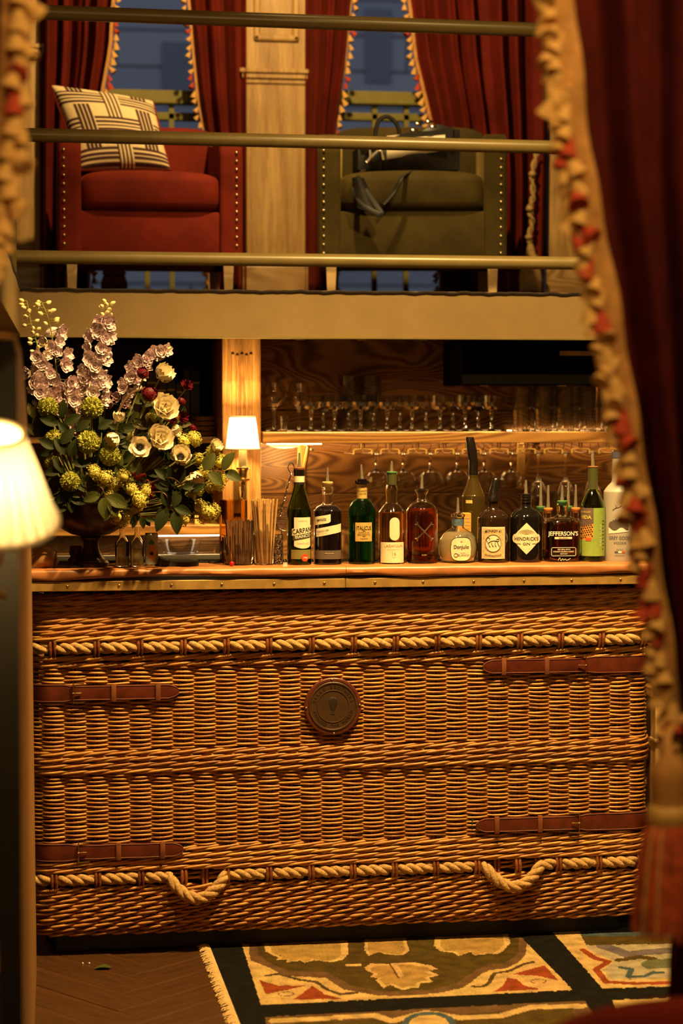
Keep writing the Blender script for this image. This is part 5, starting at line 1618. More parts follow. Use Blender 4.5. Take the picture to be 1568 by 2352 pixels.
for i, (x, y, r, Y, lb) in enumerate(((110, 936, 25, -.03, 'green pompom chrysanthemum at top left of the bouquet'), (211, 936, 27, -.03, 'green pompom chrysanthemum below the tallest delphinium'),
                                      (203, 1016, 28, -.09, 'green pompom chrysanthemum in the centre of the bouquet, largest'), (126, 1008, 23, -.05, 'green pompom chrysanthemum half behind dark leaves left of centre'),
                                      (253, 1046, 25, -.09, 'green pompom chrysanthemum under the folded white tulip'), (161, 1106, 24, -.10, 'lowest green pompom chrysanthemum, beside the lamp shade'),
                                      (118, 1062, 17, -.04, 'small green pompom chrysanthemum peeping beside the lamp shade'))):
    o = thing('pompom_chrysanthemum', lb, 'flower', MOUTH, 0, 'green pompom blooms')
    h = at(x, y, Y) - MOUTH
    k = mpp(h + MOUTH)
    inst('flower_head', PM[i % 2], o, h, (i, i * 2, i), r * .92 * k)
    stem_to(o, h + Vector((0, .02, -.01)), 2.4)
# viburnum clusters
def cluster_mesh(seed, n_=70):
    r_ = random.Random(seed)
    mb = MB()
    for i in range(n_):
        z = 1 - 1.55 * (i + .5) / n_
        a = i * 2.39996
        rad = math.sqrt(max(0, 1 - z * z))
        c = Vector((rad * math.cos(a), rad * math.sin(a), z * .8)) * r_.uniform(.78, 1.0)
        for q in range(5):
            d = (c.normalized() + Vector((r_.uniform(-.5, .5), r_.uniform(-.5, .5), r_.uniform(-.5, .5))) * .7).normalized()
            u = d.orthogonal().normalized() * .085
            w_ = d.cross(u)
            b_ = len(mb.v)
            s = c + Vector((r_.uniform(-1, 1), r_.uniform(-1, 1), r_.uniform(-1, 1))) * .1
            mb.v += [s + u, s + w_, s - u, s - w_, s + d * .05]
            mb.f += [(b_, b_ + 1, b_ + 4), (b_ + 1, b_ + 2, b_ + 4), (b_ + 2, b_ + 3, b_ + 4), (b_ + 3, b_, b_ + 4)]
    mb.ball((0, 0, 0), .62, 10, 7)
    return mb.mesh('cluster', M['viburnum'], True, 0)
CM = [cluster_mesh(s) for s in (1, 2, 3)]
VB = [('frothy lime viburnum head left of centre under the big pompom', -.11, [(216, 1086, 20), (240, 1098, 22), (262, 1118, 24)]),
      ('frothy lime viburnum head just above the urn rim at centre', -.12, [(285, 1095, 18), (300, 1125, 20), (255, 1140, 18)]),
      ('frothy lime viburnum head left of the hanging dark leaves', -.12, [(318, 1150, 24), (335, 1130, 18), (305, 1165, 18)]),
      ('frothy lime viburnum head drooping over the urn lip', -.10, [(268, 1188, 18), (292, 1184, 19), (280, 1200, 15)]),
      ('lime viburnum head beside the upper small burgundy flowers', -.03, [(420, 1015, 20), (446, 1008, 20), (405, 1030, 14)]),
      ('lime viburnum head under the lowest white anemone', -.06, [(450, 1102, 20), (470, 1085, 18), (455, 1125, 15)]),
      ('lime viburnum head behind the pale oval leaves near the wall lamp', -.02, [(505, 1062, 20), (488, 1040, 18), (455, 1055, 16)]),
      ('lime viburnum head hanging out past the oval leaves', -.03, [(500, 1110, 20), (484, 1118, 16), (512, 1095, 15)]),
      ('lowest lime viburnum head next to the gold mixing glass', -.06, [(478, 1178, 24), (458, 1165, 20), (492, 1172, 17), (465, 1190, 15)]),
      ('lime viburnum head among the hanging dark leaves', -.07, [(412, 1178, 18), (425, 1195, 16), (395, 1160, 15), (440, 1140, 16)]),
      ('lime viburnum sprig among leaves above the centre anemone', -.03, [(345, 960, 12), (322, 975, 12), (400, 955, 12), (300, 1000, 11)])]
for i, (lb, Y, hs) in enumerate(VB):
    o = thing('viburnum_stem', lb, 'flower', MOUTH, 0, 'lime viburnum heads')
    for j, (x, y, r) in enumerate(hs):
        h = at(x, y, Y + .015 * j) - MOUTH
        inst('flower_head', CM[(i + j) % 3], o, h, (R(70), rf.uniform(-.6, .6), rf.random() * 6), r * 1.05 * mpp(h + MOUTH))
        stem_to(o, h, 1.5)
# white anemones and roses
def face_dir(x=0, z=0): return Vector((x, -1, z))
ANEM = make_flower([(6, 1.0, .95, .25, .5, .08, .03), (5, .85, .85, .5, .5, .06, .03)], 31).mesh('petals', M['petal_white'], True, 0)
CUP = make_flower([(6, 1.0, 1.0, .65, .7, .1, .03), (5, .9, .9, .9, .6, .08, .03)], 33).mesh('petals', M['petal_white'], True, 0)
ROSE = make_flower([(6, 1.0, 1.0, .35, .9, .05, .06), (6, .85, .9, .7, .8, .05, .06), (5, .62, .7, 1.0, .7, .03, .05), (4, .4, .5, 1.2, .5, .02, .04)], 35).mesh('petals', M['petal_white'], True, 0)
EYE = MB().ball((0, 0, .12), .2, 12, 8)
for a in range(26):
    d = Vector((math.cos(a * 2.4), math.sin(a * 2.4), .5))
    EYE.tube([d * .12, d * (.26 + .05 * (a % 3))], .014, 4); EYE.ball(d * (.28 + .05 * (a % 3)), .035, 6, 4)
EYEM = EYE.mesh('eye', M['eye'])
for (x, y, r, Y, d, me, eye, lb, nm) in (
        (321, 1028, 27, -.13, (0, -1, .1), ANEM, 1, 'open white anemone with black eye facing the room at bouquet centre', 'anemone'),
        (414, 1052, 34, -.11, (.05, -1, .35), CUP, 1, 'cupped white anemone with large black eye low on the right', 'anemone'),
        (366, 868, 33, .02, (.5, -.6, .5), CUP, 1, 'white anemone turned away behind the dark ranunculus', 'anemone'),
        (374, 940, 40, -.05, (.2, -1, .3), ROSE, 0, 'large ruffled cream rose below the dark ranunculus', 'rose'),
        (362, 1008, 38, -.07, (.3, -1, .2), ROSE, 0, 'cream rose tucked right of the centre anemone', 'rose'),
        (438, 1092, 30, -.09, (.5, -.8, -.6), CUP, 0, 'cream bloom drooping below the cupped anemone', 'rose'),
        (268, 1000, 25, -.10, (-.6, -.5, -.6), CUP, 0, 'folded white tulip seen sideways left of the centre anemone', 'tulip'),
        (272, 968, 20, -.10, (.1, -.3, 1), CUP, 0, 'folded white tulip bud pointing up left of the cream rose', 'tulip'),
        (488, 1028, 22, -.02, (.6, -.8, .4), CUP, 0, 'single white bloom near the wall lamp shade', 'tulip'),
        (395, 985, 20, -.04, (.7, -.5, -.3), CUP, 0, 'small white bloom below the burgundy sprays', 'tulip')):
    o = thing(nm, lb, 'flower', MOUTH, 0, 'white blooms in the urn')
    h = at(x, y, Y) - MOUTH
    k = mpp(h + MOUTH)
    inst('petals', me, o, h, quat(d), r * 1.05 * k)
    if eye: inst('eye', EYEM, o, h + Vector(d).normalized() * .05 * r * k, quat(d), r * (.95 if me is ANEM else 1.2) * k)
    stem_to(o, h + Vector((0, .012, -.004)), 2.0)
# dark ranunculus and small burgundy flowers
RAN = make_flower([(8, .9, .9, .5, 1.3, .25, .0), (8, .75, .8, .8, 1.2, .18, 0), (7, .6, .7, 1.0, 1.0, .1, 0), (5, .4, .5, 1.2, .8, .04, 0)], 41)
RAN.ball((0, 0, .28), .78, 16, 10, (1, 1, .72))
RANM = RAN.mesh('petals', M['petal_wine'], True, 0)
POM = make_flower([(10, 1, .5, .3, .5, .05, .02), (10, .85, .45, .7, .4, .05, .02), (8, .65, .4, 1.0, .3, .04, .02), (6, .4, .3, 1.3, .2, .02, .0)], 43).mesh('petals', M['petal_wine'], True, 0)
for (x, y, r, Y, d, me, lb) in ((329, 862, 18, -.02, (-.2, -.6, .8), RANM, 'upper near-black ranunculus globe above the cream rose'), (342, 906, 24, -.06, (.1, -1, .25), RANM, 'lower dark red ranunculus facing the room above the cream rose'),
                               (427, 889, 17, .0, (.2, -.8, .6), POM, 'small burgundy flower topping the thin stem nearest the books'), (415, 922, 13, .0, (.4, -.8, .2), RANM, 'small burgundy bud below the topmost burgundy flower'),
                               (418, 958, 16, -.02, (.3, -1, .1), POM, 'small burgundy flower above the lime viburnum'), (441, 983, 12, .0, (.5, -.8, 0), RANM, 'burgundy bud hanging nearest the stack of wooden bowls'),
                               (417, 1000, 13, -.02, (.2, -1, -.1), POM, 'small burgundy flower touching the lime viburnum'), (396, 965, 11, -.03, (0, -1, 0), POM, 'tiny burgundy flower beside the cream rose'),
                               (245, 905, 14, .05, (.1, -1, .2), POM, 'shadowed wine flower low beside the tallest delphinium')):
    o = thing('ranunculus', lb, 'flower', MOUTH, 0, 'dark red flowers in the urn')
    h = at(x, y, Y) - MOUTH
    k = mpp(h + MOUTH)
    inst('petals', me, o, h, quat(d), r * 1.0 * k)
    stem_to(o, h + Vector((0, .012, -.006)), 1.6)
REDL = make_flower([(5, 1, .5, .2, .3, .05, .12), (4, .7, .4, .6, .2, .05, .1)], 47).mesh('petals', M['petal_red'], True, 0)
for (x, y, r, lb) in ((312, 1105, 30, 'torn red bloom deep in the leaves at centre'), (345, 1120, 26, 'torn red bloom deep in the leaves right of centre')):
    o = thing('red_bloom', lb, 'flower', MOUTH, 0, 'red blooms among the leaves')
    h = at(x, y, -.06) - MOUTH
    inst('petals', REDL, o, h, quat((.2, -1, -.3)), r * mpp(h + MOUTH))
    stem_to(o, h, 1.6)
# leaves
def leaf_mesh(mat, wr=.62, tip=.8, fold=.12):
    def fn(u, v):
        w_ = wr * math.sin(PI * min(1, v * .97 + .015)) ** tip * (1 - .25 * v) * (u - .5)
        return Vector((w_, v, fold * abs(u - .5) * 2 * math.sin(PI * v) - .12 * v * v))
    mb = MB().grid(fn, 4, 8)
    mb.tube([(0, v / 8, fold * 0 - .12 * (v / 8) ** 2 + .006) for v in range(9)], .012, 4)
    return mb.mesh('leaf', mat, True, 0)
LD, LM, LO = leaf_mesh(M['leaf_dark']), leaf_mesh(M['leaf_mid'], .7, .7), leaf_mesh(M['leaf_olive'], .6)
def sprig(label, stem, leaves, Y=-.1, me=None):
    """leaves: (px, py, length px, angle deg clockwise from up, turn) with px, py the leaf's foot"""
    o = thing('leaf_sprig', label, 'foliage', MOUTH, 0, 'leafy sprigs in the urn')
    P = [Vector((0, 0, -.02))] + [at(x, y, Y) - MOUTH for x, y in stem]
    k = mpp(MOUTH)
    MB().tube(smooth_path(P, 8), [lerp(2.0, 1.0, i / (8 * (len(P) - 1))) * k for i in range(8 * (len(P) - 1) + 1)], 5).build('stem', M['twig'], o)
    for i, (x, y, L, a, tn) in enumerate(leaves):
        p = at(x, y, Y - .004) - MOUTH
        d = Vector((math.sin(R(a)), rf.uniform(-.25, .1), math.cos(R(a)))).normalized()
        nrm = Vector((math.sin(R(tn)), -math.cos(R(tn)), .25))
        xax = d.cross(nrm).normalized()
        zax = xax.cross(d)
        mt = Matrix((xax, d, zax)).transposed()
        inst('leaf', me or (LD, LM, LO)[i % 3], o, p, mt.to_euler(), L * k)
    return o
sprig('sprig of pale oval leaves reaching out before the wall lamp', [(420, 1110), (470, 1080), (545, 1090)], [(468, 1080, 46, 32, 10), (513, 1080, 48, 28, -40), (516, 1083, 42, 118, 5), (478, 1085, 44, 128, 20)], -.09, LM)
sprig('sprig of broad dark leaves below the cupped anemone', [(370, 1100), (420, 1115), (445, 1115)], [(408, 1112, 46, 15, 10), (395, 1100, 45, -60, -10), (398, 1112, 42, -15, 0), (418, 1120, 36, 80, 20), (440, 1128, 34, 60, 0)], -.125, LD)
sprig('sprig of dark pointed leaves hanging towards the back cabinet', [(360, 1130), (390, 1165), (402, 1180)], [(388, 1165, 44, -20, -10), (397, 1165, 44, 20, 15), (380, 1160, 50, -160, 0), (400, 1175, 52, 172, 8), (385, 1170, 56, -150, -20), (400, 1165, 42, 110, 10)], -.12, LD)
sprig('sprig of dark leaves beside the lamp shade at the left', [(150, 1080), (130, 1040), (110, 1000)], [(128, 1030, 44, -60, 0), (140, 1020, 46, 40, 0), (150, 1045, 46, -30, 10), (160, 1050, 44, 20, 0), (125, 1050, 42, 150, 0), (140, 1080, 40, -100, 10), (165, 1062, 40, 95, 0)], -.09, LD)
sprig('sprig of dark leaves between the two top pompoms', [(170, 1040), (155, 990), (140, 950)], [(140, 960, 42, 10, 20), (146, 975, 45, 60, 0), (135, 975, 45, -70, 0), (175, 990, 40, 50, -10), (160, 1000, 40, -40, 0), (225, 985, 40, 60, 0)], -.05, LD)
sprig('sprig of olive leaves below the leftmost pompom', [(130, 1050), (95, 1010), (80, 965)], [(82, 985, 40, 10, 0), (90, 1000, 42, -50, 0), (95, 1010, 42, 80, 20), (78, 960, 36, -20, 0), (86, 945, 34, 30, 0), (88, 925, 30, -10, 0)], .0, LO)
sprig('sprig of grey-green leaves folded over the urn rim at centre', [(230, 1120), (245, 1150)], [(245, 1140, 52, 115, 0), (238, 1142, 50, 175, 0), (230, 1135, 40, -110, 0), (250, 1150, 40, 150, 10)], -.135, LM)
sprig('small dark twig hanging over the urn rim above the syrup bottles', [(300, 1160), (325, 1190)], [(325, 1188, 26, 170, 0), (320, 1185, 28, -130, 0), (330, 1190, 24, 140, 0), (315, 1180, 26, -150, 10), (334, 1192, 22, 100, 0), (312, 1190, 24, 200, 0)], -.115, LD)
sprig('twig of thin leaves trailing over the urn rim by the lamp shade', [(120, 1150), (80, 1190)], [(110, 1165, 30, -150, 0), (95, 1175, 28, 180, 0), (88, 1182, 26, -140, 0), (100, 1170, 30, 150, 0), (75, 1190, 22, -120, 0)], -.02, LD)
FILL = [('crossing leaves behind the centre anemone', [(300, 1040), (300, 985)], -.06), ('leaves under the cream rose', [(330, 1010), (345, 965)], -.04), ('leaves in the heart of the bouquet below the big pompom', [(220, 1090), (225, 1050)], -.07),
        ('leaves right of the lowest pompom', [(200, 1130), (190, 1095)], -.09), ('leaves behind the cupped anemone', [(380, 1060), (395, 1020)], -.05), ('leaves behind the red blooms', [(320, 1120), (345, 1090)], -.05),
        ('leaves over the urn bowl at left', [(160, 1170), (145, 1145)], -.09), ('leaves behind the centre viburnum', [(280, 1120), (270, 1075)], -.07), ('shadowed leaves at the back of the bouquet', [(260, 1000), (265, 950)], .03),
        ('leaves near the burgundy sprays', [(370, 1010), (395, 985)], -.02), ('leaves low on the right of the urn', [(380, 1140), (430, 1150)], -.07), ('shadowed leaves behind the left pompoms', [(170, 1020), (165, 960)], .04),
        ('leaves behind the low mauve delphinium', [(130, 1030), (120, 975)], .05), ('leaves over the urn bowl at right', [(270, 1160), (300, 1150)], -.1),
        ('dark leaves between the centre pompom and the folded tulip', [(240, 1050), (245, 985)], -.03), ('dark leaves right of the big cream rose', [(390, 1030), (415, 960)], .01), ('dark leaves between the centre viburnum and the cupped anemone', [(350, 1110), (375, 1075)], -.07),
        ('dark leaves low behind the lowest pompom', [(150, 1130), (120, 1110)], -.03), ('dark leaves between the lower viburnum heads', [(420, 1150), (445, 1175)], -.04), ('dark leaves behind the cream rose near the books', [(340, 970), (330, 930)], .04)]
for i, (w_, stm_, Y) in enumerate(FILL):
    lv = []
    (x0, y0), (x1, y1) = stm_
    for q in range(9):
        t_ = q / 8
        lv.append((lerp(x0, x1, t_) + rf.uniform(-14, 14), lerp(y0, y1, t_) + rf.uniform(-12, 14), rf.uniform(30, 44), rf.uniform(-130, 130), rf.uniform(-35, 35)))
    sprig(w_, stm_, lv, Y, (LD, LO, LD, LM)[i % 4])
# arching bare twigs
for pts, lb in (([(255, 1000), (275, 940), (300, 905), (335, 890)], 'thick bare twig arching below the leaning delphinium'), ([(485, 1085), (480, 1110), (490, 1150), (497, 1165)], 'thin bare twig hanging between viburnum heads'), ([(150, 1000), (155, 930), (148, 890)], 'thin bare twig rising past the top left pompom')):
    o = thing('bare_twig', lb, 'twig', MOUTH, 0, 'bare twigs in the urn')
    MB().tube(smooth_path([Vector((0, 0, -.02))] + [at(x, y, -.04) - MOUTH for x, y in pts], 8), 2.6 * kU if 'thick' in lb else 1.1 * kU, 6).build('stem', M['twig'], o)
# ------------------------------------------------------------------ mezzanine furniture
M['red_velvet'] = velvet('red_velvet', (0.165, 0.015, 0.007), 0.3, 0.3, (.9, .25, .08), 0.8, 6)
M['green_velvet'] = velvet('green_velvet', (0.050, 0.035, 0.008), 0.3, 0.35, (.7, .5, .18), 0.8, 6)
M['chair_leg'] = plain('chair_leg', (0.62, 0.42, 0.2), .5, 0, .1, 30)
M['nail'] = plain('nail', (.75, .6, .35), .3, .9)
def cushion_shape(x0, x1, y0, y1, z0, z1, e=.55, crown=.0, n=18):
    """soft box: superellipsoid with a crowned top"""
    mb = MB()
    cx, cy, cz = (x0 + x1) / 2, (y0 + y1) / 2, (z0 + z1) / 2
    a, b_, c = (x1 - x0) / 2, (y1 - y0) / 2, (z1 - z0) / 2
    def sp(v, p): return math.copysign(abs(v) ** p, v)
    N_, Q = n * 2, n
    vs = []
    for j in range(Q + 1):
        ph = -PI / 2 + PI * j / Q
        for i in range(N_):
            th_ = 2 * PI * i / N_
            x = sp(math.cos(ph), e * .9) * sp(math.cos(th_), e * .55)
            y = sp(math.cos(ph), e * .9) * sp(math.sin(th_), e * .55)
            z = sp(math.sin(ph), e)
            zz = cz + c * z + (crown * (1 - x * x) * (1 - y * y) if z > 0 else 0)
            vs.append(Vector((cx + a * x, cy + b_ * y, zz)))
    fs = [(j * N_ + i, j * N_ + (i + 1) % N_, (j + 1) * N_ + (i + 1) % N_, (j + 1) * N_ + i) for j in range(Q) for i in range(N_)]
    return mb.add(vs, fs)
def armchair(label, pxa, pxb, Y, yaw, mat, k2=1.0):
    a, b_ = at(pxa, 500, Y), at(pxb, 500, Y)
    W = (b_.x - a.x) / math.cos(yaw)
    o = thing('armchair', label, 'armchair', ((a.x + b_.x) / 2, Y + .35, ZM), yaw, 'velvet armchairs on the mezzanine')
    hw = W / 2
    zz = lambda py: at((pxa + pxb) / 2, py, Y).z - ZM
    z_arm, z_seat, z_cush, z_bot = zz(303), zz(484), zz(392), zz(594)
    yf, D = -.35, .74
    aw = .085
    MB().rbox(-hw + .01, hw - .01, yf + .012, yf + D - .05, z_bot, z_seat, .012).build('seat_base', mat, o)
    for sg in (-1, 1):
        x0, x1 = (-hw, -hw + aw) if sg < 0 else (hw - aw, hw)
        def top(u, v): return 0
        mb = MB()
        # arm: side panel rising gently to the back, rolled top
        prof = [(yf, z_bot), (yf + D, z_bot), (yf + D, z_arm + .06), (yf + D - .12, z_arm + .05), (yf + .35, z_arm + .01), (yf + .06, z_arm), (yf + .012, z_arm - .03), (yf, z_arm - .07)]
        bmx = bmesh.new()
        f0 = [bmx.verts.new((x0, y, z)) for y, z in prof]; f1 = [bmx.verts.new((x1, y, z)) for y, z in prof]
        bmx.faces.new(f0); bmx.faces.new(list(reversed(f1)))
        for i in range(len(prof)):
            j = (i + 1) % len(prof)
            bmx.faces.new((f0[i], f1[i], f1[j], f0[j]))
        bmesh.ops.recalc_face_normals(bmx, faces=bmx.faces)
        bmesh.ops.bevel(bmx, geom=list(bmx.edges), offset=.016, segments=3, affect='EDGES', profile=.6)
        mb.addbm(bmx)
        am = mb.build('arm', mat, o)
        nm = MB().ball((0, 0, 0), .0062, 8, 5).mesh('nail_head', M['nail'])
        for q in range(13):
            inst('nail_head', nm, am, (sg * (hw - .022), yf - .001, lerp(z_bot + .02, z_arm - .07, q / 12)))
    bk = MB()
    bk.add(cushion_shape(-hw + .02, hw - .02, yf + D - .2, yf + D, z_bot, z_arm + .10, .35).v, cushion_shape(-hw + .02, hw - .02, yf + D - .2, yf + D, z_bot, z_arm + .10, .35).f)
    bk.build('backrest', mat, o, True, 0)
    cs = cushion_shape(-hw + aw - .012, hw - aw + .012, yf - .015, yf + D - .19, z_seat - .008, z_cush, .42, .022)
    cu_ = cs.build('seat_cushion', mat, o, True, 0)
    for x in (-hw + .05, hw - .05):
        for y, zt in ((yf + .045, z_bot), (yf + D - .06, z_bot)):
            mb = MB()
            s0, s1 = .020, .014
            mb.add([(x - s1, y - s1, 0), (x + s1, y - s1, 0), (x + s1, y + s1, 0), (x - s1, y + s1, 0), (x - s0, y - s0, zt + .01), (x + s0, y - s0, zt + .01), (x + s0, y + s0, zt + .01), (x - s0, y + s0, zt + .01)],
                   [(3, 2, 1, 0), (4, 5, 6, 7), (0, 1, 5, 4), (1, 2, 6, 5), (2, 3, 7, 6), (3, 0, 4, 7)]).build('leg', M['chair_leg'], o, False)
    return o, W, z_cush, z_seat, yf, D
ch1, W1, zc1, zs1_, yf1, D1 = armchair('red velvet armchair with nail-head trim and a woven cushion on it', 133, 557, 1.42, R(0), M['red_velvet'])
ch2, W2, zc2, zs2_, yf2, D2 = armchair('olive green velvet armchair with nail-head trim holding a black handbag', 768, 1189, 1.42, R(-9), M['green_velvet'])
# woven stripe cushion
M['pillow'] = painted('pillow', .85)
cream, dk, rust = (.80, .62, .36), (.055, .014, .014), (.30, .07, .03)
def plaid(u, v):
    P = 3.15
    a, b_ = (u * P + .12) , (v * 2.75 + .22)
    ia, ib = math.floor(a), math.floor(b_)
    fa, fb = a - ia, b_ - ib
    inA, inB = fa > .48, fb > .48
    def stripes(f): return dk if ((f - .48) / .52 * 4) % 1 < .62 else (cream if True else rust)
    if inA and inB: return stripes(fb) if (ia + ib) % 2 == 0 else stripes(fa)
    if inA: return stripes(fa)
    if inB: return stripes(fb)
    return cream
pw_ = thing('throw_cushion', 'cream cushion with dark woven stripe pattern leaning on the red armchair', 'cushion')
c = [at(116, 196, 1.78), at(352, 233, 1.80), at(392, 392, 1.62), at(186, 392, 1.62)]
ctr = (c[0] + c[1] + c[2] + c[3]) / 4
nv = (c[1] - c[0]).cross(c[3] - c[0]).normalized()
if nv.y > 0: nv = -nv
pw_.location = ctr
mb = MB(); mb.col = []
NP = 96
for side in (1, -1):
    base_i = len(mb.v)
    for j in range(NP + 1):
        for i in range(NP + 1):
            u, v = i / NP, j / NP
            # slightly pinched edges
            pu = u + .03 * (u - .5) * -4 * v * (1 - v) * 1.2
            pv = v + .03 * (v - .5) * -4 * u * (1 - u) * 1.2
            q = (c[0] * (1 - pu) + c[1] * pu) * (1 - pv) + (c[3] * (1 - pu) + c[2] * pu) * pv
            th_ = .075 * (max(0, 16 * u * (1 - u) * v * (1 - v))) ** .42
            mb.v.append(q + nv * (side * th_) - ctr)
            mb.col.append(plaid(u, v))
    mb.f += [(base_i + j * (NP + 1) + i, base_i + j * (NP + 1) + i + 1, base_i + (j + 1) * (NP + 1) + i + 1, base_i + (j + 1) * (NP + 1) + i) for j in range(NP) for i in range(NP)]
mb.build('cover', M['pillow'], pw_, True, 0)
edge = [lerp(c[a], c[(a + 1) % 4], q / 8) - ctr for a in range(4) for q in range(8)]
MB().tube([e * .985 for e in edge] + [edge[0] * .985], .006, 6, False).build('piping', M['red_velvet'], pw_)
# black handbag with papers
M['bag'] = plain('bag', (.007, .005, .004), .5, 0, .3, 20, .1)
M['paper'] = plain('paper', (.72, .62, .48), .7)
hb = thing('handbag', 'slouchy black handbag with buckles, papers and a trailing strap on the green armchair', 'handbag', at(930, 388, 1.62))
HB = hb.location.copy()
def hp(x, y, Y=1.62): return at(x, y, Y) - HB
MB().add(*(lambda q: (q.v, q.f))(MB().slab(lambda u, v: hp(lerp(822, 1056, u), lerp(390, lerp(338, 292, min(1, u * 1.4)) + 6 * math.sin(u * 14), v), 1.6 + .0 * v) + Vector((0, -.03 * math.sin(PI * u) * math.sin(PI * v), 0)), 24, 10, (0, .14, 0)))).build('body', M['bag'], hb)
MB().slab(lambda u, v: hp(lerp(828, 1040, u), lerp(345, lerp(330, 288, u) + 4 * math.sin(u * 9), v), 1.585), 16, 4, (0, .02, 0)).build('flap', M['bag'], hb)
MB().slab(lambda u, v: hp(lerp(888, 1022, u), lerp(lerp(366, 345, u), lerp(312, 302, u), v), 1.575 - .012 * math.sin(v * 5)), 12, 6, (0, .004, 0)).build('papers', M['paper'], hb)
MB().tube(smooth_path([hp(860, 320), hp(868, 280), hp(890, 268), hp(912, 288), hp(918, 318)], 8), .008, 6).build('handle', M['bag'], hb)
MB().tube(smooth_path([hp(838, 352, 1.58), hp(845, 330, 1.57), hp(850, 360, 1.565), hp(842, 372, 1.565), hp(872, 345, 1.57), hp(880, 368, 1.565)], 6), .007, 6).build('buckle_strap', M['steel'], hb)
for (x, y) in ((960, 285), (985, 280), (950, 300), (995, 292)): MB().ball(hp(x, y, 1.6), .012, 8, 6, (1.4, .6, .7)).build('clasp', M['steel'], hb)
yF = Y_front = 1.37
MB().tube(smooth_path([hp(835, 392, 1.55), hp(815, 420, 1.40), hp(822, 455, 1.375), hp(845, 480, 1.365), hp(875, 492, 1.36), hp(862, 470, 1.365), hp(838, 435, 1.37)], 8), .012, 6, flat=.5).build('shoulder_strap', M['bag'], hb)
MB().tube(smooth_path([hp(950, 392, 1.5), hp(925, 405, 1.39), hp(905, 440, 1.375), hp(880, 470, 1.37)], 8), .009, 6, flat=.4).build('shoulder_strap', M['bag'], hb)
MB().slab(lambda u, v: hp(lerp(lerp(808, 822, v), lerp(835, 878, v), u), lerp(408, lerp(478, 498, u), v), 1.372 - .01 * math.sin(PI * u)), 8, 8, (0, .008, 0)).build('side_pocket', M['bag'], hb)

# ------------------------------------------------------------------ curtains of the mezzanine windows
M['curtain'] = velvet('curtain', (0.11, 0.008, 0.004), 0.15, 0.35, (.8, .15, .05), 0.8, 5)
M['fringe_cream'] = plain('fringe_cream', (.74, .42, .13), .8, 0, .25, 90, .3)
M['fringe_red'] = plain('fringe_red', (.48, .05, .015), .8, 0, .25, 90, .3)
M['trim_tape'] = plain('trim_tape', (.52, .25, .07), .8, 0, .2, 40, .2)
def tassel_mesh(mat, name='tassel'):
    mb = MB()
    mb.lathe([(.01, .5), (.12, .5), (.16, .40), (.13, .30), (.2, .26), (.26, .1), (.34, -.12), (.42, -.38), (.46, -.5), (.4, -.52), (.01, -.45)], 10)
    return mb.mesh(name, mat)
TC, TR = tassel_mesh(M['fringe_cream']), tassel_mesh(M['fringe_red'])
def drape(name, label, left, right, y0, y1, Y, folds, amp, edge, nt, ts, group, mat='curtain', phase=0.0, tape=.012, tails=True, back=.012, rows=1, zfun=None):
    """left / right: photo columns as (row, column) polylines; edge: 'L' or 'R' carries the tassel fringe"""
    o = thing(name, label, 'curtain', at((pl(left, y0) + pl(right, y0)) / 2, y0, Y), 0, group)
    B = o.location.copy()
    def fn(u, v, add=0.0):
        yy = lerp(y0, y1, v)
        x = lerp(pl(left, yy), pl(right, yy), u)
        p = at(x, yy, Y)
        f = 2 * PI * folds * (u + .02 * math.sin(u * 17 + phase)) + phase + .35 * math.sin(v * 3 + u * 5)
        d = amp * (math.sin(f) + .35 * math.sin(2.3 * f + 1)) * min(1, (u + .04) * 8, (1.04 - u) * 8)
        return p + Vector((0, d + add, 0)) - B
    nu = max(40, int(folds * 14))
    MB().slab(lambda u, v: fn(u, v), nu, 26, (0, back, 0)).build('cloth', M[mat], o, True, 0)
    if edge:
        ue = 0.0 if edge == 'L' else 1.0
        du = .05 if edge == 'L' else -.05
        sg = -1 if edge == 'L' else 1
        # tape along the hem
        MB().slab(lambda u, v: fn(ue, v) + Vector((sg * lerp(.002, -tape, u), -.008, 0)), 2, 30, (0, .004, 0)).build('trim_tape', M['trim_tape'], o)
        r_ = random.Random(int(left[0][1]) + 5)
        for rw_ in range(rows):
            for i in range(nt):
                v = (i + .5 + .5 * rw_) / nt
                if v > 1: continue
                p = fn(ue, v) + Vector((sg * (.5 * ts - rw_ * ts * .8), -.012 - .004 * rw_, 0))
                me = TR if (i * 3 + rw_ * 2) % 7 in (1, 4) else TC
                inst('tassel', me, o, p + Vector((r_.uniform(-.2, .2) * ts, 0, r_.uniform(-.15, .15) * ts)), (r_.uniform(-.3, .3), -sg * R(25) + r_.uniform(-.45, .45), 0), ts * r_.uniform(.85, 1.15))
    return o
YV = YU - .1
GC = 'red velvet mezzanine curtains'
drape('curtain', 'red velvet curtain with tassel edge behind the striped cushion', [(-420, 92), (670, 92)], [(-420, 290), (-60, 276), (0, 262), (110, 256), (220, 236), (400, 215), (670, 205)], -420, 690, YV, 4.6, .05, 'R', 62, .030, GC, phase=.6)
drape('curtain', 'red velvet curtain with tassel edge between the first window and the oak pilaster', [(-420, 415), (-60, 425), (0, 432), (110, 441), (220, 452), (320, 470), (670, 480)], [(-60, 566), (670, 566)], -420, 690, YV, 3.2, .05, 'L', 62, .026, GC, phase=2.0)
drape('curtain', 'red velvet curtain with tassel edge just right of the oak pilaster', [(-420, 702), (670, 702)], [(-420, 830), (-60, 816), (0, 808), (130, 796), (290, 772), (670, 765)], -420, 690, YV, 3.0, .05, 'R', 62, .028, GC, phase=1.2)
drape('curtain', 'wide red velvet curtain with tassel edge behind the green armchair', [(-420, 905), (-60, 925), (0, 938), (130, 952), (280, 988), (420, 1010), (670, 1010)], [(-60, 1262), (670, 1250)], -420, 690, YV, 6.2, .055, 'L', 62, .032, GC, phase=.2)
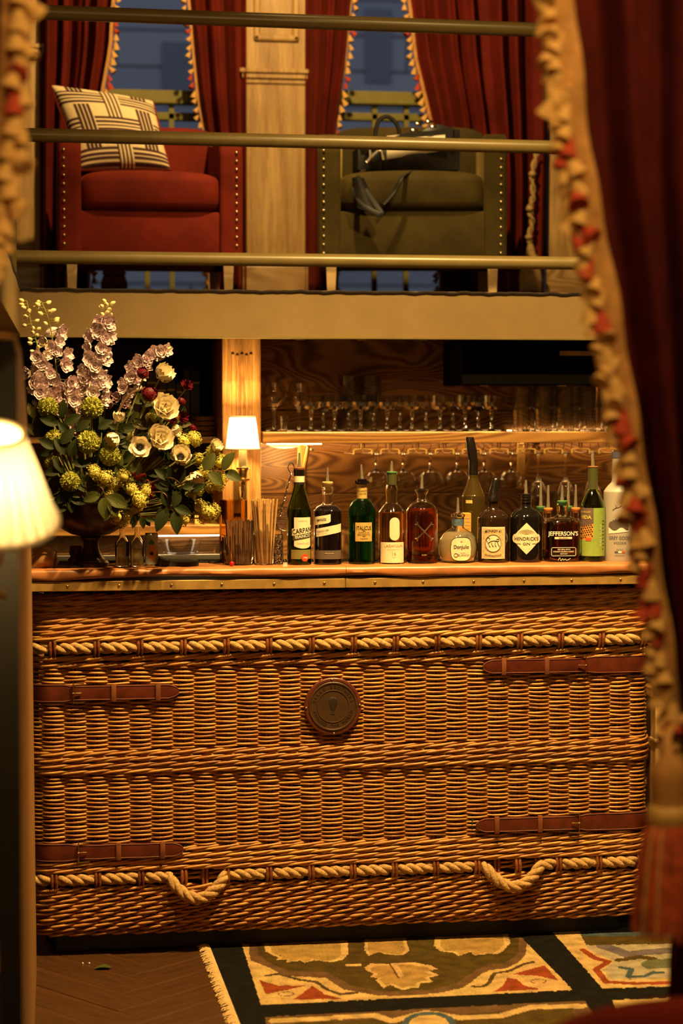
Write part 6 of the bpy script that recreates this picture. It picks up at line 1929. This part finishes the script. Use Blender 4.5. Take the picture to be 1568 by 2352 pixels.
# rope tie-back tassels hanging by the window walls
M['rope_dark'] = plain('rope_dark', (.42, .27, .10), .85, 0, .35, 80, .3)
def tieback(label, pts, head, foot, w_):
    o = thing('tieback_tassel', label, 'tassel', at(pts[0][0], pts[0][1], YV - .08), 0, 'rope tie-back tassels')
    B = o.location.copy()
    P = smooth_path([at(x, y, YV - .08) - B for x, y in pts], 10)
    k = mpp(B)
    for ph in (0, PI):
        MB().tube([p + Vector((math.cos(i * .55 + ph), math.sin(i * .55 + ph), 0)) * 4.0 * k for i, p in enumerate(P)], 3.4 * k, 6).build('cord', M['rope_dark'], o)
    for (x, y) in pts[1:-1:2]:
        MB().ball(at(x, y, YV - .085) - B, 9 * k, 10, 7, (1, 1, .8)).build('knot', M['rope_dark'], o)
    hx, hy = head
    top = at(hx, hy, YV - .08) - B
    h = (foot - hy) * k
    mb = MB().lathe([(r * k, -z * h) for r, z in ((.1, 0), (6, .0), (9, .1), (12, .22), (w_ * .9, .30), (w_, .42), (w_ * .8, .5), (w_, .62), (w_ * 1.05, .8), (w_ * .8, .97), (.1, 1))], 18)
    mb.xf(Matrix.Translation(top)); mb.build('tassel_head', M['rope_dark'], o)
    sk = MB()
    for i in range(34):
        a = 2 * PI * i / 34
        sk.tube([top + Vector((math.cos(a) * w_ * .85 * k, math.sin(a) * w_ * .85 * k, -h * .5)), top + Vector((math.cos(a) * w_ * 1.05 * k, math.sin(a) * w_ * 1.05 * k, -h * .75)), top + Vector((math.cos(a) * w_ * 1.0 * k, math.sin(a) * w_ * k, -h * 1.02))], 1.6 * k, 4)
    sk.build('skirt', M['rope_dark'], o)
tieback('knotted cream rope tie-back tassel hanging right of the green armchair', [(1232, 352), (1222, 400), (1224, 450), (1216, 480), (1222, 510), (1214, 545), (1218, 560)], (1218, 560), 668, 24)
tieback('knotted rope tie-back tassel glimpsed under the red armchair', [(262, 420), (262, 500), (258, 560), (262, 600)], (262, 600), 668, 28)
# ------------------------------------------------------------------ near curtains framing the view
YN = -2.6
M['dark_curtain'] = velvet('dark_curtain', (0.065, 0.005, 0.003), 0.12, 0.4, (.7, .1, .04), 0.85, 9)
def tape_curtain(label, cloth_l, cloth_r, tape_e, y0, y1, folds, amp, side, nt, ts, yt1, group):
    o = thing('curtain', label, 'curtain', at(pl(cloth_l, y0), y0, YN), 0, group)
    B = o.location.copy()
    def fn(u, v):
        yy = lerp(y0, y1, v)
        p = at(lerp(pl(cloth_l, yy), pl(cloth_r, yy), u), yy, YN)
        f = 2 * PI * folds * u + .5 * math.sin(v * 2.2) + .4
        e = min(1, u * 6) if side == 'L' else min(1, (1 - u) * 6)
        return p + Vector((0, amp * (math.sin(f) + .3 * math.sin(2.7 * f)) * e, 0)) - B
    MB().slab(fn, int(folds * 20) + 10, 50, (0, .01, 0)).build('cloth', M['dark_curtain'], o, True, 0)
    ce = cloth_l if side == 'L' else cloth_r
    def tp_(u, v):
        yy = lerp(y0, yt1, v)
        return at(lerp(pl(tape_e, yy), pl(ce, yy) + (8 if side == 'L' else -8), u), yy, YN) + Vector((0, -.012 + .008 * math.sin(v * 60 + u * 3), 0)) - B
    MB().slab(tp_, 6, 60, (0, .006, 0)).build('trim_tape', M['trim_tape'], o, True, 0)
    r_ = random.Random(17)
    for rw_ in (0, 1):
        for i in range(nt):
            v = (i + .5 * rw_ + .2) / nt
            yy = lerp(y0, yt1, v)
            sg = -1 if side == 'L' else 1
            p = at(pl(tape_e, yy) + sg * (12 - 18 * rw_) + r_.uniform(-8, 8), yy + r_.uniform(-8, 8), YN - .014 - .008 * rw_) - B
            me = TR if r_.random() < .2 else TC
            inst('tassel', me, o, p, (r_.uniform(-.4, .4), sg * -R(20) + r_.uniform(-.6, .6), r_.random() * 6), ts * r_.uniform(.85, 1.2))
    return o
GN = 'near curtains with tassel fringe'
cl = [(-700, 1225), (-120, 1290), (0, 1308), (350, 1345), (700, 1412), (1300, 1508), (1600, 1552), (1860, 1540), (2000, 1552), (2200, 1540), (2450, 1532)]
tape_curtain('heavy dark red velvet curtain with tassel edge drawn back on the right', cl, [(-700, 2050), (1860, 1660), (2450, 1900)], [(-700, 1180), (-120, 1240), (0, 1256), (350, 1296), (700, 1368), (1000, 1428), (1300, 1478), (1600, 1528), (1780, 1545)], -700, 2450, 3.2, .05, 'L', 64, .036, 1790, GN)
tape_curtain('red velvet curtain with tassel edge at the top left corner', [(-700, -520), (900, -420), (2500, -480)], [(-700, 50), (-120, 20), (0, 14), (300, -4), (500, -28), (700, -70), (1000, -150), (1400, -260), (2500, -230)], [(-700, 88), (-120, 58), (0, 52), (200, 38), (330, 34), (480, 12), (600, -18), (700, -55), (1000, -130), (1400, -235), (2500, -200)], -700, 2500, 2.5, .05, 'R', 62, .040, 2400, GN)
# big tie-back tassel on the right curtain
M['skirt'] = plain('tassel_skirt', (.50, .085, .025), .85, 0, .5, 45, .3)
M['skirt_cream'] = plain('tassel_skirt_cream', (.58, .30, .10), .85, 0, .3, 45, .3)
tb = thing('tieback_tassel', 'large red and gold tie-back tassel hanging on the near right curtain', 'tassel', at(1536, 1760, YN - .1))
B = tb.location.copy(); k = mpp(B)
hh = lambda py: at(1536, py, YN - .1).z - B.z
MB().lathe([(r * k, hh(y)) for r, y in ((20, 1735), (40, 1760), (44, 1790), (40, 1820), (42, 1850))], 28).build('head', M['trim_tape'], tb)
MB().lathe([(r * k, hh(y)) for r, y in ((43, 1848), (49, 1856), (50, 1878), (46, 1892), (40, 1894))], 28).build('gold_collar', plain('gold_cord', (.72, .45, .13), .6, .1, .2, 60), tb)
for mt, off in (('skirt', 0), ('skirt_cream', .5)):
    sk = MB()
    for i in range(70):
        if off and i % 5: continue
        a = 2 * PI * (i + off) / 70
        rr_ = rf.uniform(.9, 1.02)
        sk.tube([Vector((math.cos(a) * r * rr_ * k, math.sin(a) * r * rr_ * k, hh(y))) for r, y in ((40, 1885), (56, 1920), (66, 1990), (76, 2070), (82, 2140 + rf.uniform(-14, 10)))], [4.5 * k, 5 * k, 5 * k, 4.5 * k, 3 * k], 5)
    sk.build('skirt', M[mt], tb)
MB().lathe([(r * k, hh(y)) for r, y in ((36, 1890), (52, 1930), (70, 2100), (74, 2130), (.1, 2125))], 24).build('core', M['skirt'], tb)
MB().tube(smooth_path([(0, 0, hh(1742)), (.02, .06, .05), (.09, .09, .09)], 8), .008, 8).build('cord', M['skirt_cream'], tb)
# red tub chair close by at the bottom right
ct = at(1640, 2330, -3.0)
tcx, tcy = ct.x, -3.28
tub = thing('tub_chair', 'dark red velvet tub chair back at the bottom right corner', 'armchair', (tcx, tcy, 0), R(-20))
ztop = at(1560, 2300, -3.0).z
def tubf(u, v):
    a = lerp(R(-25), R(205), u)
    w_ = v * 2 * PI
    r = .30 + .035 * math.cos(w_)
    zc_, zh_ = (.30 + ztop) / 2, (ztop - .30) / 2
    top = 1 - .10 * (abs(u - .5) * 2) ** 2.5
    z = zc_ + zh_ * math.copysign(abs(math.sin(w_)) ** .4, math.sin(w_)) * (top if math.sin(w_) > 0 else 1)
    return Vector((r * math.cos(a) * 1.15, r * math.sin(a), z))
MB().grid(tubf, 40, 24).build('back_and_arms', M['red_velvet'], tub, True, 0)
s_ = cushion_shape(-.28, .28, -.28, .25, .30, .46, .4, .02); s_.build('seat', M['red_velvet'], tub, True, 0)
for x in (-.24, .24):
    for y in (-.22, .22): MB().tube([(x, y, 0), (x * .95, y * .95, .31)], [.014, .02], 8).build('leg', M['chair_leg'], tub)

# ------------------------------------------------------------------ rug
M['rug'] = painted('rug', .95, .9, Specular_IOR_Level=.1)
M['rug_fringe'] = plain('rug_fringe', (.55, .36, .15), .9, 0, .3, 90)
CR, OL, DK, BR, RD, OC, TE, GY, LV = (.62, .40, .15), (.085, .052, .009), (.009, .008, .005), (.15, .075, .03), (.30, .055, .015), (.42, .25, .07), (.07, .10, .11), (.42, .34, .22), (.16, .12, .13)
def seg_d(p, a, b_):
    ax_, ay = a; bx, by = b_
    dx, dy = bx - ax_, by - ay
    t_ = max(0, min(1, ((p[0] - ax_) * dx + (p[1] - ay) * dy * 9) / (dx * dx + dy * dy * 9 + 1e-9)))
    return math.hypot(p[0] - ax_ - t_ * dx, (p[1] - ay - t_ * dy) * 2.6)
def near(pts, p, w_): return min(seg_d(p, a, b_) for a, b_ in zip(pts, pts[1:])) < w_
def shrink(poly, f):
    cx = sum(a for a, _ in poly) / len(poly); cy = sum(b_ for _, b_ in poly) / len(poly)
    return [(cx + (a - cx) * f, cy + (b_ - cy) * f) for a, b_ in poly]
PA = [(540, 2120), (599, 2308), (1315, 2274), (1165, 2120)]
MED = [(572, 2120), (572, 2190), (576, 2206), (594, 2213), (619, 2223), (644, 2237), (669, 2242), (747, 2246), (761, 2255), (790, 2273), (819, 2278), (869, 2287), (940, 2287), (1000, 2282), (1060, 2270), (1078, 2259), (1108, 2235), (1127, 2228), (1159, 2225), (1188, 2212), (1206, 2194), (1210, 2165), (1190, 2120)]
MEDI = [(590, 2120), (592, 2190), (610, 2207), (640, 2221), (665, 2229), (745, 2232), (775, 2245), (805, 2264), (870, 2276), (940, 2276), (1000, 2271), (1050, 2258), (1065, 2246), (1095, 2226), (1120, 2217), (1155, 2213), (1178, 2200), (1190, 2186), (1192, 2120)]
LEAF = [(837, 2222), (850, 2213), (897, 2214), (915, 2211), (955, 2211), (990, 2218), (1005, 2226), (985, 2230), (1010, 2240), (985, 2246), (995, 2255), (965, 2258), (960, 2270), (945, 2268), (925, 2275), (905, 2266), (895, 2262), (880, 2270), (870, 2258), (862, 2252), (868, 2246), (850, 2244), (858, 2236), (842, 2230)]
LEAF2 = [(600, 2150), (610, 2186), (640, 2200), (632, 2205), (660, 2203), (656, 2210), (690, 2207), (700, 2212), (720, 2205), (760, 2210), (785, 2205), (800, 2192), (797, 2150)]
LEAF3 = [(1000, 2140), (996, 2172), (1010, 2185), (1040, 2188), (1052, 2196), (1080, 2186), (1090, 2195), (1120, 2190), (1140, 2192), (1155, 2184), (1172, 2166), (1165, 2140)]
LEAF4 = [(838, 2150), (836, 2182), (846, 2195), (870, 2186), (885, 2192), (925, 2194), (940, 2184), (930, 2150)]
VL = [(611, 2241), (640, 2237), (690, 2251), (726, 2255), (751, 2273), (783, 2284), (818, 2280)]
VR = [(1223, 2210), (1203, 2214), (1170, 2230), (1134, 2236), (1123, 2257), (1109, 2266), (1085, 2266)]
REDS = [[(595, 2251), (640, 2264), (702, 2264), (611, 2284)], [(717, 2264), (747, 2284), (786, 2294), (672, 2296), (697, 2280)], [(1250, 2217), (1282, 2252), (1232, 2241), (1174, 2238)], [(1165, 2245), (1188, 2250), (1203, 2263), (1241, 2272), (1134, 2277), (1156, 2263)]]
PB = [(1250, 2120), (1384, 2271), (1800, 2255), (1800, 2120)]
RB = [(1338, 2182), (1365, 2200), (1397, 2209), (1368, 2226), (1392, 2256), (1470, 2259), (1800, 2250)]
PBI = [(1350, 2180), (1410, 2208), (1385, 2228), (1405, 2250), (1800, 2238), (1800, 2120), (1320, 2120)]
TE1 = [(1425, 2222), (1450, 2226), (1442, 2243), (1480, 2242), (1500, 2233), (1520, 2234)]
PC = [(608, 2336), (640, 2460), (1450, 2460), (1342, 2298)]
PCI = [(650, 2352), (655, 2460), (1400, 2460), (1310, 2316)]
WV = [(630, 2345), (760, 2338), (860, 2332), (900, 2345), (980, 2325), (1060, 2338), (1150, 2333), (1220, 2313), (1335, 2311)]
PD = [(1405, 2297), (1480, 2460), (1900, 2460), (1900, 2275)]
SHR = {id(q): shrink(q, .84) for q in (LEAF, LEAF2, LEAF3, LEAF4)}
def rug_col(x, y):
    p = (x, y)
    if inside(PA, x, y):
        c = CR
        if inside(MED, x, y):
            c = BR
            if inside(MEDI, x, y):
                c = OL
                for lf in (LEAF, LEAF2, LEAF3, LEAF4):
                    if inside(lf, x, y): c = CR
                    if inside(SHR[id(lf)], x, y): c = OC
                if near([(905, 2214), (922, 2242)], p, 6): c = CR
                if near([(895, 2214), (915, 2246)], p, 2.2): c = BR
                if near([(800, 2217), (824, 2216)], p, 7): c = CR
        else:
            if near(VL, p, 5.5) or near(VR, p, 5.5): c = (.09, .055, .02)
            for q in REDS:
                if inside(q, x, y): c = RD
            for (ex, ey) in ((657, 2283), (1236, 2254)):
                e = math.hypot((x - ex) / 18, (y - ey) / 5)
                if .86 < e < 1.05: c = BR
        return c
    if inside(PB, x, y):
        c = CR
        if inside(PBI, x, y):
            c = GY
            if near([(1385, 2172), (1440, 2192), (1500, 2186), (1800, 2165)], p, 17): c = LV
            if y < 2172 - .02 * (x - 1300): c = OL if y > 2150 else TE
            if near([(1420, 2205), (1470, 2198), (1500, 2202)], p, 10): c = OL
            if near([(1500, 2215), (1540, 2212)], p, 28): c = (.14, .14, .07)
            if near(TE1, p, 7): c = TE
        if near(RB, p, 8): c = RD
        return c
    if inside(PC, x, y):
        c = BR
        if inside(PCI, x, y): c = OL
        if near(WV, p, 13): c = CR
        if math.hypot(x - 985, (y - 2352) * 2.2) < 46: c = CR
        if 46 < math.hypot(x - 985, (y - 2352) * 2.2) < 62: c = TE
        return c
    if inside(PD, x, y): return CR
    return DK
def proj(p):
    d = p - CAM
    z = d.dot(FWD)
    return 784 + F * d.dot(RIGHT) / z, 1176 - F * d.dot(UP) / z
ra, rb_ = atz(484, 2192), atz(546, 2352)
RY0, RY1 = -1.05, .40
def rx0(y): return lerp(ra.x, rb_.x, (y - ra.y) / (rb_.y - ra.y))
rug = thing('rug', 'patterned flat-weave rug with leaf medallion panels and fringed end', 'rug', (0.4, -.3, 0))
NX, NY = 580, 190
mb = MB(); mb.col = []
for j in range(NY + 1):
    y = lerp(RY0, RY1, j / NY)
    for i in range(NX + 1):
        x = rx0(y) + (i / NX) * 1.5
        q = Vector((x, y, .004))
        px, py = proj(q)
        c = rug_col(px + 1.5 * noise.noise(Vector((x * 60, y * 60, 0))), py + 1.0 * noise.noise(Vector((x * 50, y * 50, 7))))
        n_ = .80 + .34 * noise.noise(Vector((x * 25, y * 25, 3))) + .16 * noise.noise(Vector((x * 160, y * 60, 5)))
        tint = noise.noise(Vector((x * 5, y * 5, 9)))
        mb.v.append(Vector((x - .4, y + .3, .004 + .0012 * noise.noise(Vector((x * 90, y * 90, 1))))))
        mb.col.append((c[0] * n_, c[1] * n_ * (1 + .08 * tint), c[2] * n_))
mb.f = [(j * (NX + 1) + i, j * (NX + 1) + i + 1, (j + 1) * (NX + 1) + i + 1, (j + 1) * (NX + 1) + i) for j in range(NY) for i in range(NX)]
mb.build('woven_field', M['rug'], rug, True, 0)
MB().prism([(rx0(RY0), RY0), (rx0(RY0) + 1.5, RY0), (rx0(RY1) + 1.5, RY1), (rx0(RY1), RY1)], lambda u, v, w_: Vector((u - .4, v + .3, .0002 + w_)), .003).build('backing', M['charcoal'], rug, False)
fr = MB()
for i in range(330):
    y = lerp(RY0, .1, i / 330)
    x = rx0(y)
    L = rf.uniform(.018, .034)
    a = rf.uniform(-.9, .9)
    fr.tube([(x - .4 + .004, y + .3, .005), (x - .4 - L * .4, y + .3 + .3 * L * a, .009), (x - .4 - L * .8, y + .3 + L * a * .8, .006), (x - .4 - L, y + .3 + L * a * .4, .003)], .0017, 4)
fo = fr.build('fringe', M['rug_fringe'], rug); fo['kind'] = 'stuff'
# fallen leaf and two crumbs on the boards
p = atz(240, 2226)
lf = tag(inst('fallen_leaf', LM, None, (p.x + .02, p.y, .004), (0, 0, R(80)), .055), 'crumpled green leaf lying on the floorboards before the plinth', 'leaf')
for x, w_ in ((190, 'tiny white crumb on the floor farther from the fallen leaf'), (205, 'tiny white crumb on the floor nearer the fallen leaf')):
    p = atz(x, 2214)
    tag(MB().ball((0, 0, .002), .003, 6, 4).build('crumb', M['white_ink'], None, True, 40, (p.x, p.y, 0)), w_, 'crumb', 'crumbs on the floorboards')

# ------------------------------------------------------------------ side cabinet beyond the right end of the bar
YR = .62
a, b_ = at(1496, 1580, YR), at(1520, 1604, YR)
zt2 = at(1520, 1578, YR).z
sd = thing('side_cabinet', 'low oak side cabinet with moulded post beyond the right end of the bar', 'cabinet', (a.x + .3, YR, 0))
def sdp(o): o.matrix_parent_inverse = Matrix.Translation((-a.x - .3, -YR, 0)); return o
ztb = at(1520, 1602, YR).z
sdp(MB().rbox(a.x, a.x + .62, YR, YR + .45, ztb, zt2, .004).build('top', M['shelf_wood'], sd, False))
x1_, x2_ = at(1505, 1650, YR + .02).x, at(1550, 1650, YR + .02).x
sdp(MB().rbox(x1_, x2_, YR + .02, YR + .08, 0, ztb, .003).build('post', M['pale_wood'], sd, False))
zm_ = at(1520, 1697, YR + .02).z
sdp(MB().rbox(x1_ - .005, x2_ + .008, YR + .008, YR + .08, zm_ - .012, zm_, .003).build('post_moulding', M['pale_wood'], sd, False))
sdp(MB().box(x2_, a.x + .6, YR + .07, YR + .44, .05, ztb).build('body', M['dark_wood'], sd, False))
for y in (1700, 1745, 1785):
    q = at(1488, y, YR + .2)
    sdp(MB().rbox(q.x - .09, q.x + .012, YR + .2, YR + .4, q.z - .025, q.z, .003).build('shelf_edge', M['mid_wood'], sd, False))
p = at(1515, 1570, YR + .1)
tr = tag(MB().lathe([(.0001, 0), (.09, 0), (.10, .006), (.10, .012), (.094, .012), (.092, .008), (.0001, .008)], 32).build('serving_tray', M['rubber'], None, True, 40, (p.x + .03, YR + .16, zt2 + .0005)), 'round black serving tray on the oak side cabinet', 'tray')
ZT = zt2 + .009
def onT(px): return at(px, 1570, YR + .14).x
o, k = vessel('stem_vase', 'slim clear glass with amber rod beside the wicker corner', 1503, YR + .14, [(6, 0), (8, 2), (8, 105)], M['clear'], 1.0, z=ZT, py=1570)
MB().tube([(0, 0, .005), (.002, 0, .17)], .0022, 6).build('amber_rod', M['amber'], o)
o, k = vessel('green_vial', 'little bright green glass vial on the black serving tray', 1517, YR + .12, [(5, 0), (6, 1), (6, 22)], M['green_glass'], 1.2, z=ZT, py=1570)
b = Bottle('teal_bottle', 'green bottle with teal oval label on the serving tray, half behind fringe', 1524, YR + .2, [(14, 0), (15, 2), (15, 95), (7, 115), (6, 150)], M['dark_green_glass'], z=ZT)
b.label('oval_label', plain('teal_paper', (.10, .42, .30), .5), -7, 7, lambda u: 80 - 14 * math.sqrt(max(0, 1 - (u / 7) ** 2)), lambda u: 80 + 14 * math.sqrt(max(0, 1 - (u / 7) ** 2)), .5, 12, 15)
gm = stem_mesh('wine_glass', 13, [(3, 3), (2, 8), (2, 18)], [(5, 22), (13, 28), (15, 40), (14, 54)], mpp(at(1530, 1570, YR)))
inst('bowl_and_stem', gm, thing('wine_glass', 'small stem glass in front of the serving tray on the side cabinet', 'glass', (at(1531, 1585, YR + .04).x, YR + .04, zt2)))
b = Bottle('decanter', 'clear glass decanter with round stopper just beyond the wicker corner', 1497, YR + .24, [(16, 0), (18, 3), (18, 90), (8, 115), (6, 135), (9, 140)], M['clear'], wall=1.4, z=ZT)
MB().ball((0, 0, 152 * b.k), 13 * b.k, 14, 10).build('stopper', M['cut_crystal'], b.o)
